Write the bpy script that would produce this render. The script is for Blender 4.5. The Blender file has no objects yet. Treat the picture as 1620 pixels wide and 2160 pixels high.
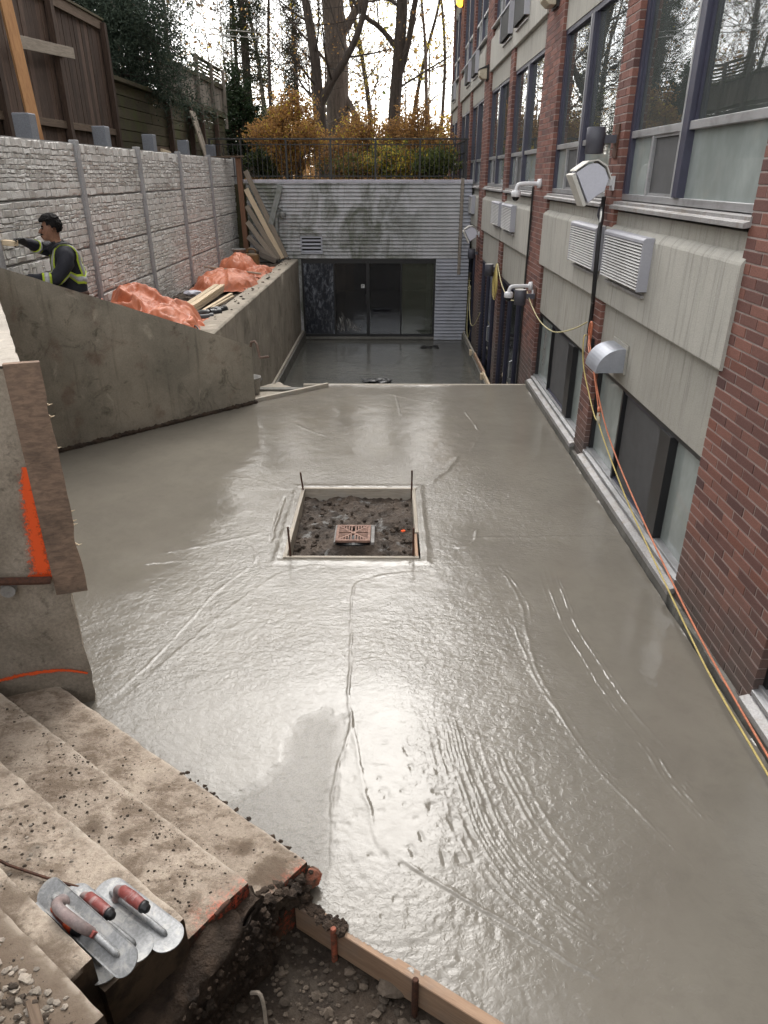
import bpy, bmesh, math, random
import numpy as np
from mathutils import Vector, Matrix, noise as mnoise
random.seed(7); rng = np.random.default_rng(7)
R = math.radians
sc = bpy.context.scene
C = sc.collection

# ------------------------------------------------------------------ camera, sky, sun, exposure
cam_d = bpy.data.cameras.new('camera'); cam = bpy.data.objects.new('camera', cam_d); C.objects.link(cam)
cam_d.sensor_fit = 'VERTICAL'; cam_d.sensor_height = 36.0; cam_d.lens = 36*1480/2160
cam_d.clip_start = 0.05; cam_d.clip_end = 2000
cam.location = (0, 0, 2.8); cam.rotation_euler = (R(90-25.63), 0, R(0.43))
sc.camera = cam
SUN_EL, SUN_AZ = 47.0, 3.0          # azimuth measured from +Y towards +X
w = bpy.data.worlds.new('World'); sc.world = w; w.use_nodes = True
nt = w.node_tree; nt.nodes.clear()
out = nt.nodes.new('ShaderNodeOutputWorld'); bg = nt.nodes.new('ShaderNodeBackground')
sky = nt.nodes.new('ShaderNodeTexSky'); sky.sky_type = 'NISHITA'; sky.sun_disc = False
sky.sun_elevation = R(SUN_EL); sky.sun_rotation = R(SUN_AZ); sky.dust_density = 1.5; sky.air_density = 1.2
bw = nt.nodes.new('ShaderNodeRGBToBW'); nt.links.new(sky.outputs[0], bw.inputs[0])
gray = nt.nodes.new('ShaderNodeMix'); gray.data_type = 'RGBA'; gray.blend_type = 'MULTIPLY'; gray.inputs[0].default_value = 1
nt.links.new(bw.outputs[0], gray.inputs[6]); gray.inputs[7].default_value = (1.70, 1.66, 1.60, 1)
mx = nt.nodes.new('ShaderNodeMix'); mx.data_type = 'RGBA'
tc = nt.nodes.new('ShaderNodeTexCoord'); nz = nt.nodes.new('ShaderNodeTexNoise')
nz.inputs['Scale'].default_value = 2.2; nz.inputs['Detail'].default_value = 6
nt.links.new(tc.outputs['Generated'], nz.inputs['Vector'])
rm = nt.nodes.new('ShaderNodeMapRange'); rm.inputs[1].default_value = .3; rm.inputs[2].default_value = .62
rm.inputs[3].default_value = .62; rm.inputs[4].default_value = 1.0
nt.links.new(nz.outputs[0], rm.inputs[0]); nt.links.new(rm.outputs[0], mx.inputs[0])
nt.links.new(sky.outputs[0], mx.inputs[6]); nt.links.new(gray.outputs[2], mx.inputs[7])
nt.links.new(mx.outputs[2], bg.inputs[0]); bg.inputs[1].default_value = 0.15
nt.links.new(bg.outputs[0], out.inputs[0])
sd = bpy.data.lights.new('sun', 'SUN'); sd.energy = .5; sd.angle = R(75); sd.color = (1, .95, .88)
sun = bpy.data.objects.new('sun', sd); C.objects.link(sun); sun.location = (0, 10, 30)
sun.rotation_euler = (R(-(90-SUN_EL)), 0, R(-SUN_AZ))
vs = sc.view_settings; vs.view_transform = 'Standard'; vs.look = 'None'; vs.gamma = 1; vs.exposure = 1.72
vs.use_curve_mapping = False

# ------------------------------------------------------------------ materials
def s2l(r, g, b):
    f = lambda c: (c/255/12.92) if c <= 10 else ((c/255+.055)/1.055)**2.4
    return (f(r), f(g), f(b))
MATS = {}
class NB:
    """small node helper around one material"""
    def __init__(s, name):
        s.m = bpy.data.materials.new(name); s.m.use_nodes = True; s.t = s.m.node_tree
        s.b = s.t.nodes['Principled BSDF']; s.o = s.t.nodes['Material Output']; MATS[name] = s.m
    def n(s, typ, **kw):
        x = s.t.nodes.new(typ)
        for k, v in kw.items(): setattr(x, k, v)
        return x
    def l(s, a, b): s.t.links.new(a, b)
    def coord(s, kind='pos', scale=(1, 1, 1)):
        if kind == 'pos': src = s.n('ShaderNodeNewGeometry').outputs['Position']
        else: src = s.n('ShaderNodeTexCoord').outputs['Object']
        mp = s.n('ShaderNodeMapping'); mp.inputs['Scale'].default_value = scale
        s.l(src, mp.inputs[0]); return mp.outputs[0]
    def noise(s, vec, scale, detail=6, rough=.6, dist=0):
        x = s.n('ShaderNodeTexNoise'); x.inputs['Scale'].default_value = scale; x.inputs['Detail'].default_value = detail
        x.inputs['Roughness'].default_value = rough; x.inputs['Distortion'].default_value = dist
        s.l(vec, x.inputs['Vector']); return x.outputs[0]
    def ramp(s, v, a, b, lo=0., hi=1.):
        x = s.n('ShaderNodeMapRange'); x.interpolation_type = 'SMOOTHSTEP'
        for i, q in zip((1, 2, 3, 4), (a, b, lo, hi)): x.inputs[i].default_value = q
        s.l(v, x.inputs[0]); return x.outputs[0]
    def mix(s, fac, a, b, mode='MIX'):
        x = s.n('ShaderNodeMix', data_type='RGBA', blend_type=mode)
        for i, q in ((0, fac), (6, a), (7, b)):
            if isinstance(q, (int, float)): x.inputs[i].default_value = q
            elif isinstance(q, tuple): x.inputs[i].default_value = (*q, 1) if len(q) == 3 else q
            else: s.l(q, x.inputs[i])
        return x.outputs[2]
    def math(s, op, a, b=0.):
        x = s.n('ShaderNodeMath', operation=op)
        for i, q in ((0, a), (1, b)):
            if isinstance(q, (int, float)): x.inputs[i].default_value = q
            else: s.l(q, x.inputs[i])
        return x.outputs[0]
    def bump(s, h, strength=.3, dist=.01, normal=None):
        x = s.n('ShaderNodeBump'); x.inputs['Strength'].default_value = strength; x.inputs['Distance'].default_value = dist
        s.l(h, x.inputs['Height'])
        if normal is not None: s.l(normal, x.inputs['Normal'])
        return x.outputs[0]
    def piece(s):
        a = s.n('ShaderNodeObjectInfo').outputs['Random']; b = s.n('ShaderNodeNewGeometry').outputs['Random Per Island']
        return s.math('FRACT', s.math('ADD', a, b))
    def out(s, col, rough=.8, normal=None, metal=0, spec=.5):
        for k, v in (('Base Color', col), ('Roughness', rough), ('Metallic', metal), ('Specular IOR Level', spec)):
            if isinstance(v, (int, float)): s.b.inputs[k].default_value = v
            elif isinstance(v, tuple): s.b.inputs[k].default_value = (*v, 1)
            else: s.l(v, s.b.inputs[k])
        if normal is not None: s.l(normal, s.b.inputs['Normal'])
        return s.m

def simple(name, c1, c2=None, scale=6, rough=.75, bump=.25, bscale=90, bdist=.004, metal=0, kind='pos', stretch=(1, 1, 1),
           vary=0., stain=None, sscale=2., samt=.6, sth=(.5, .65), fine=.25, spec=.5):
    N = NB(name); v = N.coord(kind, stretch)
    c2 = c2 or tuple(x*.7 for x in c1)
    col = N.mix(N.ramp(N.noise(v, scale), .3, .7), c1, c2)
    f = N.noise(v, bscale, 5, .7)
    if fine: col = N.mix(fine, col, N.mix(N.ramp(f, .35, .65), (.35, .35, .35), (1.5, 1.5, 1.5)), 'MULTIPLY')
    if vary:
        p = N.piece()
        col = N.mix(1., col, N.mix(p, tuple([1-vary]*3), tuple([1+vary]*3)), 'MULTIPLY')
    if stain:
        st = N.ramp(N.noise(N.coord('pos'), sscale, 8, .65, .6), *sth, 0, samt)
        col = N.mix(st, col, stain)
    nrm = N.bump(f, bump, bdist) if bump else None
    return N.out(col, rough, nrm, metal, spec)

simple('soil', (.085, .062, .045), (.035, .026, .02), 3, .95, .8, 60, .02, stain=(.14, .115, .09), sscale=5)
simple('garden_soil', (.08, .065, .04), (.05, .06, .025), .8, .95, .6, 20, .03)
simple('dirt_cut', (.085, .055, .036), (.035, .023, .016), 9, .95, 1., 26, .05, stain=(.10, .075, .055), sscale=3, samt=.5)
simple('mortar', (.38, .31, .285), (.30, .245, .225), 9, .9, .4, 150, .003)
def brick_mat():
    N = NB('brick'); v = N.coord('pos'); p = N.piece()
    col = N.mix(N.ramp(p, 0, 1), (.225, .105, .082), (.135, .066, .057))
    p2 = N.math('FRACT', N.math('MULTIPLY', p, 7.31))
    col = N.mix(N.ramp(p2, .8, 1, 0, .55), col, (.215, .082, .055))
    p3 = N.math('FRACT', N.math('MULTIPLY', p, 13.7))
    col = N.mix(N.ramp(p3, .75, 1, 0, .7), col, (.075, .045, .045))
    f = N.noise(v, 160, 6, .75)
    col = N.mix(.5, col, N.mix(N.ramp(f, .3, .7), (.4, .4, .4), (1.55, 1.5, 1.5)), 'MULTIPLY')
    # splashed cement and efflorescence, low on the wall and in runs
    run = N.noise(N.coord('pos', (1, 22, 1.6)), 1.5, 5, .7)
    col = N.mix(N.ramp(run, .64, .78, 0, .35), col, (.38, .32, .30))
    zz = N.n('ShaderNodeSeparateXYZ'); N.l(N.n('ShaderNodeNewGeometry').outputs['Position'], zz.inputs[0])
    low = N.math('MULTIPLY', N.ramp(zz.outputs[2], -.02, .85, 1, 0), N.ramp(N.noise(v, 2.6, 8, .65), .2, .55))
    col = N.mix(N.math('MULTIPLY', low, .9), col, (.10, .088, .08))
    return N.out(col, .88, N.bump(f, .55, .004), 0, .35)
brick_mat()
def stucco_mat(name, c):
    N = NB(name); v = N.coord('pos')
    col = N.mix(N.ramp(N.noise(v, 1.3, 6), .3, .7), c, tuple(x*.86 for x in c))
    run = N.noise(N.coord('pos', (1, 9, .55)), 2.2, 6, .65)
    col = N.mix(N.ramp(run, .48, .72, 0, .62), col, tuple(x*.48 for x in c))
    run2 = N.noise(N.coord('pos', (1, 5, .35)), 3.3, 6, .65)
    col = N.mix(N.ramp(run2, .6, .75, 0, .4), col, (c[0]*.5, c[1]*.56, c[2]*.42))
    f = N.noise(v, 130, 4, .7)
    col = N.mix(.22, col, N.mix(N.ramp(f, .3, .7), (.5, .5, .5), (1.4, 1.4, 1.4)), 'MULTIPLY')
    return N.out(col, .92, N.bump(f, .55, .006), 0, .3)
stucco_mat('stucco', (.44, .425, .385)); stucco_mat('stucco_recess', (.40, .385, .345))
def concrete_mat(name, c1, c2, dark, stain=None, rough=.85, sc1=1.6):
    N = NB(name); v = N.coord('pos')
    col = N.mix(N.ramp(N.noise(v, sc1, 8, .65, .3), .32, .68), c1, c2)
    run = N.noise(N.coord('pos', (6, 6, .5)), 2.0, 6, .6)
    col = N.mix(N.ramp(run, .52, .75, 0, .5), col, dark)
    bl = N.noise(v, 3.2, 10, .74, 1.1); col = N.mix(N.ramp(bl, .52, .68, 0, .75), col, dark)
    if stain: col = N.mix(N.ramp(N.noise(N.coord('pos', (1.1, 1, 1)), 2.7, 7, .6), .56, .72, 0, .5), col, stain)
    lt = N.noise(N.coord('pos', (1, 1, .7)), 3.1, 9, .7, 1.0); col = N.mix(N.ramp(lt, .58, .70, 0, .5), col, tuple(x*1.5 for x in c1))
    f = N.noise(v, 70, 6, .72)
    col = N.mix(.3, col, N.mix(N.ramp(f, .3, .7), (.55, .55, .55), (1.35, 1.35, 1.35)), 'MULTIPLY')
    return N.out(col, rough, N.bump(f, .45, .005), 0, .35)
concrete_mat('wall_concrete', (.38, .335, .27), (.235, .215, .175), (.10, .092, .07), (.16, .085, .062), .85, 1.1)
concrete_mat('planter_concrete', (.40, .35, .285), (.28, .25, .205), (.15, .13, .10))
concrete_mat('sunlit_top_concrete', (.42, .38, .33), (.32, .29, .25), (.2, .17, .14))
concrete_mat('kerb_concrete', (.22, .21, .19), (.14, .135, .12), (.07, .065, .055), (.08, .10, .05))
def paint_wall():
    # near wall: old rough concrete with sprayed orange marks
    N = NB('wall_concrete_dirty'); v = N.coord('pos')
    col = N.mix(N.ramp(N.noise(v, 2, 8, .65, .3), .32, .68), (.34, .29, .235), (.20, .17, .135))
    col = N.mix(N.ramp(N.noise(v, 9, 8, .7), .55, .7, 0, .6), col, (.05, .042, .033))
    f = N.noise(v, 60, 6, .72)
    col = N.mix(.4, col, N.mix(N.ramp(f, .3, .7), (.5, .5, .5), (1.4, 1.4, 1.4)), 'MULTIPLY')
    return N.out(col, .9, N.bump(f, .6, .008), 0, .3)
paint_wall()
def step_mat():
    N = NB('step_concrete'); v = N.coord('pos')
    col = N.mix(N.ramp(N.noise(v, 3, 8, .65), .3, .7), (.46, .385, .31), (.33, .27, .215))
    col = N.mix(N.ramp(N.noise(N.coord('pos', (1, 1.6, 1)), 5.5, 10, .76, .25), .44, .62, 0, .85), col, (.165, .122, .088))
    col = N.mix(N.ramp(N.noise(v, 2.3, 6, .6), .6, .68, 0, .55), col, (.15, .125, .10))
    col = N.mix(N.ramp(N.noise(v, 38, 6, .7), .58, .68, 0, .75), col, (.075, .056, .042))
    f = N.noise(v, 90, 6, .75)
    col = N.mix(.4, col, N.mix(N.ramp(f, .3, .7), (.5, .5, .5), (1.4, 1.4, 1.4)), 'MULTIPLY')
    gm = N.n('ShaderNodeNewGeometry'); sx = N.n('ShaderNodeSeparateXYZ'); N.l(gm.outputs['True Normal'], sx.inputs[0])
    dt = N.n('ShaderNodeAttribute', attribute_name='dirt').outputs['Fac']
    col = N.mix(N.ramp(N.math('ADD', dt, N.math('MULTIPLY', N.math('SUBTRACT', N.noise(v, 11, 9, .72, .6), .5), 1.3)), .35, .75, 0, .85), col, (.135, .10, .072))
    ns = N.n('ShaderNodeAttribute', attribute_name='nose').outputs['Fac']
    col = N.mix(N.math('MULTIPLY', ns, N.ramp(N.noise(v, 20, 6), .35, .6, .1, .7)), col, (.55, .48, .40))
    side = N.ramp(sx.outputs[2], .2, .6, 1, 0)          # broken vertical sides, coloured darker brown
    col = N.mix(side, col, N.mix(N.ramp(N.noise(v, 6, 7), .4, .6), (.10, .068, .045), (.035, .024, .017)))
    at = N.n('ShaderNodeAttribute', attribute_name='paint')
    pm = N.math('MULTIPLY', at.outputs['Fac'], N.ramp(N.noise(v, 45, 8, .8), .46, .6))
    col = N.mix(pm, col, (.82, .11, .05))
    h = N.math('ADD', f, N.math('MULTIPLY', N.noise(v, 14, 6), 1.5))
    return N.out(col, .92, N.bump(h, .6, .008), 0, .3)
step_mat()
def wet_mat(name, c1, c2, base_rough):
    N = NB(name); v = N.coord('pos')
    col = N.mix(N.ramp(N.noise(v, 1.1, 6, .6), .3, .7), c1, c2)
    col = N.mix(N.ramp(N.noise(v, 6, 8, .7, .5), .45, .7, 0, .22), col, tuple(x*.72 for x in c2))
    wr = N.n('ShaderNodeAttribute', attribute_name='wear').outputs['Fac']
    gr = N.noise(v, 130, 5, .8)
    col = N.mix(N.math('MULTIPLY', wr, N.ramp(gr, .45, .6, .0, .4)), col, (.08, .075, .07))
    rp = N.n('ShaderNodeAttribute', attribute_name='ripple').outputs['Fac']
    n1 = N.noise(N.coord('pos', (1, 1.25, 1)), 27, 4, .55, .6); n2 = N.noise(v, 105, 4, .6); n3 = N.noise(v, 9, 3, .5)
    h = N.math('ADD', N.math('MULTIPLY', n1, N.math('MULTIPLY', rp, .9)), N.math('MULTIPLY', n2, N.math('MULTIPLY', rp, .12)))
    h = N.math('ADD', h, N.math('MULTIPLY', n3, .5)); pit = N.ramp(N.noise(v, 85, 2, .5), .60, .72); h = N.math('SUBTRACT', h, N.math('MULTIPLY', N.math('MULTIPLY', pit, rp), .16))
    h = N.math('ADD', h, N.math('MULTIPLY', N.math('MULTIPLY', gr, wr), .32))
    rr = N.ramp(N.noise(v, 2.6, 6, .65), .35, .7, base_rough, base_rough+.11)
    rr = N.math('ADD', rr, N.math('MULTIPLY', wr, .07))
    N.b.inputs['IOR'].default_value = 1.46
    return N.out(col, rr, N.bump(h, .5, .010), 0, .5)
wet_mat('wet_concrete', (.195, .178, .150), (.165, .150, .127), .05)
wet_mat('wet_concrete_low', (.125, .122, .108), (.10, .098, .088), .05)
simple('fence_stone', (.68, .665, .64), (.60, .585, .565), 2.2, .9, .5, 75, .006, vary=.07, stain=(.36, .335, .305), sscale=.7, samt=.5, fine=.18)
simple('fence_panel', (.36, .35, .34), (.28, .27, .265), 4, .95, .4, 90, .004)
simple('fence_post_concrete', (.36, .36, .37), (.30, .30, .31), 3, .85, .4, 90, .003)
simple('grey_post', (.21, .225, .255), (.18, .19, .22), 4, .6, .2, 60, .002)
def wood(name, c1, c2, vary=.25, rough=.8, grain=1., stain=None, samt=.5, sscale=2.):
    N = NB(name)
    v = N.coord('obj', (1.2, 14, 14)); p = N.piece()
    off = N.n('ShaderNodeVectorMath', operation='ADD'); N.l(v, off.inputs[0])
    cx = N.n('ShaderNodeCombineXYZ'); N.l(N.math('MULTIPLY', p, 37.), cx.inputs[0]); N.l(cx.outputs[0], off.inputs[1])
    g = N.noise(off.outputs[0], 4, 6, .65, .8)
    col = N.mix(N.ramp(g, .3, .7), c1, c2)
    col = N.mix(1., col, N.mix(p, tuple([1-vary]*3), tuple([1+vary]*3)), 'MULTIPLY')
    k = N.noise(off.outputs[0], 17, 3, .6); col = N.mix(N.ramp(k, .62, .75, 0, .5*grain), col, tuple(x*.35 for x in c2))
    if stain: col = N.mix(N.ramp(N.noise(N.coord('pos'), sscale, 7, .65), .45, .68, 0, samt), col, stain)
    return N.out(col, rough, N.bump(g, .35*grain, .004), 0, .3)
wood('fence_wood', (.115, .075, .055), (.055, .036, .028), .35, .88, 1.2)
wood('fence_rail_wood', (.20, .145, .105), (.12, .085, .06), .2, .88, 1)
wood('mossy_wood', (.10, .08, .05), (.06, .052, .032), .3, .9, 1, (.075, .088, .026), .75)
wood('grey_wood', (.30, .26, .22), (.19, .165, .14), .25, .88, 1)
wood('old_plank', (.36, .31, .25), (.24, .20, .16), .22, .85, 1)
wood('new_lumber', (.66, .55, .40), (.55, .43, .29), .1, .75, .6)
wood('form_board', (.46, .31, .21), (.33, .21, .14), .12, .75, .9, (.22, .20, .18), .4, 5.)
wood('form_board_grey', (.47, .42, .35), (.33, .29, .24), .15, .85, .8, (.42, .40, .37), .5, 6.)
wood('orange_lumber', (.50, .27, .12), (.36, .18, .08), .1, .7, .8)
simple('frame_metal', (.045, .045, .075), (.035, .035, .058), 5, .45, .1, 60, .001, vary=0, spec=.5, fine=.06)
simple('black_frame', (.018, .018, .02), (.012, .012, .013), 5, .4, .05, 60, .001, fine=.06)
simple('alu', (.42, .42, .43), (.33, .33, .34), 3, .42, .12, 80, .001, metal=.55, stain=(.2, .19, .18), sscale=6, samt=.4, fine=.06)
simple('sill_metal', (.40, .39, .39), (.30, .29, .29), 3, .5, .15, 80, .001, metal=.35, stain=(.24, .20, .16), sscale=9, samt=.6)
simple('louvre_white', (.62, .61, .60), (.55, .54, .53), 3, .5, .05, 80, .001, stain=(.4, .36, .32), sscale=7, samt=.3, fine=.06)
simple('louvre_side', (.38, .38, .42), (.34, .34, .38), 3, .5, .05, 80, .001, fine=.06)
simple('grille_dark', (.012, .012, .013), (.02, .02, .02), 30, .7, .3, 90, .003)
simple('screen_mesh', (.085, .085, .088), (.07, .07, .072), 6, .75, .3, 400, .001)
simple('room_dark', (.14, .14, .135), (.10, .10, .10), 2, .9, 0)
simple('curtain', (.62, .63, .61), (.54, .55, .54), 2, .95, .1, 50, .002)
def siding_mat():
    N = NB('siding'); v = N.coord('pos'); col = N.mix(N.ramp(N.noise(v, 1.2, 5), .3, .7), (.52, .52, .535), (.45, .45, .465))
    g = N.n('ShaderNodeSeparateXYZ'); N.l(N.n('ShaderNodeNewGeometry').outputs['Position'], g.inputs[0])
    left = N.ramp(g.outputs[0], -.2, 1.4, 1, .25)        # the damp, mossy side of the wall
    st = N.noise(N.coord('pos', (1.5, 1, .9)), 1.5, 9, .7, .7)
    col = N.mix(N.math('MULTIPLY', N.ramp(st, .38, .64, 0, .85), left), col, (.105, .115, .075))
    st2 = N.noise(N.coord('pos', (9, 1, 1.2)), 1.5, 6, .7); col = N.mix(N.math('MULTIPLY', N.ramp(st2, .54, .70, 0, .35), left), col, (.07, .075, .055))
    st3 = N.noise(N.coord('pos', (1.4, 1, 6)), 2.5, 7, .7); col = N.mix(N.ramp(st3, .55, .72, 0, .4), col, (.13, .13, .115))
    return N.out(col, .6, N.bump(N.noise(v, 60), .1, .001), 0, .4)
siding_mat()
simple('siding_clean', (.40, .41, .455), (.36, .37, .415), 2, .55, .15, 60, .001, vary=.04, stain=(.2, .2, .2), sscale=2, samt=.35, fine=.06)
simple('flashing', (.52, .50, .56), (.42, .41, .46), 4, .55, .1, 60, .001, stain=(.2, .19, .18), sscale=5, samt=.5)
simple('downpipe', (.27, .28, .28), (.2, .21, .2), 4, .55, .15, 60, .001, stain=(.09, .10, .07), sscale=5, samt=.6)
simple('iron_black', (.012, .012, .013), (.02, .018, .016), 8, .5, .2, 60, .001, fine=.06)
simple('lamp_grey', (.085, .085, .105), (.07, .07, .088), 6, .5, .1, 60, .001, fine=.06)
simple('lamp_top', (.55, .54, .53), (.4, .39, .38), 6, .6, .1, 60, .001)
simple('white_plastic', (.72, .72, .74), (.66, .66, .68), 3, .4, .05, 60, .001, fine=.06)
simple('flood_shell', (.60, .60, .67), (.55, .55, .62), 3, .45, .05, 60, .001, fine=.06)
simple('flood_trim', (.62, .60, .55), (.5, .48, .44), 3, .5, .05, 60, .001, fine=.06)
simple('black_plastic', (.02, .02, .022), (.014, .014, .015), 5, .35, .05, 60, .001)
simple('smoked_dome', (.006, .006, .007), (.006, .006, .007), 5, .06, 0, 60)
simple('galvanised', (.44, .46, .51), (.36, .38, .43), 6, .42, .1, 60, .001, metal=.5, fine=.06)
simple('lens_cream', (.50, .45, .34), (.42, .37, .28), 6, .45, .1, 60, .001)
simple('cord_yellow', (.56, .44, .15), (.46, .36, .12), 20, .55, 0)
simple('cord_pale', (.58, .52, .30), (.5, .44, .22), 20, .6, 0)
simple('cord_orange', (.62, .20, .10), (.50, .16, .08), 20, .5, 0)
simple('rust', (.10, .04, .022), (.05, .024, .016), 60, .85, .5, 150, .002)
simple('grate_iron', (.34, .21, .16), (.20, .12, .095), 25, .8, .4, 120, .002)
simple('grate_frame', (.30, .29, .28), (.2, .19, .18), 15, .8, .3, 120, .002)
simple('gravel_stone', (.165, .13, .10), (.095, .075, .058), 8, .92, .6, 90, .005, vary=.4)
simple('rubble_stone', (.34, .29, .24), (.22, .19, .155), 8, .92, .6, 70, .005, vary=.3)
simple('clod', (.075, .055, .04), (.04, .03, .022), 20, .95, .8, 90, .006, vary=.3)
simple('ground_mud', (.10, .072, .052), (.042, .032, .025), 5, .75, 1., 45, .02, stain=(.30, .30, .29), sscale=6, samt=.8, sth=(.55, .68))
simple('trowel_steel', (.34, .345, .35), (.24, .245, .25), 12, .5, .3, 90, .002, metal=.25, kind='obj', stain=(.45, .44, .42), sscale=18, samt=.85)
simple('trowel_grip', (.26, .055, .045), (.19, .045, .04), 10, .55, .2, 90, .002, kind='obj', stain=(.38, .30, .29), sscale=22, samt=.6)
simple('trowel_neck', (.26, .19, .18), (.20, .17, .165), 14, .6, .3, 80, .002, kind='obj')
simple('grip_bright', (.62, .10, .03), (.5, .07, .03), 10, .5, .2, 90, .002)
simple('bark_dark', (.11, .085, .07), (.05, .04, .034), 5, .95, .9, 30, .03, stretch=(3, 3, .6))
simple('bark_grey', (.21, .17, .14), (.12, .095, .08), 5, .95, .9, 25, .03, stretch=(3, 3, .6))
simple('twig_brown', (.10, .07, .05), (.06, .04, .03), 5, .95, .3, 30, .01)
def leaf(name, c1, c2, trans=.35, rough=.6):
    N = NB(name); p = N.piece(); col = N.mix(p, c1, c2)
    N.b.inputs['Base Color'].default_value = (*c1, 1); N.l(col, N.b.inputs['Base Color']); N.b.inputs['Roughness'].default_value = rough
    N.b.inputs['Specular IOR Level'].default_value = .2
    t = N.n('ShaderNodeBsdfTranslucent'); N.l(col, t.inputs[0]); ms = N.n('ShaderNodeMixShader'); ms.inputs[0].default_value = trans
    N.l(N.b.outputs[0], ms.inputs[1]); N.l(t.outputs[0], ms.inputs[2]); N.l(ms.outputs[0], N.o.inputs[0])
leaf('needles', (.028, .045, .034), (.075, .098, .068), .25)
leaf('evergreen', (.02, .035, .018), (.06, .08, .04), .2)
leaf('leaf_yellow', (.75, .58, .08), (.48, .40, .08), .5)
leaf('leaf_amber', (.58, .34, .11), (.36, .20, .08), .45)
leaf('leaf_rust', (.40, .23, .09), (.22, .12, .055), .4)
leaf('leaf_green', (.085, .12, .035), (.19, .20, .06), .4)
leaf('ivy', (.02, .04, .018), (.05, .075, .035), .2, .4)
def tarp_mat():
    N = NB('tarp_orange'); v = N.coord('pos')
    f = N.noise(v, 7, 6, .6, 1.2)
    col = N.mix(N.ramp(N.noise(v, 2.5, 6), .35, .7), (.56, .165, .07), (.44, .13, .062))
    col = N.mix(N.ramp(N.noise(v, 5, 8, .7), .55, .7, 0, .55), col, (.25, .12, .075))
    N.b.inputs['Sheen Weight'].default_value = .1
    return N.out(col, .5, N.bump(f, .6, .03), 0, .4)
tarp_mat()
def glass_mat(name, dust, dcol=(.30, .32, .31), tint=(.75, .8, .78)):
    N = NB(name); v = N.coord('pos')
    tr = N.n('ShaderNodeBsdfTransparent'); tr.inputs[0].default_value = (*tint, 1)
    df = N.n('ShaderNodeBsdfDiffuse'); df.inputs[0].default_value = (*dcol, 1)
    gl = N.n('ShaderNodeBsdfGlossy'); gl.inputs['Roughness'].default_value = .012; gl.inputs[0].default_value = (.95, .97, 1, 1)
    wv = N.noise(v, 1.4, 2, .4); bm = N.bump(wv, .08, .02); N.l(bm, gl.inputs['Normal'])
    fr = N.n('ShaderNodeFresnel'); fr.inputs['IOR'].default_value = 1.62
    d = N.ramp(N.noise(N.coord('pos', (1, 1, .6)), 2.2, 8, .65), .3, .75, dust*.75, dust*1.12)
    m1 = N.n('ShaderNodeMixShader'); N.l(d, m1.inputs[0]); N.l(tr.outputs[0], m1.inputs[1]); N.l(df.outputs[0], m1.inputs[2])
    m2 = N.n('ShaderNodeMixShader'); N.l(fr.outputs[0], m2.inputs[0]); N.l(m1.outputs[0], m2.inputs[1]); N.l(gl.outputs[0], m2.inputs[2])
    N.l(m2.outputs[0], N.o.inputs[0])
glass_mat('glass', .26, (.27, .30, .29)); glass_mat('glass_dusty', .85, (.36, .40, .385)); glass_mat('glass_dark', .10, (.10, .10, .12), (.35, .36, .4))
def splatter_glass():
    N = NB('glass_splattered'); v = N.coord('pos')
    a = N.ramp(N.noise(N.coord('pos', (1.6, 1, .7)), 9, 9, .75, .5), .40, .72); b = N.ramp(N.noise(N.coord('pos', (1.4, 1, .4)), 2.2, 5), .33, .68)
    col = N.mix(N.math('MULTIPLY', a, b), (.022, .025, .034), (.22, .24, .28))
    return N.out(col, N.math('ADD', N.math('MULTIPLY', a, .5), .06), None, 0, .6)
splatter_glass()
def paint():
    N = NB('orange_paint'); v = N.coord('pos'); at = N.n('ShaderNodeAttribute', attribute_name='edge').outputs['Fac']
    al = N.ramp(N.math('ADD', at, N.math('MULTIPLY', N.math('SUBTRACT', N.noise(v, 38, 8, .82), .5), 2.6)), .25, .85, 1, 0)
    N.l(al, N.b.inputs['Alpha']); return N.out((.78, .10, .022), .75, None, 0, .3)
paint()
N = NB('amber_lamp'); N.b.inputs['Emission Color'].default_value = (1, .42, .02, 1); N.b.inputs['Emission Strength'].default_value = 2.2; N.out((.8, .4, .05), .4)
simple('jacket', (.010, .011, .018), (.016, .017, .025), 14, .8, .5, 30, .01)
simple('skin', (.28, .145, .095), (.23, .115, .075), 8, .55, .1, 60, .001)
simple('hair', (.006, .005, .005), (.010, .009, .009), 30, .8, .8, 140, .006, spec=.15)
simple('glove', (.012, .012, .013), (.02, .02, .02), 20, .7, .4, 60, .004)
simple('lime_tape', (.52, .66, .05), (.46, .60, .04), 10, .6, .1, 60, .001)
simple('silver_tape', (.42, .42, .43), (.36, .36, .37), 10, .45, .1, 60, .001)
simple('trousers', (.02, .02, .026), (.014, .014, .018), 14, .85, .4, 30, .01)
simple('boot', (.08, .055, .035), (.05, .035, .022), 14, .7, .4, 60, .004)
simple('belt_brown', (.10, .05, .035), (.07, .035, .025), 14, .6, .3, 60, .004)
simple('jug_brown', (.16, .10, .035), (.11, .07, .025), 14, .5, .2, 60, .002)
simple('bucket_grey', (.36, .35, .33), (.26, .25, .235), 9, .7, .3, 60, .003)
simple('house_brick', (.20, .095, .065), (.15, .07, .05), 3, .9, .3, 30, .01)
simple('roof_shingle', (.06, .055, .055), (.04, .038, .038), 8, .9, .5, 30, .01)
simple('white_trim', (.6, .6, .58), (.5, .5, .48), 4, .6, .05, 60, .001)
glass_mat('glass_dusty_dark', .30, (.15, .16, .12), (.5, .52, .5))
M = MATS
simple('bent_rust', (.20, .13, .10), (.12, .08, .06), 40, .7, .3, 100, .002)
simple('painted_stake', (.48, .13, .07), (.12, .06, .04), 30, .8, .4, 80, .003)
simple('painted_lump', (.55, .16, .09), (.10, .07, .05), 16, .9, .8, 60, .01)
wood('corner_wood', (.27, .185, .135), (.15, .105, .08), .1, .85, 1.2, (.085, .066, .052), .75, 3.)
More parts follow.
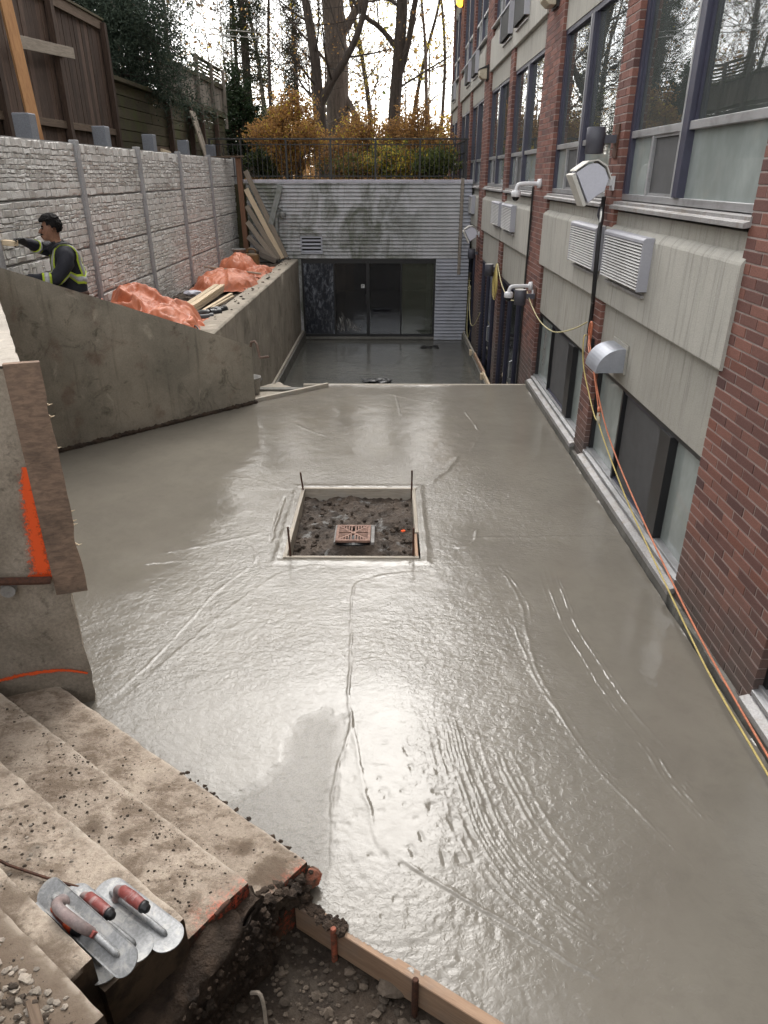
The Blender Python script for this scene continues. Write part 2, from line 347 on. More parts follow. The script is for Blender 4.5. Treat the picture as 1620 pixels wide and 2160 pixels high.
wood('downpipe_wood', (.30, .31, .30), (.2, .215, .2), .05, .6, .4, (.10, .11, .07), .7, 4.)
wood('orange_post', (.24, .13, .08), (.16, .085, .055), .1, .8, .8)
simple('lip', (.17, .07, .055), (.13, .055, .045), 8, .5, .1, 60, .001)
simple('old_plank_plain', (.42, .36, .28), (.3, .25, .2), 8, .8, .2, 60, .002)
# ------------------------------------------------------------------ object helpers
LOC = {}
def props(o, label=None, cat=None, group=None, kind=None):
    if label: o['label'] = label
    if cat: o['category'] = cat
    if group: o['group'] = group
    if kind: o['kind'] = kind
    return o
def thing(name, label, cat, loc=(0, 0, 0), group=None):
    o = bpy.data.objects.new(name, None); o.empty_display_size = .2; C.objects.link(o)
    o.location = loc; LOC[o.name] = Vector(loc); return props(o, label, cat, group)
def place(o, loc, parent=None):
    C.objects.link(o); loc = Vector(loc); LOC[o.name] = loc
    if parent is not None: o.parent = parent; o.location = loc - LOC[parent.name]
    else: o.location = loc
    return o
def frame_axes(d, up=(0, 0, 1)):
    d = Vector(d).normalized(); up = Vector(up)
    if abs(d.dot(up)) > .98: up = Vector((0, 1, 0)) if abs(d.y) < .9 else Vector((1, 0, 0))
    y = up.cross(d).normalized(); z = d.cross(y).normalized(); return d, y, z
class MB:
    def __init__(s): s.v = []; s.f = []
    def add(s, v, f):
        n = len(s.v); s.v += [tuple(p) for p in v]; s.f += [tuple(i+n for i in q) for q in f]; return s
    BF = [(0, 2, 3, 1), (4, 5, 7, 6), (0, 1, 5, 4), (2, 6, 7, 3), (0, 4, 6, 2), (1, 3, 7, 5)]
    def box(s, x0, x1, y0, y1, z0, z1):
        return s.add([(x, y, z) for x in (x0, x1) for y in (y0, y1) for z in (z0, z1)], [(0, 1, 3, 2), (4, 6, 7, 5), (0, 4, 5, 1), (2, 3, 7, 6), (0, 2, 6, 4), (1, 5, 7, 3)])
    def obox(s, c, ax, h):
        c = Vector(c); a = [Vector(ax[i])*h[i] for i in range(3)]
        vs_ = [c+a[0]*i+a[1]*j+a[2]*k for i in (-1, 1) for j in (-1, 1) for k in (-1, 1)]
        return s.add(vs_, [(0, 1, 3, 2), (4, 6, 7, 5), (0, 4, 5, 1), (2, 3, 7, 6), (0, 2, 6, 4), (1, 5, 7, 3)])
    def tube(s, pts, r, n=8, cap=True):
        pts = [Vector(p) for p in pts]; k = len(pts); rs = r if isinstance(r, (list, tuple)) else [r]*k
        base = len(s.v); py = None
        for i, p in enumerate(pts):
            d = (pts[min(i+1, k-1)]-pts[max(i-1, 0)])
            d = d.normalized() if d.length > 1e-9 else Vector((0, 0, 1))
            if py is None: _, y, z = frame_axes(d)
            else:
                y = (py-d*py.dot(d)); y = y.normalized() if y.length > 1e-6 else frame_axes(d)[1]; z = d.cross(y)
            py = y
            for j in range(n):
                a = 2*math.pi*j/n; s.v.append(tuple(p+(y*math.cos(a)+z*math.sin(a))*rs[i]))
        for i in range(k-1):
            for j in range(n):
                a = base+i*n+j; b = base+i*n+(j+1) % n; s.f.append((a, b, b+n, a+n))
        if cap:
            s.f.append(tuple(base+j for j in range(n-1, -1, -1))); s.f.append(tuple(base+(k-1)*n+j for j in range(n)))
        return s
    def prism(s, poly, axis, a, b):
        """poly of 2D points; axis 0/1/2 = extrusion axis from a to b"""
        def P(p, t):
            q = list(p); q.insert(axis, t); return tuple(q)
        n = len(poly); v = [P(p, a) for p in poly]+[P(p, b) for p in poly]
        f = [tuple(range(n)), tuple(range(2*n-1, n-1, -1))]+[(i, i+n, (i+1) % n+n, (i+1) % n) for i in range(n)]
        return s.add(v, f)
    def ball(s, c, r, sub=1, squash=(1, 1, 1), jit=0.):
        bm = bmesh.new(); bmesh.ops.create_icosphere(bm, subdivisions=sub, radius=1)
        n = len(s.v)
        for v in bm.verts:
            k = 1+random.uniform(-jit, jit); s.v.append((c[0]+v.co.x*r*squash[0]*k, c[1]+v.co.y*r*squash[1]*k, c[2]+v.co.z*r*squash[2]*k))
        for f in bm.faces: s.f.append(tuple(v.index+n for v in f.verts))
        bm.free(); return s
    def mesh(s, name, origin, mat, smooth=False, fix=True):
        me = bpy.data.meshes.new(name); o = Vector(origin)
        me.from_pydata([(p[0]-o.x, p[1]-o.y, p[2]-o.z) for p in s.v], [], s.f)
        if fix:
            bm = bmesh.new(); bm.from_mesh(me); bmesh.ops.recalc_face_normals(bm, faces=bm.faces); bm.to_mesh(me); bm.free()
        if mat: me.materials.append(M[mat] if isinstance(mat, str) else mat)
        if smooth: me.shade_smooth()
        return me
    def build(s, name, mat, parent=None, smooth=False, origin=None, bevel=0, fix=True, label=None, cat=None, group=None, kind=None):
        if origin is None:
            a = np.array(s.v); lo, hi = a.min(0), a.max(0); origin = ((lo[0]+hi[0])/2, (lo[1]+hi[1])/2, lo[2] if parent is None else (lo[2]+hi[2])/2)
        o = bpy.data.objects.new(name, s.mesh(name, origin, mat, smooth, fix)); place(o, origin, parent)
        if bevel:
            m = o.modifiers.new('bevel', 'BEVEL'); m.width = bevel; m.segments = 2; m.limit_method = 'ANGLE'
        return props(o, label, cat, group, kind)
def box(name, mat, x0, x1, y0, y1, z0, z1, parent=None, bevel=0, **k):
    return MB().box(x0, x1, y0, y1, z0, z1).build(name, mat, parent, bevel=bevel, **k)
BEAM = {}
def beam(name, mat, p0, p1, w_, t_, parent=None, up=(0, 0, 1), bevel=.003, **k):
    """a straight board from p0 to p1 (centre line); local x runs along the grain; w_ across, t_ along 'up'"""
    p0 = Vector(p0); p1 = Vector(p1); L = (p1-p0).length; x, y, z = frame_axes(p1-p0, up)
    key = (round(L, 3), round(w_, 4), round(t_, 4), mat)
    if key not in BEAM: BEAM[key] = MB().box(-L/2, L/2, -w_/2, w_/2, -t_/2, t_/2).mesh(name, (0, 0, 0), mat)
    o = bpy.data.objects.new(name, BEAM[key]); place(o, (p0+p1)/2, parent)
    o.rotation_euler = Matrix((x, y, z)).transposed().to_euler()
    if bevel:
        m = o.modifiers.new('bevel', 'BEVEL'); m.width = bevel; m.segments = 1
    return props(o, **k)
def np_mesh(name, V, F, mat, parent=None, smooth=True, attrs=None, loc=(0, 0, 0)):
    me = bpy.data.meshes.new(name); me.vertices.add(len(V)); me.vertices.foreach_set('co', np.asarray(V, np.float32).ravel())
    F = np.asarray(F, np.int32); n, k = F.shape
    me.loops.add(n*k); me.loops.foreach_set('vertex_index', F.ravel()); me.polygons.add(n)
    me.polygons.foreach_set('loop_start', np.arange(0, n*k, k, dtype=np.int32)); me.polygons.foreach_set('loop_total', np.full(n, k, np.int32))
    me.update(calc_edges=True); me.validate()
    for a, vals in (attrs or {}).items():
        at = me.attributes.new(a, 'FLOAT', 'POINT'); at.data.foreach_set('value', np.asarray(vals, np.float32))
    me.materials.append(M[mat])
    if smooth: me.shade_smooth()
    o = bpy.data.objects.new(name, me); place(o, loc, parent); return o
def vnoise(x, y, seed=0):
    """smooth value noise on arrays"""
    r = np.random.default_rng(seed); T = r.random((256, 256))
    xi = np.floor(x).astype(int); yi = np.floor(y).astype(int); fx = x-xi; fy = y-yi
    fx = fx*fx*(3-2*fx); fy = fy*fy*(3-2*fy); g = lambda a, b: T[a % 256, b % 256]
    return (g(xi, yi)*(1-fx)+g(xi+1, yi)*fx)*(1-fy)+(g(xi, yi+1)*(1-fx)+g(xi+1, yi+1)*fx)*fy-.5
def fbm(x, y, seed=0, octv=4):
    s_ = 0; a = 1.
    for i in range(octv): s_ = s_+a*vnoise(x*2**i+17*i, y*2**i-9*i, seed+i); a *= .5
    return s_
def polydist(X, Y, pts):
    """distance to a polyline, signed side, and arc parameter"""
    best = np.full(X.shape, 1e9); side = np.zeros(X.shape); tt = np.zeros(X.shape); acc = 0
    tot = sum(math.dist(a, b) for a, b in zip(pts, pts[1:]))
    for (x0, y0), (x1, y1) in zip(pts, pts[1:]):
        dx, dy = x1-x0, y1-y0; L = math.hypot(dx, dy)+1e-9
        t = np.clip(((X-x0)*dx+(Y-y0)*dy)/L**2, 0, 1); d = np.hypot(X-x0-t*dx, Y-y0-t*dy)
        sd_ = np.sign((X-x0)*dy-(Y-y0)*dx); m = d < best
        best = np.where(m, d, best); side = np.where(m, sd_, side); tt = np.where(m, (acc+t*L)/tot, tt); acc += L
    return best, side, tt
def smooth_pts(pts, it=2):
    pts = [tuple(p) for p in pts]
    for _ in range(it):
        q = [pts[0]]
        for a, b in zip(pts, pts[1:]):
            q.append(tuple(.75*i+.25*j for i, j in zip(a, b))); q.append(tuple(.25*i+.75*j for i, j in zip(a, b)))
        pts = q+[pts[-1]]
    return pts
def inpoly(X, Y, poly):
    ins = np.zeros(X.shape, bool); n = len(poly)
    for i in range(n):
        x0, y0 = poly[i]; x1, y1 = poly[(i+1) % n]
        c = ((y0 > Y) != (y1 > Y)) & (X < (x1-x0)*(Y-y0)/((y1-y0) or 1e-9)+x0); ins ^= c
    return ins
def rough_block(name, mat, corners, z0, z1, parent=None, res=.05, amp=.008, edge=.02, paint=None, seed=0, more=None, **k):
    """a block with a quadrilateral plan, subdivided and weathered: edges crumble, faces undulate"""
    bm = bmesh.new()
    a, b, c, d = [Vector((p[0], p[1], 0)) for p in corners]
    nx = max(2, int(max((b-a).length, (c-d).length)/res)); ny = max(2, int(max((d-a).length, (c-b).length)/res)); nz_ = max(2, int(abs(z1-z0)/res))
    grid = {}
    def P(i, j, l):
        key = (i, j, l)
        if key not in grid:
            u, v, q = i/nx, j/ny, l/nz_
            p = (a*(1-u)+b*u)*(1-v)+(d*(1-u)+c*u)*v; p = Vector((p.x, p.y, z0+(z1-z0)*q))
            e = [min(i, nx-i) == 0, min(j, ny-j) == 0, min(l, nz_-l) == 0].count(True)
            nn = mnoise.noise_vector(p*6+Vector((seed*3.1, 0, 0)))*amp*1.2+mnoise.noise_vector(p*22+Vector((0, seed, 0)))*amp*.6
            if e >= 2:
                cen = (a+b+c+d)/4; k_ = abs(mnoise.noise(p*9+Vector((seed, 5, 0))))**1.2*edge*2.2
                inw = Vector((cen.x-p.x, cen.y-p.y, 0)); inw = inw.normalized() if inw.length else inw
                nn = nn+inw*k_*.7-Vector((0, 0, k_*(1 if l == nz_ else 0)))
            grid[key] = bm.verts.new(p+nn)
        return grid[key]
    for i in range(nx):
        for j in range(ny): bm.faces.new((P(i, j, nz_), P(i+1, j, nz_), P(i+1, j+1, nz_), P(i, j+1, nz_)))
    for l in range(nz_):
        for i in range(nx):
            bm.faces.new((P(i, 0, l), P(i+1, 0, l), P(i+1, 0, l+1), P(i, 0, l+1))); bm.faces.new((P(i+1, ny, l), P(i, ny, l), P(i, ny, l+1), P(i+1, ny, l+1)))
        for j in range(ny):
            bm.faces.new((P(nx, j, l), P(nx, j+1, l), P(nx, j+1, l+1), P(nx, j, l+1))); bm.faces.new((P(0, j+1, l), P(0, j, l), P(0, j, l+1), P(0, j+1, l+1)))
    bmesh.ops.recalc_face_normals(bm, faces=bm.faces)
    cen = (a+b+c+d)/4; org = Vector((cen.x, cen.y, z0)); vals = []; extra = {q: [] for q in (more or {})}
    for v in bm.verts:
        for q in extra: extra[q].append(more[q](v.co))
        vals.append(paint(v.co) if paint else 0.); v.co = v.co-org
    me = bpy.data.meshes.new(name); bm.to_mesh(me); bm.free(); me.materials.append(M[mat])
    if paint: at = me.attributes.new('paint', 'FLOAT', 'POINT'); at.data.foreach_set('value', np.array(vals, np.float32))
    for q in extra: at = me.attributes.new(q, 'FLOAT', 'POINT'); at.data.foreach_set('value', np.array(extra[q], np.float32))
    me.shade_smooth(); me.set_sharp_from_angle(angle=R(38 if mat != 'dirt_cut' else 80)) if hasattr(me, 'set_sharp_from_angle') else None
    o = bpy.data.objects.new(name, me); place(o, org, parent); return props(o, **k)
# ------------------------------------------------------------------ ground, as one stepped sheet to the horizon
def make_ground():
    xs = [-420, -40, -5.45, -4.25, 2.5, 13.8, 420]; ys = [-420, -8, -.75, 10.0, 19.6, 27.5, 420]
    def H(i, j):
        x = (xs[i]+xs[i+1])/2; y = (ys[j]+ys[j+1])/2
        if 2.5 < x < 13.8 and -8 < y < 27.5: return -1.6
        if -4.25 < x < 2.5 and -.75 < y < 10: return -.30
        if -4.25 < x < 2.5 and 10 < y < 19.6: return -1.6
        if -4.25 < x < 2.5 and -8 < y < -.75: return 1.1
        if -5.45 < x < -4.25 and -8 < y < 19.6: return 3.0
        if x < -5.45 and x > -40 and -8 < y < 27.5: return 4.15
        return 2.6
    V = []; F = []
    def q(*p): n = len(V); V.extend(p); F.append((n, n+1, n+2, n+3))
    nx, ny = len(xs)-1, len(ys)-1
    for i in range(nx):
        for j in range(ny):
            h = H(i, j); x0, x1, y0, y1 = xs[i], xs[i+1], ys[j], ys[j+1]
            q((x0, y0, h), (x1, y0, h), (x1, y1, h), (x0, y1, h))
            if i+1 < nx and H(i+1, j) != h: g = H(i+1, j); q((x1, y0, h), (x1, y0, g), (x1, y1, g), (x1, y1, h))
            if j+1 < ny and H(i, j+1) != h: g = H(i, j+1); q((x0, y1, h), (x1, y1, h), (x1, y1, g), (x0, y1, g))
    m = MB(); m.add(V, F); return m.build('ground', 'garden_soil', kind='structure', fix=False, origin=(0, 0, 0))
make_ground()

# ------------------------------------------------------------------ the freshly poured upper slab
SLAB_Y1 = 10.18
DRAIN = (-.86, .26, 4.965, 6.38)
def make_slab():
    ys = [0.45]
    while ys[-1] < SLAB_Y1: ys.append(ys[-1]+max(.0062, .0034*ys[-1]))
    ys = np.array(ys); ys = ys*1.0; ys[-1] = SLAB_Y1
    xs = np.concatenate([np.arange(-3.78, -1.8, .022), np.arange(-1.8, -.5, .0095), np.arange(-.5, 1.6, .0072), np.linspace(1.6, 2.0, 34)])
    # snap grid lines to the drain box
    for vv, ax in ((DRAIN[0], xs), (DRAIN[1], xs), (DRAIN[2], ys), (DRAIN[3], ys)): ax[np.argmin(abs(ax-vv))] = vv
    X, Y = np.meshgrid(xs, ys)
    Z = .006*fbm(X*.9, Y*.9, 3)+.0015*fbm(X*7, Y*7, 5, 3)
    calm = np.clip((X-.75)/.6, 0, 1)*np.clip((5.4-Y)/.5, 0, 1)*.55+np.clip((-1.35-X)/.5, 0, 1)*np.clip((Y-4.2)/.6, 0, 1)*.8
    ripple = np.clip(.75-calm+.95*fbm(X*1.3, Y*1.3, 11), .08, 1.3)
    ripple = ripple*(1-.72*np.clip((Y-6.2)/1.2, 0, 1))
    # ripples left by floating: short irregular swells
    sw = vnoise(X*17+3*fbm(X*3, Y*3, 8), Y*30+3*fbm(X*3, Y*3, 9), 21)+.5*vnoise(X*38, Y*56, 22)
    Z += .0019*sw*ripple*np.clip((7.5-Y)/3, .35, 1)
    # pocks near the front
    pk = vnoise(X*30+.8*np.sin(Y*11), Y*24, 31); reg = np.exp(-(((X-.22)/.45)**2+((Y-2.35)/.75)**2))
    Z -= .0065*np.clip(pk-.22, 0, 1)*reg*2.2
    wear = np.zeros_like(X)
    def ridge(pts, h, wd, step=0., sm=2, fade=True):
        nonlocal Z
        d, sd_, t = polydist(X+.012*fbm(X*9, Y*9, 41), Y+.012*fbm(X*9, Y*9, 42), smooth_pts(pts, sm))
        k = np.exp(-(d/wd)**2)*np.clip(.75+.9*fbm(X*8, Y*8, int(abs(h)*1e5)+7), .15, 1.4); e = np.clip(np.minimum(t, 1-t)*9, 0, 1) if fade else 1
        Z += h*k*e+step*np.where(sd_ > 0, np.exp(-d/.035), 0)*np.clip(d/wd, 0, 1)*e
    L1 = [(-1.68, 3.2), (-1.49, 3.65), (-1.39, 4.08), (-1.26, 4.55), (-1.06, 4.89), (-1.1, 5.07), (-1.25, 5.26), (-1.4, 5.36)]
    L2 = [(-1.61, 3.16), (-1.46, 3.53), (-1.18, 4.2), (-.82, 4.8), (-.5, 4.88), (.23, 4.88)]
    Vv = [(.3, 4.78), (-.07, 4.71), (-.22, 4.62), (-.28, 4.5), (-.255, 3.97), (-.24, 3.51), (-.24, 3.29), (-.2, 3.05), (-.25, 2.84), (-.28, 2.64), (-.27, 2.43), (-.26, 2.22), (-.24, 2.08)]
    ridge(L1, .0026, .007, -.0016); ridge(L2, .0022, .007, .0015); ridge(Vv, .0042, .0075, -.003)
    ridge([(-.24, 3.25), (-.18, 2.94), (-.11, 2.55), (-.04, 2.26)], .003, .009, .002)
    ridge([(.84, 4.9), (.94, 4.59), (.97, 4.26), (.94, 3.86), (.93, 3.51), (1.0, 3.17), (1.02, 2.94)], .003, .009, .003)
    ridge([(.87, 4.88), (1.01, 4.45), (1.0, 4.03)], .003, .008)
    ridge([(.62, 5.3), (.77, 5.34), (1.34, 5.35), (1.96, 5.38)], .005, .010, .002)
    ridge([(.78, 7.27), (.62, 6.85), (.4, 6.48)], .008, .016, .005)
    ridge([(-1.0, 6.19), (-1.01, 5.64), (-1.0, 5.19)], -.012, .014)
    ridge([(-1.95, 5.0), (-1.5, 5.2), (-1.1, 5.4)], .004, .012); ridge([(-2.0, 4.85), (-1.5, 4.95)], .003, .01)
    ridge([(-2.2, 6.6), (-1.5, 6.7), (-.95, 6.3)], .003, .012); ridge([(-1.2, 8.4), (-.9, 8.05), (-.7, 7.9)], .004, .01)
    ridge([(.55, 5.15), (.72, 5.2), (.78, 5.5)], .005, .01)
    ridge([(.04, 2.2), (.29, 2.03), (.55, 1.86), (.71, 1.73), (.87, 1.65)], .004, .007, -.003)
    for pts in ([(1.0, 8.9), (1.1, 8.1)], [(.1, 9.6), (.15, 8.7)], [(.9, 7.4), (1.25, 8.4)], [(-.2, 9.9), (.5, 9.3), (.9, 9.2)]): ridge(pts, .003, .012)
    def streaks(pts, wd, pitch, h, seed, sm=2):
        """parallel grooves drawn by a trowel edge along a path"""
        nonlocal Z
        d, sd_, t = polydist(X, Y, smooth_pts(pts, sm)); q = d*sd_
        env = np.clip(1-(np.abs(q)/wd)**2, 0, 1)*np.clip(np.minimum(t, 1-t)*6, 0, 1)
        wob = q/pitch+.8*fbm(X*3.5, Y*3.5, seed)
        ph = np.floor(wob); rr = np.random.default_rng(seed).random(400)[(ph.astype(int)+200) % 400]
        gate = np.clip(rr*2.0-.6+2.2*vnoise(t*16+ph*3.7, ph*1.3, seed+1)+1.2*vnoise(X*60, Y*60, seed+2), 0, 1)
        g = np.exp(-((wob-ph-.5)/.25)**2)
        Z += h*g*gate*env
    streaks([(.33, 3.2), (.36, 2.95), (.40, 2.62), (.47, 2.3), (.6, 2.06), (.8, 1.86), (1.0, 1.72)], .19, .021, .0036, 51)
    streaks([(.62, 2.9), (.68, 2.55), (.8, 2.2), (1.0, 1.95)], .10, .028, .004, 52)
    streaks([(1.27, 4.85), (1.25, 4.2), (1.29, 3.7), (1.36, 3.3), (1.46, 2.9)], .11, .022, .0055, 53)
    streaks([(1.42, 3.0), (1.5, 2.6), (1.62, 2.3)], .09, .024, .0048, 54)
    streaks([(.86, 4.2), (.88, 3.8), (.93, 3.4), (1.05, 2.9), (1.25, 2.4), (1.5, 2.0)], .08, .022, .0036, 55)
    streaks([(-1.55, 3.2), (-1.2, 3.9), (-.7, 4.6)], .12, .03, .0018, 56)
    streaks([(-1.0, 2.9), (-.6, 3.25), (-.3, 3.7)], .10, .035, .0014, 57)
    # the coarse, not yet floated fan beside the long ridge
    P = [(-.39, 3.23), (-.56, 3.05), (-.57, 2.8), (-.7, 2.61), (-.85, 2.48), (-.5, 2.1), (-.25, 2.06), (-.255, 2.5), (-.23, 2.87), (-.22, 3.17), (-.3, 3.13)]
    d, _, _ = polydist(X+.05*fbm(X*11, Y*11, 61), Y+.05*fbm(X*11, Y*11, 62), P+[P[0]])
    ins = inpoly(X+.05*fbm(X*11, Y*11, 61), Y+.05*fbm(X*11, Y*11, 62), P)
    wear = np.where(ins, np.clip(.35+d/.12, 0, 1), wear)
    Z += np.where(ins, -.003*np.clip(d/.02, 0, 1)+.0032*np.maximum(fbm(X*34, Y*34, 63, 3), -.2)*np.clip(d/.03, 0, 1), 0)
    for (cx, cy, r_) in ((.62, 1.55, .2), (-.6, 4.72, .16), (-1.2, 4.2, .12), (1.1, 4.1, .12)):
        wear = np.maximum(wear, .35*np.exp(-(((X-cx)/r_)**2+((Y-cy)/(r_*.8))**2)))
    # raised lip against the drain box, kerb and walls
    db = np.maximum(np.maximum(DRAIN[0]-X, X-DRAIN[1]), np.maximum(DRAIN[2]-Y, Y-DRAIN[3]))
    Z += .007*np.exp(-((db-.05)/.03)**2)*(1+.8*fbm(X*14, Y*14, 71))+.010*np.exp(-np.clip(2.0-X, 0, 9)/.03)*(.6+1.2*fbm(X*10, Y*6, 72))
    Z += .008*np.exp(-np.clip(SLAB_Y1-Y, 0, 9)/.04)
    ny, nx = X.shape; idx = np.arange(ny*nx).reshape(ny, nx)
    cx = (X[:-1, :-1]+X[1:, 1:])/2; cy = (Y[:-1, :-1]+Y[1:, 1:])/2
    poly = [(-3.95, 7.30), (-1.84, 9.36), (-.96, 10.10), (-.96, 10.3), (2.1, 10.3), (2.1, .45), (1.05, 1.105), (-.385, 1.985), (-.5, 2.0), (-2.2, 3.1), (-2.0, 3.6), (-2.0, 3.65)]
    keep = inpoly(cx, cy, poly) & ~((cx > DRAIN[0]) & (cx < DRAIN[1]) & (cy > DRAIN[2]) & (cy < DRAIN[3]))
    F = np.stack([idx[:-1, :-1], idx[:-1, 1:], idx[1:, 1:], idx[1:, :-1]], -1)[keep]
    used = np.unique(F); remap = np.full(ny*nx, -1); remap[used] = np.arange(len(used))
    V = np.stack([X.ravel(), Y.ravel(), Z.ravel()], -1)[used]
    o = np_mesh('concrete_slab', V, remap[F], 'wet_concrete', attrs={'ripple': ripple.ravel()[used], 'wear': wear.ravel()[used]})
    return props(o, 'large slab of wet freshly poured grey concrete with trowel ridges', None, None, 'structure')
make_slab()
def make_low_slab():
    xs = np.linspace(-2.4, 2.06, 180); ys = np.linspace(10.2, 19.08, 260); X, Y = np.meshgrid(xs, ys)
    Z = -1.2+.006*fbm(X*1.1, Y*1.1, 81)+.002*fbm(X*6, Y*6, 82)
    for pts in ([(-1.2, 16.6), (0, 16.2), (.6, 17.5)], [(.9, 15.6), (1.4, 17.0), (1.7, 17.2)], [(-.9, 15.6), (.2, 15.3)]):
        d, _, _ = polydist(X, Y, pts); Z += .004*np.exp(-(d/.03)**2)
    ny, nx = X.shape; idx = np.arange(ny*nx).reshape(ny, nx)
    F = np.stack([idx[:-1, :-1], idx[:-1, 1:], idx[1:, 1:], idx[1:, :-1]], -1).reshape(-1, 4)
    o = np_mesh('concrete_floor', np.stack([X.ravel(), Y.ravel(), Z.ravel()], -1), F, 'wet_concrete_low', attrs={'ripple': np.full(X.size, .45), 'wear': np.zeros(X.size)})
    props(o, 'lower wet concrete floor in front of the glass doors', None, None, 'structure')
make_low_slab()
# body of the upper slab, seen at its far edge
box('slab_base', 'kerb_concrete', -2.3, 2.0, 10.05, 10.17, -1.25, -.03, kind='structure')

# ------------------------------------------------------------------ drain box in the slab
def make_drain():
    x0, x1, y0, y1 = DRAIN; t = .032
    g = thing('drain_formwork', 'square timber box form around the floor drain in the wet slab', 'formwork', ((x0+x1)/2, (y0+y1)/2, 0))
    beam('board', 'form_board_grey', (x0-.01, y1-t/2, -.085), (x1+.01, y1-t/2, -.085), t, .19, g, label='far board with cement splashes')
    beam('board', 'form_board_grey', (x0+.012, y0+t/2, -.085), (x1-.012, y0+t/2, -.085), t, .185, g)
    beam('board', 'form_board_grey', (x0+t/2, y0+.0, -.085), (x0+t/2, y1-t, -.085), t, .188, g)
    beam('board', 'form_board_grey', (x1-t/2, y0+.45, -.085), (x1-t/2, y1-t, -.085), t, .188, g)
    beam('board', 'form_board', (x1-t/2-.012, y0+.02, -.09), (x1-t/2-.012, y0+.47, -.09), t*.8, .17, g)
    # mud inside
    xs = np.linspace(x0+.02, x1-.02, 110); ys = np.linspace(y0+.02, y1-.02, 130); X, Y = np.meshgrid(xs, ys)
    Z = -.135+.055*fbm(X*6, Y*6, 91, 5)+.022*fbm(X*26, Y*26, 93, 3)+.03*np.clip((Y-5.7)/.6, 0, 1)
    r = np.maximum(abs(X+.31)/.26, abs(Y-5.49)/.24); kk = np.clip((r-.45)*1.6, 0, 1); Z = Z*kk+(-.052)*(1-kk)+.012*fbm(X*22, Y*22, 95)*(1-kk); Z = np.where((abs(X+.31) < .15) & (abs(Y-5.49) < .15), -.12, Z)
    hole = np.exp(-(((X+.27)/.12)**2+((Y-5.19)/.10)**2)); Z -= .07*hole
    ny, nx = X.shape; idx = np.arange(ny*nx).reshape(ny, nx)
    F = np.stack([idx[:-1, :-1], idx[:-1, 1:], idx[1:, 1:], idx[1:, :-1]], -1).reshape(-1, 4)
    o = np_mesh('mud', np.stack([X.ravel(), Y.ravel(), Z.ravel()], -1), F, 'ground_mud'); props(o, 'dark wet mud splashed with cement inside the drain box', kind='stuff')
    bits = MB()
    for _ in range(260):
        px, py = random.uniform(x0+.06, x1-.06), random.uniform(y0+.06, y1-.06)
        if abs(px+.31) < .24 and abs(py-5.49) < .22: continue
        bits.ball((px, py, -.12+random.uniform(-.02, .035)), random.uniform(.008, .026), 1, (1, 1, .7), .3)
    bits.build('mud_clods', 'clod', kind='stuff', label='small clods of mud in the drain box')
    # grate
    gx, gy, gz = -.31, 5.49, -.035
    d = thing('floor_drain', 'square rusty iron floor drain grate with slots in the mud', 'drain grate', (gx, gy, gz-.03))
    h = .15
    fr = MB(); fr.box(gx-.165, gx+.195, gy+.155, gy+.17, gz-.06, gz-.014)
    fr.box(gx+.155, gx+.185, gy-.155, gy+.155, gz-.06, gz-.016); fr.box(gx-.165, gx-.155, gy-.155, gy+.155, gz-.06, gz-.014)
    fr.build('drain_frame', 'grate_frame', d)
    MB().box(gx-.14, gx+.14, gy-.14, gy+.14, gz-.058, gz-.05).build('sump', 'black_plastic', d)
    rim = MB()
    for a, b, c_, e in ((-h, h, -h, -h+.022), (-h, h, h-.022, h), (-h, -h+.022, -h+.022, h-.022), (h-.022, h, -h+.022, h-.022)): rim.box(gx+a, gx+b, gy+c_, gy+e, gz-.02, gz)
    rim.build('grate_rim', 'grate_iron', d)
    cr = MB()
    for s_ in (1, -1):
        cr.obox((gx, gy, gz-.009), [(math.cos(R(45)), s_*math.sin(R(45)), 0), (-s_*math.sin(R(45)), math.cos(R(45)), 0), (0, 0, 1)], (.178, .009, .0085+.0004*s_))
    cr.obox((gx, gy, gz-.008), [(1, 0, 0), (0, 1, 0), (0, 0, 1)], (.02, .02, .0095)); cr.build('cross_bar', 'grate_iron', d)
    for k in range(1, 6):
        o_ = k*.0235; ln = h-.022
        for s_ in (1, -1):
            for hor in (0, 1):
                for t_ in (1, -1):
                    a0, a1 = (o_*1.02, ln)
                    if k == 0: continue
                    p = o_*t_-.0055*t_
                    if hor: bx = (min(s_*a0, s_*a1), max(s_*a0, s_*a1), p-.006, p+.006)
                    else: bx = (p-.006, p+.006, min(s_*a0, s_*a1), max(s_*a0, s_*a1))
                    MB().box(gx+bx[0], gx+bx[1], gy+bx[2], gy+bx[3], gz-.018, gz-.0015).build('bar', 'grate_iron', d)
    for (px, py, zt, lx, lab) in ((-.842, 6.32, .19, -.02, 'thin rusty steel stake at the far left corner of the drain box'), (.225, 6.32, .215, 0, 'thin rusty steel stake at the far right corner of the drain box'),
                                  (-.80, 4.99, .27, -.005, 'thin rusty steel stake at the near left corner of the drain box'), (.20, 5.0, .26, .0, 'thin rusty steel stake at the near right corner of the drain box')):
        m = MB(); m.tube([(px-lx, py, -.2), (px, py, (zt-.2)/2), (px+lx, py, zt)], .0085, 8); m.build('steel_stake', 'rust', label=lab, cat='stake', group='stakes of the drain box')
    MB().ball((.13, 5.62, -.085), .02, 1, (1.3, 1, .5), .2).build('painted_stone', 'orange_paint', label='small stone sprayed orange lying in the mud by the drain', cat='stone')
make_drain()

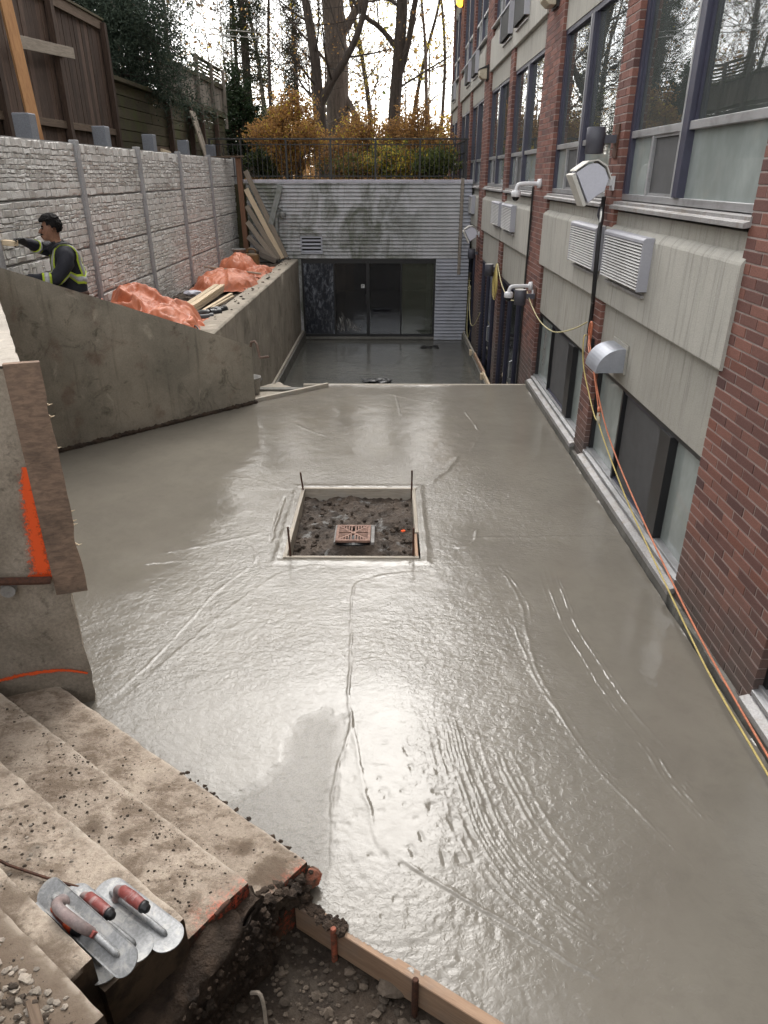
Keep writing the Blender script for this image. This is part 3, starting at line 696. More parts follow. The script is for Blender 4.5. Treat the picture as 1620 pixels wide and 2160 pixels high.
# ------------------------------------------------------------------ concrete walls
# diagonal wall: front face through (-3.82,7.26)-(-1.83,9.27), sloping top
def diag_wall():
    a = Vector((-3.95, 7.13, 0)); b = Vector((-1.825, 9.28, 0)); d = (b-a).normalized(); nrm = Vector((-d.y, d.x, 0)); t = .2
    n = 60; m = 30; bm = bmesh.new(); L = (b-a).length
    def top(s): return 2.05+(.775-2.05)*(s/L)
    def P(s, z, off, k=.004):
        p = a+d*s+nrm*off; p.z = z; return p+mnoise.noise_vector(p*5)*k+mnoise.noise_vector(p*19)*k*.5
    fr = [[bm.verts.new(P(L*i/n, -.3+(top(L*i/n)+.3)*j/m, 0, .004)) for j in range(m+1)] for i in range(n+1)]
    tp = [[bm.verts.new(P(L*i/n, top(L*i/n)-(.004 if q == 4 else 0)+.004*mnoise.noise(Vector((i*.7, q, 0))), t*q/4, .005)) for q in range(1, 5)] for i in range(n+1)]
    bk = [bm.verts.new(P(L*i/n, -.3, t)) for i in range(n+1)]
    for i in range(n):
        for j in range(m): bm.faces.new((fr[i][j], fr[i+1][j], fr[i+1][j+1], fr[i][j+1]))
        col = lambda i: [fr[i][m]]+tp[i]
        for q in range(4): bm.faces.new((col(i)[q], col(i+1)[q], col(i+1)[q+1], col(i)[q+1]))
        bm.faces.new((tp[i][3], tp[i+1][3], bk[i+1], bk[i]))
    for i in (0, n): bm.faces.new([fr[i][j] for j in range(m+1)]+tp[i]+[bk[i]])
    bmesh.ops.recalc_face_normals(bm, faces=bm.faces)
    org = (a+b)/2
    for v in bm.verts: v.co -= org
    me = bpy.data.meshes.new('concrete_wall'); bm.to_mesh(me); bm.free(); me.materials.append(M['wall_concrete']); me.shade_smooth(); me.set_sharp_from_angle(angle=R(40))
    o = bpy.data.objects.new('concrete_wall', me); place(o, org)
    props(o, 'dark stained concrete wall with a sloping top beside the wet slab', 'wall')
    # rough footing edge of the wall, where the slab meets it
    m2 = MB(); k = 70
    for i in range(k):
        p = a+d*(L*(i+.5)/k)-nrm*(.012+.01*random.random()); m2.ball((p.x, p.y, .012), .03+.014*random.random(), 1, (1.2, 1.2, .9), .25)
    m2.build('cement_crumbs', 'dirt_cut', kind='stuff', label='ragged dark cement crumbs along the foot of the sloping wall')
diag_wall()
# retaining wall of the planter (runs back to the low building)
def planter_wall():
    bm = bmesh.new(); n = 50; x0, x1 = -2.70, -2.355; y0, y1 = 8.75, 19.06
    rows = []
    for i in range(n+1):
        y = y0+(y1-y0)*i/n; zt = .905-.045*(i/n)
        prof = [(x1, -1.5), (x1, -.9), (x1, -.4), (x1, .1), (x1, .5), (x1, zt-.02), (x1-.02, zt), (x1-.12, zt), (x1-.23, zt+.004), (x0+.02, zt), (x0, zt-.02), (x0, .2)]
        rows.append([bm.verts.new(Vector((x, y, z))+mnoise.noise_vector(Vector((x*4, y*3, z*4)))*.006+mnoise.noise_vector(Vector((x*17, y*17, z*17)))*.004) for x, z in prof])
    for i in range(n):
        for j in range(len(rows[0])-1): bm.faces.new((rows[i][j], rows[i+1][j], rows[i+1][j+1], rows[i][j+1]))
    bm.faces.new(rows[0]); bm.faces.new(rows[n]); bmesh.ops.recalc_face_normals(bm, faces=bm.faces)
    org = Vector((-2.53, 13.9, -1.5))
    for v in bm.verts: v.co -= org
    me = bpy.data.meshes.new('retaining_wall'); bm.to_mesh(me); bm.free(); me.materials.append(M['planter_concrete']); me.shade_smooth(); me.set_sharp_from_angle(angle=R(40))
    o = bpy.data.objects.new('retaining_wall', me); place(o, org)
    props(o, 'long pale grey concrete retaining wall with a flat dusty top', 'wall')
planter_wall()
def terrace():
    xs = np.linspace(-4.0, -2.68, 40); ys = np.linspace(7.3, 19.3, 300); X, Y = np.meshgrid(xs, ys)
    Z = .80+.06*fbm(X*2, Y*2, 101)+.02*fbm(X*11, Y*11, 102)
    ny, nx = X.shape; idx = np.arange(ny*nx).reshape(ny, nx); F = np.stack([idx[:-1, :-1], idx[:-1, 1:], idx[1:, 1:], idx[1:, :-1]], -1)
    a = np.array((-3.95, 7.13)); d = np.array((2.125, 2.15)); cx = (X[:-1, :-1]+X[1:, 1:])/2; cy = (Y[:-1, :-1]+Y[1:, 1:])/2
    keep = ((cx-a[0])*(-d[1])+(cy-a[1])*d[0])/np.hypot(*d) > .1
    o = np_mesh('terrace_soil', np.stack([X.ravel(), Y.ravel(), Z.ravel()], -1), F[keep], 'soil'); props(o, 'brown soil of the raised bed between the walls', kind='structure')
    st = MB()
    for _ in range(420):
        y = random.uniform(9.5, 19); x = random.uniform(-3.9, -2.45); st.ball((x, y, (.9 if x > -2.7 else .83)+random.uniform(-.01, .02)), random.uniform(.008, .028), 1, (1.2, 1, .5), .3)
    st.build('soil_clods', 'clod', kind='stuff', label='crumbs of soil on the raised bed and wall top')
terrace()
# near wall (corner pier beside the stairs), top level at 2.0 m
def near_wall():
    K = Vector((-1.724, 3.245, 0)); u = Vector((-.95, -.312, 0)).normalized(); v = Vector((-.486, .874, 0)).normalized()
    A = K; B = K+u*2.2; D = K+v*4.45; E_ = D+Vector((-1.2, -.1, 0))
    w_ = thing('corner_wall', 'weathered concrete corner wall with orange spray paint marks, beside the stairs', 'wall', (K.x, K.y, 0))
    rough_block('wall_body', 'wall_concrete_dirty', [tuple(B[:2]), tuple(A[:2]), tuple(D[:2]), tuple((E_+Vector((-.4, -2.6, 0)))[:2])], -.3, 1.985, w_, .07, .012, .02, seed=3)
    # top skin in lighter concrete, its sunlit brightness put into the colour
    q = [B, A, D, E_+Vector((-.4, -2.6, 0))]; bm = bmesh.new(); n = 40
    grid = [[None]*(n+1) for _ in range(n+1)]
    for i in range(n+1):
        for j in range(n+1):
            p = (q[0]*(1-i/n)+q[1]*(i/n))*(1-j/n)+(q[3]*(1-i/n)+q[2]*(i/n))*(j/n); p = Vector((p.x, p.y, 2.0)); grid[i][j] = bm.verts.new(p+Vector((0, 0, 1))*.01*mnoise.noise(p*4)+mnoise.noise_vector(p*13)*.008-K)
    for i in range(n):
        for j in range(n): bm.faces.new((grid[i][j], grid[i+1][j], grid[i+1][j+1], grid[i][j+1]))
    me = bpy.data.meshes.new('wall_top'); bm.to_mesh(me); bm.free(); me.materials.append(M['sunlit_top_concrete']); me.shade_smooth()
    place(bpy.data.objects.new('wall_top', me), tuple(K), w_)
    # sprayed marks: thin paint skins with ragged edges on the face
    nrm = Vector((u.y, -u.x, 0)); nrm = nrm if nrm.y < 0 else -nrm
    def mark(pts, wd, lab):
        P_ = [K+u*s+Vector((0, 0, z)) for s, z in pts]; fine = smooth_pts([tuple(p) for p in P_], 3); k = len(fine); m = MB(); ed = []
        fine = [Vector(p) for p in fine]; fine = [fine[0]*2-fine[1]]+fine+[fine[-1]*2-fine[-2]]; k = len(fine)
        for i, p in enumerate(fine):
            d = fine[min(i+1, k-1)]-fine[max(i-1, 0)]; side = nrm.cross(d).normalized(); ww = np.interp(i/(k-1), np.linspace(0, 1, len(wd)), wd)*1.35
            for q in (-1, -.5, 0, .5, 1): m.v.append(tuple(p+side*ww/2*q+nrm*.019)); ed.append(max(abs(q), .95 if i in (0, k-1) else 0))
        for i in range(k-1):
            for q in range(4): m.f.append((i*5+q, i*5+q+1, i*5+q+6, i*5+q+5))
        o = m.build('paint_mark', 'orange_paint', w_, label=lab, fix=False); at = o.data.attributes.new('edge', 'FLOAT', 'POINT'); at.data.foreach_set('value', np.array(ed, np.float32))
    mark([(.078, 1.50), (.098, 1.34), (.108, 1.15), (.115, 1.0), (.115, .875)], [.055, .075, .09, .11, .14], 'broad orange spray stroke')
    mark([(.062, .885), (.11, .88), (.19, .895)], [.03, .04, .02], 'orange foot of the spray stroke')
    mark([(0.01, .22), (.10, .262), (.2, .283), (.32, .287), (.44, .28), (.7, .25)], [.012, .022, .026, .028, .03, .03], 'thin orange spray line')
    # upright board nailed to the corner, ragged outer edge
    p0 = K+u*.02; bd = thing('corner_board', 'splintered upright timber board fixed to the corner of the old wall', 'board', tuple(p0))
    bm = bmesh.new(); n = 46; f = []; b_ = []
    for i in range(n+1):
        z = .76+(2.012-.76)*i/n
        rag = .012*abs(mnoise.noise(Vector((0, 0, z*7))))+.028*max(0, mnoise.noise(Vector((3, 0, z*4.3))))
        xo = -.085+rag if z < 1.9 else -.085
        f.append([u*.075+nrm*.02, u*.02+nrm*.022, u*xo+nrm*.02]); b_.append([u*.075-nrm*.018, u*.02-nrm*.018, u*(xo+.006)-nrm*.018])
        for L_ in (f, b_): L_[-1] = [bm.verts.new(p+Vector((0, 0, z))+nrm*.0025*mnoise.noise(Vector((p.x*20, z*6, 0)))) for p in L_[-1]]
    for i in range(n):
        for q_ in range(2): bm.faces.new((f[i][q_], f[i][q_+1], f[i+1][q_+1], f[i+1][q_])); bm.faces.new((b_[i][q_+1], b_[i][q_], b_[i+1][q_], b_[i+1][q_+1]))
        bm.faces.new((f[i][2], b_[i][2], b_[i+1][2], f[i+1][2])); bm.faces.new((b_[i][0], f[i][0], f[i+1][0], b_[i+1][0]))
    for i in (0, n): bm.faces.new(f[i]+b_[i][::-1])
    bmesh.ops.recalc_face_normals(bm, faces=bm.faces); me = bpy.data.meshes.new('plank'); bm.to_mesh(me); bm.free(); me.materials.append(M['corner_wood']); 
    o = bpy.data.objects.new('plank', me); place(o, tuple(K), bd)
    for _ in range(7):
        z = random.uniform(.95, 1.9); q_ = K+u*-.07+Vector((0, 0, z)); MB().tube([q_+u*.03, q_-u*.012+Vector((0, 0, -.035)), q_-u*.03+Vector((0, 0, -.03))], [.006, .005, .001], 5).build('splinter', 'new_lumber', bd)
    # old pipe stub and bar in the wall
    MB().tube([K+u*.085+nrm*.03+Vector((0, 0, .862)), K+u*.12+nrm*.035+Vector((0, 0, .868)), K+u*.30+nrm*.05+Vector((0, 0, .905)), K+u*.9+nrm*.06+Vector((0, 0, 1.0))], .022, 8).build('iron_bar', 'rust', label='rusty iron bar across the painted corner wall', cat='iron bar')
    MB().tube([K+u*.295+nrm*-.02+Vector((0, 0, .835)), K+u*.295+nrm*.04+Vector((0, 0, .835))], [.042, .036], 14).build('pipe_stub', 'grate_frame', label='old grey pipe stub sticking out under the iron bar', cat='pipe')

near_wall()

# ------------------------------------------------------------------ stairs, cut open on their right side
def stairs():
    st = thing('concrete_stairs', 'worn dusty concrete stairs cut off on one side, dirt on the treads', 'stairs', (-1.2, 2.0, 0))
    e = Vector((.809, -.588, 0)); n = Vector((.588, .809, 0))
    def pc(p):   # spray along the cut edges
        q = e.dot(p-Vector((-.70, 1.72, 0))); c = 0
        for (cx, cy, r_, a) in ((-.63, 1.70, .07, .8), (-.57, 1.78, .055, .75), (-.545, 1.86, .03, .9), (-.40, 1.94, .05, .8), (-.35, 2.02, .04, .8)): c = max(c, a*math.exp(-((p.x-cx)**2+(p.y-cy)**2)/(r_*r_)))
        return c*1.0
    EDG = [((-2.03, 3.30), (-.345, 2.06)), ((-2.28, 3.10), (-.545, 1.85)), ((-2.36, 2.78), (-.715, 1.60)), ((-2.2, 2.26), (-.925, 1.375)), ((-1.5, 1.66), (-.80, 1.17)), ((-1.5, 1.4), (-.9, .95))]
    def ldist(p, L):
        (x0, y0), (x1, y1) = L; dx, dy = x1-x0, y1-y0; return ((p.x-x0)*(-dy)+(p.y-y0)*dx)/math.hypot(dx, dy)
    def stp(i, z, fl, fr, bl, br, sd_, lab, bottom=-.3):
        def dirt(p):
            c = .95*math.exp(-max(0, ldist(p, EDG[i+1]))/.045)  # dark band at the riser foot: dirt, plus contact shade put into the colour
            for (cx, cy, r_, a) in ((-.50, 2.01, .10, 1.), (-.62, 2.12, .06, .8), (-.95, 2.40, .07, .7), (-.75, 1.78, .06, .7), (-.95, 1.98, .10, .6), (-1.25, 2.1, .08, .8), (-1.1, 2.05, .05, .8), (-1.35, 2.45, .08, .5), (-1.0, 1.75, .07, .6), (-1.25, 1.62, .12, .9), (-1.1, 1.3, .2, .9)): c = max(c, a*math.exp(-((p.x-cx)**2+(p.y-cy)**2)/(r_*r_)))
            return max(c, (.0, .12, .15, .4, .85)[i])
        def nose(p): return math.exp(-abs(ldist(p, EDG[i]))/.012)*(1 if p.z > z-.03 else 0)
        rough_block('step', 'step_concrete', [fr, fl, bl, br], bottom, z, st, .022, .0028, .008, pc, sd_, more={'dirt': dirt, 'nose': nose}, label=lab)
    stp(0, .15, (-2.03, 3.30), (-.345, 2.06), (-2.35, 2.86), (-.56, 1.80), 1, 'lowest step, crumbling beside the wet slab')
    stp(1, .30, (-2.28, 3.10), (-.545, 1.85), (-2.5, 2.72), (-.74, 1.60), 2, 'second step with muddy patches')
    stp(2, .45, (-2.85, 3.13), (-.715, 1.60), (-3.1, 2.72), (-.90, 1.35), 3, 'third step, trowels lying at its end')
    stp(3, .585, (-3.1, 2.885), (-.925, 1.375), (-3.4, 2.47), (-1.05, 1.19), 4, 'fourth step with rubble')
    stp(4, .66, (-3.2, 2.85), (-.80, 1.17), (-3.45, 2.49), (-1.02, .88), 5, 'broken fifth step under earth')
    # earth behind and under the flight
    rough_block('soil_bank', 'dirt_cut', [(-.86, 1.16), (-.47, 1.86), (-1.6, 2.2), (-2.2, .9)], -.3, .24, None, .028, .035, .05, seed=9, kind='stuff', label='dark earth under the cut stairs')
    rough_block('soil_bank', 'dirt_cut', [(-.62, .55), (-.80, 1.12), (-2.4, 1.6), (-2.6, .6)], -.3, .62, None, .028, .04, .05, seed=12, kind='stuff', label='dark earth beside the upper steps')
    fc = MB()
    for (q0, q1, za, zb, k_) in (((-.47, 1.84), (-.86, 1.16), -.12, .22, 420), ((-.62, .60), (-.80, 1.12), .1, .6, 200)):
        for _ in range(k_):
            t = random.random(); z = random.uniform(za, zb); r_ = .004+.014*random.random()**4; fc.ball((q0[0]+(q1[0]-q0[0])*t+random.uniform(-.01, .03), q0[1]+(q1[1]-q0[1])*t+random.uniform(-.03, .01), z), r_, 1, (1.1, 1, .9), .35)
    fc.build('earth_clods', 'dirt_cut', kind='stuff', label='clods and pebbles stuck in the cut earth beside the stairs')
    m = MB()
    for _ in range(220):
        t = random.random(); p = Vector((-.33, 2.06, .02)).lerp(Vector((-.50, 1.86, .1)), t); m.ball((p.x+random.uniform(-.05, .02), p.y+random.uniform(-.04, .04), p.z+random.uniform(-.06, .08)), random.uniform(.006, .024), 1, (1.2, 1.1, .8), .35)
    for _ in range(330):
        t = random.random(); p = Vector((-.345, 2.06, .13)).lerp(Vector((-1.0, 2.55, .13)), t); m.ball((p.x+random.uniform(-.04, .02), p.y+random.uniform(-.03, .02), p.z+random.uniform(-.10, .015)), random.uniform(.003, .012), 1, (1.2, 1.1, .7), .35)
    m.build('broken_concrete', 'dirt_cut', kind='stuff', label='crumbled wet concrete at the end of the lowest step')
    MB().ball((-.335, 2.055, .06), .05, 2, (1.0, .9, .9), .10).build('painted_stone', 'painted_lump', label='orange sprayed lump of broken concrete at the end of the lowest step', cat='stone')
    # clods scattered on the treads
    cl = MB(); pale = MB()
    TR = ((-.88, 1.605), (-.98, 1.57), (-1.0, 1.51), (-1.06, 1.52))
    def tread(z, a, b, depth, k, lo, hi, mb):
        a = Vector(a); b = Vector(b)
        for _ in range(int(k*1.6)):
            t = random.random()**.8; q = a.lerp(b, t)-n.to_2d()*depth*random.uniform(.03, .97)+Vector((random.uniform(-.02, .02), 0))
            r_ = .40*(lo+.75*(hi-lo)*random.random()**7) if mb is cl else .62*(lo+(hi-lo)*random.random()**2)
            if any(abs((q-Vector(A)).dot(Vector((.82, -.57)))) < .26 and abs((q-Vector(A)).dot(Vector((.57, .82)))) < .13 for A in TR): continue
            mb.ball((q.x, q.y, z+r_*.3), r_, 1, (1.2, 1, .6), .35)
    tread(.15, (-1.75, 3.08), (-.45, 2.12), .24, 230, .003, .018, cl); tread(.30, (-2.0, 2.9), (-.62, 1.88), .24, 420, .003, .022, cl)
    tread(.45, (-1.85, 2.4), (-.8, 1.62), .27, 420, .003, .024, cl); tread(.30, (-2.0, 2.9), (-.62, 1.88), .04, 120, .003, .016, cl)
    tread(.585, (-1.75, 1.95), (-1.0, 1.4), .2, 260, .004, .02, cl); tread(.66, (-1.45, 1.6), (-.85, 1.15), .24, 200, .004, .022, cl)
    cl.build('dirt_clods', 'clod', kind='stuff', label='crumbs of dark dirt scattered over the steps')
    tread(.585, (-1.6, 1.82), (-1.08, 1.44), .2, 150, .006, .028, pale); tread(.66, (-1.4, 1.55), (-.9, 1.2), .22, 90, .006, .024, pale); tread(.45, (-1.6, 2.2), (-.95, 1.7), .25, 40, .004, .014, pale)
    pale.build('rubble', 'rubble_stone', kind='stuff', label='pale pebbles and rubble on the upper steps')
    loose = MB()
    for _ in range(160):
        p = Vector((random.uniform(-1.5, -.95), random.uniform(.9, 1.25), .66)); loose.ball((p.x, p.y, p.z+random.uniform(-.01, .02)), random.uniform(.004, .016), 1, (1.2, 1, .7), .35)
    loose.build('loose_soil', 'clod', kind='stuff', label='loose soil heaped over the broken upper step')
    beam('wood_scrap', 'fence_rail_wood', (-1.02, 1.20, .672), (-.93, 1.08, .675), .03, .015, label='splintered scrap of brown wood lying in the soil', cat='wood scrap')
    MB().tube([(-.64, 1.70, .318), (-.615, 1.735, .32), (-.60, 1.76, .316)], [.008, .011, .008], 8).build('bolt', 'rust', label='rusty bolt lying on the second step', cat='bolt')
    pts = smooth_pts([(-1.75, 1.92, .60), (-1.47, 1.80, .475), (-1.34, 1.765, .465), (-1.2, 1.72, .468), (-1.06, 1.69, .46)], 2)
    MB().tube(pts, .006, 6).build('rusty_wire', 'rust', label='thin rusty reinforcing wire lying across the third step', cat='wire')
    for (a, b, c_, lab) in (((-.52, 1.62, -.02), (-.47, 1.60, .02), (-.45, 1.52, -.14), 'bent brown root poking out of the cut earth'), ((-.70, 1.33, -.10), (-.58, 1.30, -.06), (-.46, 1.22, -.12), 'pale root at the foot of the cut earth')):
        MB().tube(smooth_pts([a, b, c_], 2), .008, 6).build('root', 'rubble_stone', label=lab, cat='root')

stairs()

# ------------------------------------------------------------------ gravel pit and its form board
def pit():
    xs = np.linspace(-1.0, .7, 110); ys = np.linspace(.35, 2.2, 120); X, Y = np.meshgrid(xs, ys)
    Z = -.175+.045*fbm(X*3, Y*3, 111)+.02*fbm(X*17, Y*17, 112)
    ny, nx = X.shape; idx = np.arange(ny*nx).reshape(ny, nx); F = np.stack([idx[:-1, :-1], idx[:-1, 1:], idx[1:, 1:], idx[1:, :-1]], -1).reshape(-1, 4)
    o = np_mesh('pit_soil', np.stack([X.ravel(), Y.ravel(), Z.ravel()], -1), F, 'soil'); props(o, 'dark soil in the trench below the form board', kind='structure')
    g = MB()
    for _ in range(1700):
        x, y = random.uniform(-.7, .5), random.uniform(.9, 2.05)
        if (x+.36)*.518+(y-1.97)*.855 > -.03: continue
        big = random.random() < np.clip((x+.35)*1.2, .08, .6)
        r_ = random.uniform(.010, .024) if big else random.uniform(.004, .011)
        k = [i for i in (int((y-.35)/1.85*119), int((x+1)/1.7*109))]
        g.ball((x, y, Z[k[0], k[1]]+r_*.3), r_, 1, (1.2, 1, .75), .3)
    g.build('gravel', 'gravel_stone', kind='stuff', label='loose gravel in the trench below the form board')
    MB().ball((.03, 1.72, -.14), .045, 2, (1.6, 1, .7), .14).build('stone', 'gravel_stone', label='flat dark stone against the long form board', cat='stone')
    fb = thing('slab_formwork', 'long timber form board holding the near edge of the wet slab', 'formwork', (0, 1.75, 0))
    d = Vector((.75, -.46, 0)).normalized()
    a = Vector((-.385, 1.985, -.075)); beam('board', 'form_board', a, a+d*1.6, .045, .15, fb)
    m = MB()
    for _ in range(70):
        p = a+d*random.uniform(0, .24); m.ball((p.x+random.uniform(-.025, .025), p.y+random.uniform(-.025, .025), .002+random.uniform(0, .014)), random.uniform(.006, .02), 1, (1.3, 1.2, .6), .3)
    m.build('spilled_concrete', 'dirt_cut', kind='stuff', label='dark spilled concrete on the end of the form board')
    nn = Vector((-d.y, d.x, 0)); nn = nn if nn.y < 0 else -nn
    for s_, top, lab, mt in ((.215, .035, 'steel stake sprayed orange at the left of the form board', 'painted_stake'), (.60, .04, 'plain rusty steel stake against the form board', 'rust')):
        p = a+d*s_+nn*.036; MB().tube([(p.x, p.y, -.3), (p.x, p.y, top-.006), (p.x, p.y, top)], [.013, .013, .010], 10).build('steel_stake', mt, label=lab, cat='stake', group='stakes of the long form board')

pit()
# boards at the far edge of the upper slab
beam('edge_board', 'form_board_grey', (-1.27, 10.2, -.07), (2.02, 10.2, -.07), .045, .16, label='long pale board along the far edge of the wet slab', cat='board')
beam('screed_board', 'form_board_grey', (-1.90, 9.26, .005), (-.90, 10.09, .012), .045, .09, label='narrow board slanting from the dark wall to the slab edge', cat='board')
rough_block('ledge', 'planter_concrete', [(-1.86, 9.42), (-1.22, 10.0), (-1.7, 10.6), (-2.4, 9.9)], -1.4, -.06, None, .08, .01, .02, seed=21, label='small concrete ledge at the end of the sloping wall', cat='ledge')
# kerbs with timber at the lower floor
box('kerb', 'kerb_concrete', -2.356, -2.25, 10.3, 19.07, -1.4, -.97, label='low concrete kerb at the foot of the retaining wall', cat='kerb')
beam('kerb_board', 'form_board_grey', (-2.31, 10.6, -.95), (-2.31, 19.0, -.95), .05, .04, label='long strip of timber along the kerb of the retaining wall', cat='board')
box('kerb', 'kerb_concrete', 1.94, 2.055, 10.3, 19.07, -1.4, -1.03, label='low concrete kerb along the brick building by the lower floor', cat='kerb')
fk = thing('kerb_formwork', 'pale timber form board on blocks beside the lower floor', 'formwork', (1.98, 14.5, -1.0))
beam('board', 'new_lumber', (1.975, 10.4, -.94), (1.975, 14.6, -.955), .04, .09, fk); beam('board', 'form_board', (1.99, 14.5, -.95), (1.99, 16.4, -.96), .04, .09, fk); beam('board', 'form_board_grey', (1.97, 16.3, -.95), (1.97, 18.9, -.97), .035, .08, fk)
for y in (12.2, 14.4, 16.6): beam('block', 'new_lumber', (1.93, y, -.99), (1.93, y+.14, -.99), .05, .12, fk)
# debris on the lower floor
m = MB()
for _ in range(26): m.ball((-.28+random.uniform(-.28, .28), 14.75+random.uniform(-.12, .12), -1.175+random.uniform(0, .03)), random.uniform(.03, .08), 1, (1.5, 1, .35), .35)
m.build('plastic_sheet', 'black_plastic', label='crumpled black plastic sheet over a drain on the lower floor', cat='plastic sheet')
m = MB()
for i in range(26):
    a = random.uniform(0, 6.28); r_ = random.uniform(.02, .28); m.ball((1.04+r_*math.cos(a), 18.15+r_*math.sin(a)*.8, -1.19), random.uniform(.02, .05), 1, (1.6, 1, .25), .3)
m.build('drain_cover', 'iron_black', label='dark round drain cover in the far corner of the lower floor', cat='drain cover')
# bucket at the foot of the sloping wall's end
def lathe(m, c, prof, n=20):
    b = len(m.v)
    for r_, z in prof:
        for j in range(n): a = 2*math.pi*j/n; m.v.append((c[0]+r_*math.cos(a), c[1]+r_*math.sin(a), c[2]+z))
    for i in range(len(prof)-1):
        for j in range(n): m.f.append((b+i*n+j, b+i*n+(j+1) % n, b+(i+1)*n+(j+1) % n, b+(i+1)*n+j))
    return m
def bucket(c, r0, r1, h, mat, label, hoop=True):
    t = thing('bucket', label, 'bucket', c)
    lathe(MB(), c, [(0, 0), (r0, 0), (r1, h), (r1+.008, h), (r1+.008, h-.02), (r1-.006, h-.02), (r0-.008, .02), (0, .02)]).build('shell', mat, t, True)
    if hoop: MB().tube([(c[0]+(r1+.01)*math.cos(a), c[1]+.02+(.03)*math.sin(a), c[2]+h-.03-(r1*.9)*math.sin(a)*.8) for a in np.linspace(0, math.pi, 12)], .004, 6).build('handle', 'galvanised', t)
bucket((-1.98, 9.92, -.06), .10, .125, .25, 'bucket_grey', 'pale cement splashed bucket standing on the ledge by the sloping wall')
h_ = [(-1.80, 9.13, .80), (-1.78, 9.10, .86), (-1.73, 9.08, .875), (-1.70, 9.05, .84), (-1.67, 9.0, .70), (-1.66, 8.99, .685), (-1.62, 8.98, .69), (-1.54, 8.96, .705)]
MB().tube(h_, .017, 10).build('bent_bar', 'bent_rust', label='bent rusty bar hooked over the low end of the sloping wall', cat='bar')

# ------------------------------------------------------------------ brick and stucco apartment building on the right
FX = 2.06                                  # plane of the brick piers
BY0, BY1 = -5.0, 27.3
bld = thing('apartment_building', 'three storey red brick and grey stucco apartment block with dark framed windows', 'building', (FX, 11, -1.3))
PIERS = [(-3.57, -2.54), (.12, .5), (3.16, 4.35), (7.02, 7.40), (10.06, 11.09), (13.76, 14.14), (16.80, 17.82), (20.49, 20.87), (23.53, 24.56), (27.0, 27.3)]
BAYS = [(a[1], b[0]) for a, b in zip(PIERS, PIERS[1:])]
TOP = 10.9
def zbase(y): return -1.3 if y > 10.3 else -.2
for (a, b) in PIERS: box('pier', 'mortar', FX+.004, FX+.30, a+.006, b-.006, zbase(b), TOP, bld)
def bricks():
    RX, RZ = R(90-25.63), R(.43); mw = cam.matrix_basis if False else (Matrix.Translation(cam.location) @ cam.rotation_euler.to_matrix().to_4x4())
    inv = mw.inverted(); f = 1480/2160
    P = .0675; hh = .0575; Lb = .205; allb = []
    for (a, b) in PIERS:
        z = zbase(b)+(.12 if zbase(b) > -1 else 0); row = 0
        while z < TOP:
            y = a-(0 if row % 2 else (Lb/2+.005)); 
            while y < b-.02:
                y0, y1 = max(y, a), min(y+Lb, b)
                if b-y1 < .03 and y1 < b: y1 = b
                if y1-y0 > .03: allb.append((y0, y1, z))
                y += Lb+.010
            z += P; row += 1
    sc_ = []
    for (y0, y1, z) in allb:
        c = inv @ Vector((FX, (y0+y1)/2, z+hh/2))
        if c.z > -.2: continue
        u, v = c.x/-c.z*f, c.y/-c.z*f
        if abs(u) < .375*1.02 and abs(v) < .5*1.02: sc_.append((c.length, y0, y1, z))
    sc_.sort(); near = set(q[1:] for q in sc_[:300]); cache = {}
    rest = MB()
    for (y0, y1, z) in allb:
        jx = random.uniform(-.0018, .0018)
        if (y0, y1, z) in near:
            L = round(y1-y0, 3)
            if L not in cache:
                m = MB(); d = .0025; q = L/2; h2 = hh/2   # chamfered face
                m.add([(-.05+d, -q, -h2), (-.05+d, q, -h2), (-.05+d, q, h2), (-.05+d, -q, h2), (-.05, -q+d, -h2+d), (-.05, q-d, -h2+d), (-.05, q-d, h2-d), (-.05, -q+d, h2-d), (.05, -q, -h2), (.05, q, -h2), (.05, q, h2), (.05, -q, h2)],
                      [(4, 7, 6, 5), (0, 4, 5, 1), (1, 5, 6, 2), (2, 6, 7, 3), (3, 7, 4, 0), (0, 1, 9, 8), (1, 2, 10, 9), (2, 3, 11, 10), (3, 0, 8, 11)])
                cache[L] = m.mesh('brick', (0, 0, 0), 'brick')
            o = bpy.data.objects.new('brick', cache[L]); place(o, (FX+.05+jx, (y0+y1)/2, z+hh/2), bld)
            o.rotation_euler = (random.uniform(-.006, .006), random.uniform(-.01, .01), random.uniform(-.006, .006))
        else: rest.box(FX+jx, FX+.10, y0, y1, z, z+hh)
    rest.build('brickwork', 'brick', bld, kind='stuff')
bricks()
# storeys: window heads and sills, stucco bands
FL = [dict(sill=.17, head=1.09, pb=1.71, pt=2.34, top=2.50), dict(sill=2.60, head=4.36, pb=4.70, pt=5.26, top=5.40), dict(sill=5.50, head=7.28, pb=7.62, pt=8.18, top=8.32), dict(sill=8.42, head=10.2, pb=10.5, pt=10.88, top=10.9)]
def wave_sheet(name, x, y0, y1, z0, z1, parent, amp=.02, k=40, mat='curtain'):
    n = max(8, int((y1-y0)*k)); m = MB(); ph = random.random()*9
    ys = [y0+(y1-y0)*i/n for i in range(n+1)]; xo = [x+amp*math.sin(i*1.25+ph+.8*math.sin(i*.37+ph)) for i in range(n+1)]
    m.add([(xo[i], ys[i], z0) for i in range(n+1)]+[(xo[i], ys[i], z1) for i in range(n+1)], [(i, i+1, n+2+i, n+1+i) for i in range(n)])
    m.build(name, mat, parent, smooth=True, fix=False)
def pane(y0, y1, z0, z1, par, mat='glass', x=2.15, name='pane'): MB().box(x, x+.008, y0, y1, z0, z1).build(name, mat, par)
def bar(name, mat, par, x0, x1, y0, y1, z0, z1): MB().box(x0, x1, y0, y1, z0, z1).build(name, mat, par, bevel=.003)
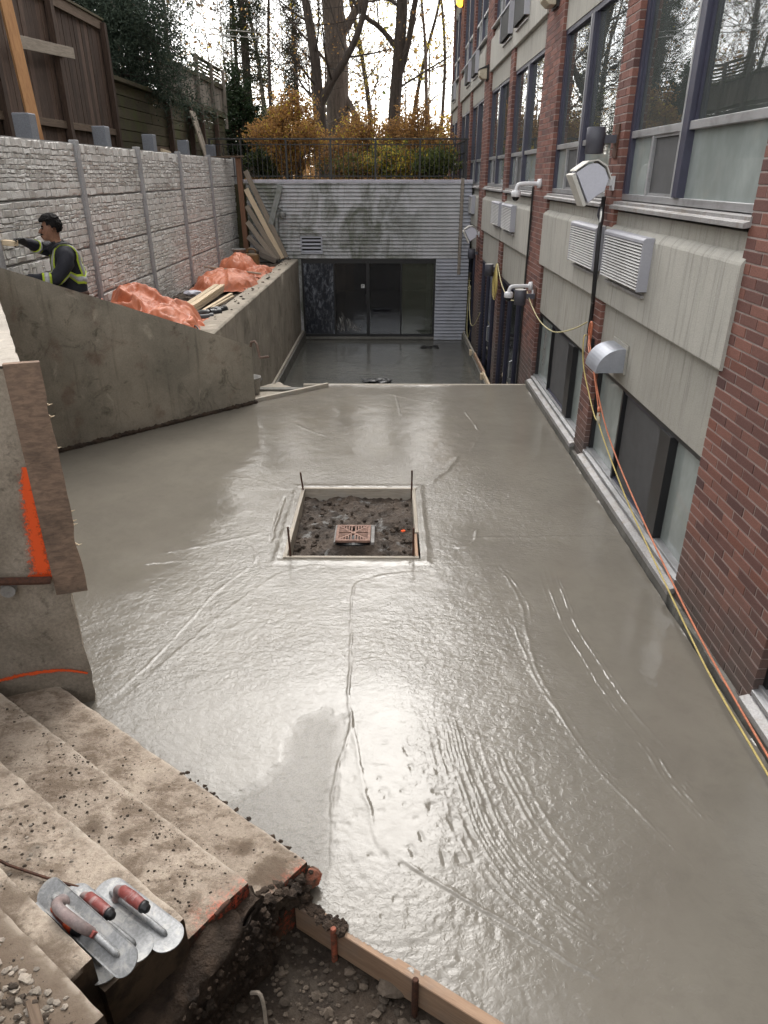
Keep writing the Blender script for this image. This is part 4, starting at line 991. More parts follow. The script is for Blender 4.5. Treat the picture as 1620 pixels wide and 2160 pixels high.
def window_upper(y0, y1, z0, z1, near):
    W = y1-y0; t = .05
    fr = MB(); fr.box(2.112, 2.18, y0, y0+t, z0+t, z1-t); fr.box(2.112, 2.18, y1-t*1.5, y1, z0+t, z1-t); fr.box(2.108, 2.18, y0, y1, z1-t, z1)
    f = fr.build('window', 'frame_metal', bld)
    ym = y0+W*.51; mw = .075; zt = z0+.49
    bar('frame', 'alu', f, 2.112, 2.18, y0+.001, y1-.001, z0, z0+t)
    bar('mullion', 'frame_metal', f, 2.092, 2.18, ym-mw, ym+mw*.35, z0+t, z1-t)
    bar('mullion_edge', 'alu', f, 2.088, 2.18, ym+mw*.36, ym+mw*.36+.022, z0+t, z1-t)
    for (a, b) in ((y0+t, ym-mw), (ym+mw*.4+.02, y1-t*1.5)):
        bar('transom', 'alu', f, 2.106, 2.18, a+.002, b-.002, zt, zt+.055)
        pane(a, b, zt+.055, z1-t, f, 'glass')
        if near:
            for y_ in (a, b-.03): MB().box(2.128, 2.149, y_, y_+.03, zt+.06, z1-t).build('bead', 'frame_metal', f)
    a, b = y0+t, ym-mw; pane(a, b, z0+t, zt, f, 'glass_dusty')
    a, b = ym+mw*.4+.02, y1-t*1.5; ys = a+(b-a)*.54
    bar('sash', 'alu', f, 2.112, 2.165, ys-.018, ys+.018, z0+t, zt)
    pane(ys+.018, b, z0+t, zt, f, 'glass_dusty'); 
    MB().box(2.142, 2.146, a+.02, ys-.018, z0+t+.02, zt-.02).build('screen', 'screen_mesh', f)
    sf = MB(); sf.box(2.125, 2.15, a, a+.02, z0+t, zt); sf.box(2.125, 2.15, a+.02, ys-.018, z0+t, z0+t+.02); sf.box(2.125, 2.15, a+.02, ys-.018, zt-.02, zt); sf.build('screen_frame', 'alu', f)
    wave_sheet('curtain', 2.30, y0+.03, y1-.03, z0, z1, f, .022)
def window_lower(y0, y1, z0, z1):
    W = y1-y0; t = .04; f = MB().box(2.11, 2.18, y0, y1, z1-t, z1).box(2.11, 2.18, y1-t, y1, z0+t, z1-t).box(2.11, 2.18, y0, y0+t, z0+t, z1-t).build('window', 'black_frame', bld)
    bar('frame', 'alu', f, 2.09, 2.18, y0+.001, y1-.001, z0, z0+t)
    a = y0+W*.22; b = y0+W*.30; c = y0+W*.68
    bar('mullion', 'black_frame', f, 2.085, 2.18, a, b, z0+t, z1-t)
    bar('sash', 'black_frame', f, 2.105, 2.18, c-.012, c+.025, z0+t, z1-t); bar('sash', 'alu', f, 2.12, 2.17, c+.026, c+.05, z0+t, z1-t)
    pane(y0+t, a, z0+t, z1-t, f, 'glass_dusty'); pane(c+.05, y1-t, z0+t, z1-t, f, 'glass_dusty')
    MB().box(2.14, 2.145, b+.02, c-.03, z0+t+.02, z1-t-.02).build('screen', 'screen_mesh', f)
    sf = MB(); sf.box(2.12, 2.15, b, b+.02, z0+t, z1-t); sf.box(2.12, 2.15, b+.02, c-.012, z0+t, z0+t+.02); sf.box(2.12, 2.15, b+.02, c-.012, z1-t-.02, z1-t); sf.build('screen_frame', 'frame_metal', f)
    wave_sheet('curtain', 2.27, y0+.03, y1-.03, z0, z1, f, .012, 30)
    # concrete and metal sill
    s = MB().prism([(2.18, z0-.002), (2.18, z0-.06), (2.005, z0-.10), (2.005, z0-.055)], 1, y0-.03, y1+.02).build('sill', 'sill_metal', f, bevel=.004)
    MB().prism([(2.11, z0+.02), (2.11, z0-.01), (2.055, z0-.018), (2.055, z0+.006)], 1, y0+.002, y1-.002).build('sill_track', 'alu', f)
def door_lower(y0, y1, z0, z1):
    W = y1-y0; t = .06; f = MB().box(2.11, 2.18, y0, y1, z1-t, z1).box(2.11, 2.18, y1-t, y1, z0, z1-t).box(2.11, 2.18, y0, y0+t, z0, z1-t).build('glass_door', 'frame_metal', bld)
    for k in (.34, .67): bar('stile', 'frame_metal', f, 2.112, 2.18, y0+W*k-.025, y0+W*k+.025, z0, z1-t)
    for a, b in ((0, .34), (.34, .67), (.67, 1)): pane(y0+W*a+.06, y0+W*b-.06, z0+.05, z1-t, f, 'glass_dark')
    MB().tube([(2.09, y0+W*.30, z0+.8), (2.05, y0+W*.30, z0+.82), (2.05, y0+W*.30, z0+1.1), (2.09, y0+W*.30, z0+1.12)], .012, 8).build('handle', 'alu', f)
for i, (a, b) in enumerate(BAYS):
    for k, fl in enumerate(FL):
        z0, z1 = fl['sill'], fl['head']; near = a < 9 and k < 2
        if k == 0:
            if a > 11: door_lower(a, b, -1.16, z1)
            else: window_lower(a, b, z0, z1)
        else:
            window_upper(a, b, z0, z1, near)
            # projecting metal sill
            MB().prism([(2.18, z0-.004), (2.18, z0-.05), (2.03, z0-.075), (2.015, z0-.075), (2.015, z0-.045), (2.05, z0-.036), (2.05, z0-.012)], 1, a-.02, b+.02).build('window_sill', 'sill_metal', bld, bevel=.002)
        MB().box(2.098, 2.24, a+.001, b-.001, z1+.002, fl['pb']+.05).build('stucco_band', 'stucco_recess', bld)
        if fl['top'] > fl['pt']: MB().box(2.096, 2.24, a+.002, b-.002, fl['pt']-.02, fl['top']+.0).build('stucco_band', 'stucco_recess', bld)
        # projecting panel with sloping top, running over the narrow pier
        wide_a = PIERS[i][1]-PIERS[i][0] > .6; wide_b = PIERS[i+1][1]-PIERS[i+1][0] > .6
        ya = a-(.05 if wide_a else .17); yb = b+(.05 if wide_b else .17); pb, pt = fl['pb'], fl['pt']
        n = max(4, int((yb-ya)/.12)); m = MB()
        prof = [(2.12, pb), (2.042, pb), (2.036, pb+.01), (2.036, (pb+pt)/2), (2.036, pt-.012), (2.042, pt+.004), (2.075, pt+.045), (2.12, pt+.06)]
        V = []; F = []
        for j in range(n+1):
            y = ya+(yb-ya)*j/n
            for (x, z) in prof:
                q = mnoise.noise(Vector((x*9, y*5, z*9)))*.004; V.append((x+(q*.6 if x < 2.1 else 0), y, z+(q*1.6 if z > pt-.02 else 0)))
        K = len(prof)
        for j in range(n):
            for c in range(K-1): F.append((j*K+c, (j+1)*K+c, (j+1)*K+c+1, j*K+c+1))
        F.append(tuple(range(K))); F.append(tuple(n*K+c for c in range(K-1, -1, -1)))
        m.add(V, F).build('stucco_panel', 'stucco', bld)
    if PIERS[i][1]-PIERS[i][0] < .6:
        for fl in FL: MB().prism([(2.056, fl['pb']+.004), (2.046, fl['pb']+.004), (2.046, fl['pt']-.01), (2.056, fl['pt']+.02)], 1, PIERS[i][0]+.171, PIERS[i][1]-.171).build('panel_joint', 'stucco_recess', bld)
    if a < 11: box('footing', 'kerb_concrete', 2.015, 2.16, a-.02, b+.03, -.3, .075, bld)
rough_block('footing', 'kerb_concrete', [(2.03, 3.10), (2.03, 4.42), (2.10, 4.42), (2.10, 3.10)], -.3, .05, bld, .06, .01, .02, seed=31)
box('footing', 'kerb_concrete', 2.03, 2.12, 6.98, 7.43, -.3, .045, bld); box('footing', 'kerb_concrete', 2.03, 2.12, 10.04, 10.3, -.3, .045, bld)
# inside: back wall and floors, roof and far ends
rm_ = MB(); rm_.box(4.2, 4.35, BY0, BY1, -1.4, TOP)
for z in (-1.45, 1.35, 4.55, 7.45, 10.35): rm_.box(2.245, 4.2, BY0+.05, BY1-.05, z, z+.22)
for (a, b) in PIERS[1:-1:2]: rm_.box(2.37, 4.199, (a+b)/2-.06, (a+b)/2+.06, -1.2, TOP-.2)
rm_.build('room_wall', 'room_dark', bld)
box('roof', 'roof_shingle', 1.98, 13.5, BY0-.1, BY1+.1, TOP+.001, TOP+.35, bld)
box('end_wall', 'brick', 2.37, 13.4, BY1+.003, BY1+.2, -1.4, TOP, bld); box('end_wall', 'brick', 2.37, 13.4, BY0-.2, BY0-.003, -1.4, TOP, bld); box('rear_wall', 'brick', 13.2, 13.4, BY0, BY1, -1.4, TOP, bld)
# vent grilles with louvre slats (first floor), dark grilles higher up
def vent(y0, y1, z0, z1, slats=True):
    x0 = 1.955
    sh = MB(); sh.box(x0, 2.037, y0-.018, y0, z0, z1-.02); sh.box(x0, 2.037, y1, y1+.018, z0, z1-.02); sh.prism([(x0-.004, z1-.022), (x0-.004, z1), (x0+.02, z1+.018), (2.04, z1+.018), (2.04, z1-.022)], 1, y0-.019, y1+.019)
    v = sh.build('vent_grille', 'louvre_side', bld)
    MB().box(1.992, 2.0045, y0, y1, z0, z1-.024).build('backing', 'grille_dark', v)
    MB().box(2.005, 2.04, y0+.02, y1+.03, z0-.055, z0-.035).build('drip_ledge', 'sill_metal', v)
    if slats:
        n = 15; me = None
        for k in range(n):
            z = z0+.008+(z1-.03-z0)*(k+.5)/n; h = (z1-.03-z0)/n
            if me is None: me = MB().prism([(-.016, -h*.34), (-.018, -h*.24), (.0, h*.20), (.004, h*.12)], 1, -(y1-y0)/2+.001, (y1-y0)/2-.001).mesh('slat', (0, 0, 0), 'louvre_white')
            o = bpy.data.objects.new('slat', me); place(o, (x0+.014, (y0+y1)/2, z), v)
    else:
        MB().box(x0+.012, x0+.02, y0, y1, z0, z1-.024).build('mesh_screen', 'grille_dark', v)
for (y0, y1) in ((5.80, 6.84), (7.17, 8.16), (12.32, 13.38), (13.74, 14.72), (18.3, 19.3)): vent(y0, y1, 1.965, 2.345)
for z0, z1 in ((4.93, 5.36), (7.86, 8.28)):
    for (y0, y1) in ((5.80, 6.84), (7.17, 8.16), (12.45, 13.5), (14.0, 15.0), (19.0, 20.0), (20.7, 21.6), (25.2, 26.1)): vent(y0, y1, z0, z1, False)

# ------------------------------------------------------------------ things fixed to the building
def cyl_lamp(y, x, z, h, r, label, top='lamp_grey', scuff=True):
    t = thing('wall_lamp', label, 'wall lamp', (FX-.01, y, z), 'grey cylinder wall lamps')
    lathe(MB(), (x, y, z-h/2), [(0, .01), (r-.008, .01), (r-.008, 0), (r, 0), (r, h-.004), (r-.004, h)], 28).build('lamp_shade', 'lamp_grey', t, True)
    lathe(MB(), (x, y, z-h/2), [(0, h+.001), (r-.004, h+.001)], 28).build('lamp_top', top, t)
    MB().box(x+r-.01, FX-.012, y-.025, y+.025, z-.02, z+.045).build('bracket', 'lamp_grey', t)
    MB().box(FX-.014, FX-.003, y-.065, y+.065, z-.14, z+.13).build('back_plate', 'rust', t)
cyl_lamp(7.21, 1.862, 3.085, .215, .082, 'dark grey cylinder wall lamp by the big upper window, above the white floodlight')
cyl_lamp(10.26, 1.845, 1.25, .205, .082, 'grey cylinder wall lamp with peeling paint beside the lower dome camera', 'lamp_top')
cyl_lamp(13.95, 1.88, 1.19, .21, .082, 'grey cylinder wall lamp beside the hanging coil of yellow cord', 'lamp_top')
cyl_lamp(17.3, 1.90, 1.16, .21, .082, 'farthest grey cylinder wall lamp, low down near the siding wall')
def flood(y, ox, oz, s, label, ymid):
    """wedge shaped floodlight: flat glass to the lower left, rounded back"""
    prof = [(-.30, .09), (-.20, .155), (-.12, .165), (-.045, .12), (0, .03), (-.03, -.07), (-.085, -.10), (-.165, -.165)]
    P = [(ox+a*s, oz+b*s) for a, b in smooth_closed(prof)]
    t = thing('floodlight', label, 'floodlight', (FX, y, oz), 'white wedge floodlights')
    MB().prism(P, 1, y-.105*s, y+.105*s).build('shell', 'flood_shell', t, bevel=.008)
    a = Vector((ox-.315*s, 0, oz+.085*s)); b = Vector((ox-.18*s, 0, oz-.18*s)); d = (b-a).normalized(); nn = Vector((d.z, 0, -d.x)); nn = nn if nn.x < 0 else -nn
    MB().prism([(a.x, a.z), (b.x, b.z), (b.x+nn.x*.035*s, b.z+nn.z*.035*s), (a.x+nn.x*.035*s, a.z+nn.z*.035*s)], 1, y-.12*s, y+.12*s).build('lens_rim', 'flood_trim', t, bevel=.004)
    hood = [(ox-.31*s, oz+.10*s), (ox-.205*s, oz+.172*s), (ox-.12*s, oz+.183*s), (ox-.035*s, oz+.135*s), (ox+.015*s, oz+.035*s)]
    L = [(p[0]*.0+p[0], p[1]) for p in hood]; U = [(x+.004, z+.011) for x, z in hood]
    MB().prism(L+U[::-1], 1, y-.118*s, y+.118*s).build('visor', 'flood_trim', t)
    MB().box(ox-.02*s, FX-.004, y-.03, y+.03, oz-.02, oz+.03).build('bracket', 'white_plastic', t); MB().box(FX-.02, FX-.003, y-.05, y+.05, oz-.06, oz+.06).build('back_plate', 'white_plastic', t)
    MB().tube(smooth_pts([(FX-.05, y-.04, oz+.02), (FX-.09, y-.05, oz+.07), (FX-.04, y-.05, oz+.08)], 2), .006, 6).build('lead', 'white_plastic', t)
def smooth_closed(P):
    out = []
    for i, p in enumerate(P):
        q = P[(i+1) % len(P)]; sharp = i in (0, len(P)-1)
        out.append(p)
        if not (i == len(P)-1): 
            if not sharp: out.append(((p[0]+q[0])/2, (p[1]+q[1])/2+.002))
    return out
flood(7.15, 1.985, 2.735, 1., 'large white wedge shaped floodlight on the nearest narrow brick pier', 0)
flood(17.3, 2.0, 1.585, .95, 'small white wedge shaped floodlight near the siding wall', 0)
def camera_dome(y, z, reach, drop, label):
    t = thing('security_camera', label, 'security camera', (FX, y, z), 'white dome security cameras')
    MB().tube([(FX-.003, y, z), (FX-.05, y, z)], [.062, .055], 24).build('mount', 'white_plastic', t, True)
    x1 = FX-reach
    MB().tube(smooth_pts([(FX-.04, y, z), (x1+.09, y, z), (x1+.02, y, z-.01), (x1, y, z-.07), (x1, y, z-drop+.045)], 3), .026, 14).build('arm', 'white_plastic', t, True)
    lathe(MB(), (x1, y, z-drop), [(0, .05), (.05, .048), (.064, .03), (.066, -.025), (.058, -.03), (0, -.03)], 26).build('housing', 'white_plastic', t, True)
    lathe(MB(), (x1, y, z-drop-.03), [(.05, 0), (.047, -.02), (.033, -.042), (.015, -.052), (0, -.054)], 22).build('dome', 'smoked_dome', t, True)
camera_dome(10.55, 2.70, .335, .135, 'white dome security camera on a bent arm, upper one on the brick pier')
camera_dome(10.56, 1.36, .33, .13, 'white dome security camera on a bent arm beside the scuffed cylinder lamp')
box('junction_box', 'white_plastic', FX-.012, FX-.002, 10.42, 10.5, 1.20, 1.32, label='small white junction plate under the lower dome camera', cat='junction box')
def wallpack(y, z, label, lit=False):
    t = thing('wall_light', label, 'wall light', (FX, y, z))
    MB().box(FX-.035, FX-.002, y-.16, y+.16, z-.14, z+.14).build('back_plate', 'iron_black', t)
    MB().prism([(FX-.036, z+.13), (FX-.21, z+.06), (FX-.21, z+.045), (FX-.036, z+.085)], 1, y-.15, y+.15).build('cap', 'iron_black', t)
    MB().prism([(FX-.037, z+.08), (FX-.20, z+.044), (FX-.19, z-.06), (FX-.12, z-.12), (FX-.037, z-.12)], 1, y-.14, y+.14).build('lens', 'amber_lamp' if lit else 'lens_cream', t, bevel=.01)
wallpack(17.3, 4.74, 'square wall light with a cream lens between the upper windows'); wallpack(10.55, 4.80, 'square wall light with a cream lens at the top edge of the picture'); wallpack(24.0, 7.22, 'glowing amber wall light high on the far end of the building', True)
# big quarter-round exhaust hood
hd = thing('exhaust_hood', 'large grey metal quarter-round exhaust hood on the stucco', 'exhaust hood', (FX, 6.38, 1.2))
r_ = .215; cz = 1.21
arc = [(2.085-.03-r_*math.cos(a), cz+r_*math.sin(a)*.98) for a in np.linspace(0, math.pi/2, 12)]
MB().prism(arc+[(2.083, cz+r_*.98), (2.083, cz+r_*.9)]+[(2.083, cz)], 1, 6.19, 6.205).build('cheek', 'galvanised', hd); MB().prism(arc+[(2.083, cz+r_*.98), (2.083, cz)], 1, 6.545, 6.56).build('cheek', 'galvanised', hd)
ou = arc+[(2.083, cz+r_*.98)]; inn = [(x+.006, z-.008) for x, z in ou]
MB().prism(ou+inn[::-1], 1, 6.2055, 6.5445).build('curved_cover', 'galvanised', hd, smooth=False)
MB().box(2.082, 2.0955, 6.16, 6.59, cz-.01, cz+r_+.03).build('flange', 'stucco_recess', hd)
# conduits and cords
MB().tube(smooth_pts([(2.03, 7.30, 2.62), (2.03, 7.31, 2.5), (2.0, 7.18, 2.44), (1.96, 7.06, 2.36), (1.955, 7.03, 2.2), (1.96, 7.02, 1.95), (1.985, 7.08, 1.72), (2.03, 7.22, 1.64), (2.035, 7.26, 1.35)], 2), .021, 10).build('conduit', 'black_plastic', label='black flexible conduit running down the nearest narrow pier', cat='conduit')
MB().tube([(2.03, 7.41, 2.52), (2.03, 7.43, 2.45), (2.06, 7.44, 2.4)], .012, 8).build('cable', 'lamp_grey', label='short grey cable bending over the ledge by the narrow pier', cat='cable')
MB().tube([(2.04, 11.02, 2.66), (2.04, 11.04, 1.4), (2.04, 11.05, -.9)], .014, 8).build('conduit', 'iron_black', label='thin dark conduit on the brick pier with the two cameras', cat='conduit')
MB().box(2.035, 2.058, 7.10, 7.30, 1.2, 1.32).build('socket_box', 'grille_dark', label='small dark socket box on the narrow pier where the cords start', cat='socket box')
def cord(name, mat, pts, r, label, cat='cord', it=2, **k): return MB().tube(smooth_pts(pts, it), r, 7).build(name, mat, smooth=True, label=label, cat=cat, **k)
cord('cord', 'cord_orange', [(2.03, 7.22, 1.30), (1.985, 7.05, 1.25), (1.97, 6.75, 1.15), (1.965, 6.31, .775)], .0065, 'short orange cord plugged into the yellow cord in front of the window')
cord('cord', 'cord_orange', [(2.03, 7.2, 1.40), (1.985, 7.1, 1.36), (1.975, 6.3, .80), (1.97, 5.69, .585), (1.965, 4.98, .42), (1.965, 4.4, .30), (1.97, 3.9, .20), (1.97, 3.5, .145), (1.96, 2.77, .10), (1.95, 1.8, .05), (1.94, 1.0, .03)], .0068, 'long orange extension cord stretched along the window sill')
cord('cord', 'cord_yellow', [(2.03, 7.30, 1.32), (1.98, 7.25, 1.33), (1.975, 7.12, 1.05), (1.975, 6.75, .84), (1.965, 6.42, .70), (1.96, 6.33, .73), (1.965, 6.2, .66), (1.965, 5.9, .555), (1.965, 5.19, .355), (1.96, 4.57, .245), (1.955, 3.9, .135), (1.94, 3.4, .075), (1.93, 2.75, .06), (1.92, 1.9, .04), (1.9, 1.0, .03)], .0065, 'long yellow extension cord stretched along the window sill')
cp = thing('cord_connector', 'clear plug where the orange and yellow cords meet', 'plug', (1.965, 6.32, .74))
MB().tube([(1.965, 6.34, .80), (1.965, 6.33, .76), (1.965, 6.31, .735), (1.964, 6.29, .70)], [.014, .022, .022, .012], 10).build('plug', 'lens_cream', cp, True); MB().tube([(1.965, 6.37, .845), (1.965, 6.34, .80)], [.012, .017], 10).build('socket', 'cord_orange', cp, True)
cord('cord', 'cord_orange', [(2.02, 7.14, 1.30), (1.99, 7.10, 1.40), (1.985, 7.06, 1.50), (1.985, 7.0, 1.50), (1.99, 7.02, 1.36), (2.02, 7.12, 1.28)], .012, 'folded loop of orange cord tied to the narrow pier')
cord('cord', 'cord_pale', [(1.97, 10.42, 1.30), (1.965, 10.1, 1.2), (1.96, 9.47, 1.09), (1.96, 8.9, 1.08), (1.96, 8.33, 1.13), (1.97, 7.51, 1.35), (2.0, 7.25, 1.46)], .007, 'pale yellow cord sagging from the lower camera to the narrow pier')
cord('cord', 'cord_pale', [(1.985, 13.6, 1.34), (1.97, 13.3, 1.24), (1.96, 12.78, 1.07), (1.9, 11.6, 1.0), (1.85, 10.45, 1.17)], .0085, 'pale yellow cord running from the coil to the dome camera')
coil = thing('cord_coil', 'coil of yellow extension cord hanging beside a grey cylinder lamp', 'cord coil', (1.985, 13.72, .7))
for k in range(9):
    a = random.uniform(-.05, .05); w0 = random.uniform(.10, .34); b0 = random.uniform(.60, .80)
    MB().tube(smooth_pts([(1.985, 13.72+a*.4, 1.32), (1.965, 13.72-w0+a, 1.1), (1.97, 13.72-w0*1.1+a, b0+.12), (1.98, 13.74+a, b0), (1.97, 13.76+w0*1.0+a, b0+.14), (1.98, 13.74+w0*.7+a, 1.1), (1.985, 13.73+a*.4, 1.32)], 2), .008, 6).build('loop', 'cord_yellow', coil, True)
cord('cord', 'cord_pale', [(1.99, 18.0, .35), (1.97, 17.8, .1), (1.95, 17.5, -.25), (1.93, 16.9, -.42), (1.95, 16.3, -.28), (1.98, 15.7, .1)], .008, 'pale cord drooping in front of the farthest brick pier')
cord('cord', 'cord_pale', [(1.99, 18.05, .36), (1.97, 18.2, -.2), (1.96, 18.0, -.75), (1.95, 17.6, -.88), (1.96, 17.3, -.6)], .007, 'loop of pale cord hanging by the end of the siding')
m = MB()
for k in range(7):
    a = k*.9; m.tube(smooth_pts([(1.985, 18.05, .36), (1.95+.04*math.cos(a), 18.05+.25*math.cos(a), .36+.09*math.sin(a)), (1.97, 18.05+.4*math.cos(a+.3), .36+.16*math.sin(a+.4))], 1), .006, 5)
m.build('cord_knot', 'cord_pale', label='tangled knot of pale cord ends by the siding', cat='cord')
beam('batten', 'mossy_wood', (1.99, 18.5, -.85), (1.99, 18.3, .62), .05, .04, up=(0, 1, 0), label='mossy upright batten between siding and brick', cat='batten')
# ------------------------------------------------------------------ low building at the back: siding, glass doors
BY = 19.10
def back_building():
    g = thing('low_building', 'low flat roofed building clad in mossy grey horizontal siding with dark glass doors', 'building', (-.7, BY, -1.2))
    P = .0862
    def lap(x0, x1, z, mat, par=g):
        MB().prism([(BY-.040, z+.001), (BY-.048, z+.010), (BY-.002, z+P-.008), (BY+.02, z+P-.008), (BY+.02, z+.001)], 0, x0, x1).build('siding_board', mat, par)
    z = .875; k = 0
    while z < 2.6:
        if 1.0-P < z < 1.40: lap(-3.56, -2.275, z, 'siding'); lap(-1.715, 1.745, z, 'siding')
        else: lap(-3.56, 1.745, z, 'siding')
        lap(1.835, 2.035, z, 'siding_clean'); z += P; k += 1
    z = .875-P
    while z > -1.2: lap(1.205, 2.035, z, 'siding_clean'); z -= P
    z = .875-P
    while z > .5: lap(-3.56, -2.36, z, 'siding'); z -= P
    # structure behind
    b = MB(); b.box(-3.56, 2.03, BY+.021, BY+.12, .86, 2.64); b.box(1.2, 2.03, BY+.021, BY+.12, -1.4, .86); b.box(-3.56, -2.29, BY+.021, BY+.12, -1.4, .86); b.build('wall', 'siding', g)
    box('roof_deck', 'roof_shingle', -3.6, 2.05, BY+.125, 22.6, 2.56, 2.66, g)
    MB().prism([(BY-.05, 2.635), (BY-.05, 2.70), (BY-.035, 2.705), (BY+.12, 2.705), (BY+.12, 2.665), (BY-.04, 2.635)], 0, -3.62, 2.04).build('roof_edge', 'flashing', g)
    MB().box(1.75, 1.83, BY-.06, BY+.02, .48, 2.74).build('corner_trim', 'grey_wood', g, bevel=.004)
    # vent
    v = MB().box(-2.275, -2.24, BY-.045, BY+.0, .985, 1.40).box(-1.75, -1.715, BY-.045, BY, .985, 1.40).box(-2.24, -1.75, BY-.045, BY, 1.37, 1.40).box(-2.24, -1.75, BY-.045, BY, .985, 1.015).build('vent', 'siding_clean', g)
    MB().box(-2.24, -1.75, BY+.005, BY+.015, 1.015, 1.37).build('vent_back', 'grille_dark', v)
    for i in range(4): MB().prism([(BY-.04, 1.025+i*.088), (BY-.036, 1.021+i*.088), (BY-.010, 1.062+i*.088), (BY-.014, 1.066+i*.088)], 0, -2.239, -1.751).build('slat', 'siding_clean', v)
    # glass doors
    d = MB().box(-2.29, 1.2, BY+.06, BY+.16, .80, .862).box(-2.29, -2.24, BY+.06, BY+.16, -1.15, .80).box(1.15, 1.2, BY+.06, BY+.16, -1.15, .80).build('glass_doors', 'black_frame', g)
    MB().box(-2.285, 1.195, BY-.03, BY+.2, -1.19, -1.13).build('threshold', 'kerb_concrete', d, bevel=.006)
    for x, w_ in ((-1.45, .04), (-.565, .085), (.305, .04)): MB().box(x-w_/2, x+w_/2, BY+.055, BY+.15, -1.128, .799).build('stile', 'black_frame', d, bevel=.003)
    for x0, x1 in ((-2.24, -1.47), (-1.43, -.61), (-.52, .285), (.325, 1.15)):
        MB().box(x0, x1, BY+.065, BY+.13, .745, .799).build('rail', 'black_frame', d); MB().box(x0, x1, BY+.065, BY+.13, -1.128, -1.06).build('rail', 'black_frame', d)
    for (x0, x1, mt) in ((-2.24, -1.47, 'glass_splattered'), (-1.43, -.61, 'glass_dark'), (-.52, .285, 'glass_dark'), (.325, 1.15, 'glass_dusty_dark')):
        MB().box(x0, x1, BY+.09, BY+.10, -1.059, .744).build('pane', mt, d)
    MB().box(-.745, -.655, BY+.078, BY+.089, .13, .22).build('notice', 'white_trim', d); MB().box(-.722, -.678, BY+.0735, BY+.0779, .185, .205).build('notice_print', 'lamp_grey', d); MB().box(-.722, -.70, BY+.0735, BY+.0779, .145, .172).build('notice_print', 'lamp_grey', d)
    MB().tube([(-.62, BY+.07, -.25), (-.62, BY+.03, -.24), (-.62, BY+.03, -.05), (-.62, BY+.07, -.04)], .01, 8).build('handle', 'black_plastic', d)
    for _ in range(26):
        x = random.uniform(-1.40, -.75); z0 = -1.0+random.random()*.15; h = max(.05, .5-abs(x+1.3)*.9)*random.uniform(.3, 1)
        MB().add([(x-.008, BY+.0885, z0), (x+.012, BY+.0885, z0+.01), (x+.004-.06*random.random(), BY+.0885, z0+h), (x-.012, BY+.0885, z0+h*.8)], [(0, 1, 2, 3)]).build('splash', 'bucket_grey', d, fix=False)
    wave_sheet('curtain', 0, 0, 1, 0, 1, d) if False else MB().box(.98, 1.12, BY+.35, BY+.37, -1.1, .75).build('curtain', 'curtain', d)
    box('room_wall', 'room_dark', -3.4, 2.0, 22.3, 22.4, -1.4, 2.55, g); box('room_floor', 'room_dark', -3.4, 2.0, BY+.21, 22.3, -1.25, -1.15, g)
    box('side_wall', 'siding', -3.55, -3.45, BY+.125, 22.5, -1.4, 2.555, g); box('side_wall', 'siding', 1.95, 2.03, BY+.125, 22.5, -1.4, 2.555, g)
back_building()
# duct and leaning downspout on the siding
dp = thing('downspout', 'old grey downspout with an elbow, fixed to the mossy siding', 'downspout', (-2.8, 19.0, .7))
MB().tube(smooth_pts([(-2.66, 18.98, 1.90), (-2.74, 18.98, 1.95), (-2.81, 18.98, 1.93), (-2.84, 18.98, 1.85), (-2.85, 18.98, .74)], 2), .055, 12).build('pipe', 'downpipe', dp, True)
lathe(MB(), (-2.66, 18.90, 1.86), [(.0, 0), (.085, 0), (.09, .12), (.085, .13), (0, .13)], 16).build('collar', 'downpipe', dp, True)
MB().tube([(-2.79, 18.96, 2.06), (-2.75, 18.95, 2.1), (-2.70, 18.96, 2.02)], .03, 8).build('clamp', 'downpipe', dp, True)
beam('gutter_length', 'downpipe_wood', (-2.97, 18.90, 1.70), (-2.68, 18.93, 2.58), .13, .09, up=(0, 1, 0), label='short length of grey gutter leaning against the siding', cat='gutter')
# ------------------------------------------------------------------ railing on the roof edge
def railing():
    g = thing('railing', 'black iron railing with thin bars along the roof edge', 'railing', (-1.2, 19.35, 2.7)); y = 19.35; z0, z1 = 2.71, 3.605
    MB().box(-4.45, 1.93, y-.022, y+.022, z1-.022, z1+.014).build('top_rail', 'iron_black', g, bevel=.004)
    MB().box(-4.45, 1.92, y-.012, y+.012, z1-.135, z1-.115).build('rail', 'iron_black', g); MB().box(-4.45, 1.92, y-.012, y+.012, z0+.06, z0+.085).build('rail', 'iron_black', g)
    posts = [-4.42, -3.66, -2.55, -1.455, -.36, .74, 1.86]
    for x in posts: MB().box(x-.022, x+.022, y-.021, y+.021, z0-.05, z1-.0225).build('post', 'iron_black', g)
    me = None; x = -4.33
    while x < 1.8:
        if min(abs(x-p) for p in posts) > .04:
            if me is None: me = MB().box(-.0075, .0075, -.0075, .0075, -.4, .4).mesh('bar', (0, 0, 0), 'iron_black')
            o = bpy.data.objects.new('bar', me); place(o, (x, y, z0+.405), g)
        x += .118
    g2 = thing('side_railing', 'short dark rail end meeting the brick building', 'railing', (1.9, 20, 2.7))
    MB().box(1.885, 1.925, 19.38, 22.3, z1-.02, z1+.012).build('top_rail', 'iron_black', g2); MB().box(1.89, 1.92, 19.38, 22.3, z1-.3, z1-.28).build('rail', 'iron_black', g2)
    for yy in (20.3, 21.3, 22.25): MB().box(1.89, 1.92, yy-.015, yy+.015, z0-.05, z1-.021).build('post', 'iron_black', g2)
railing()
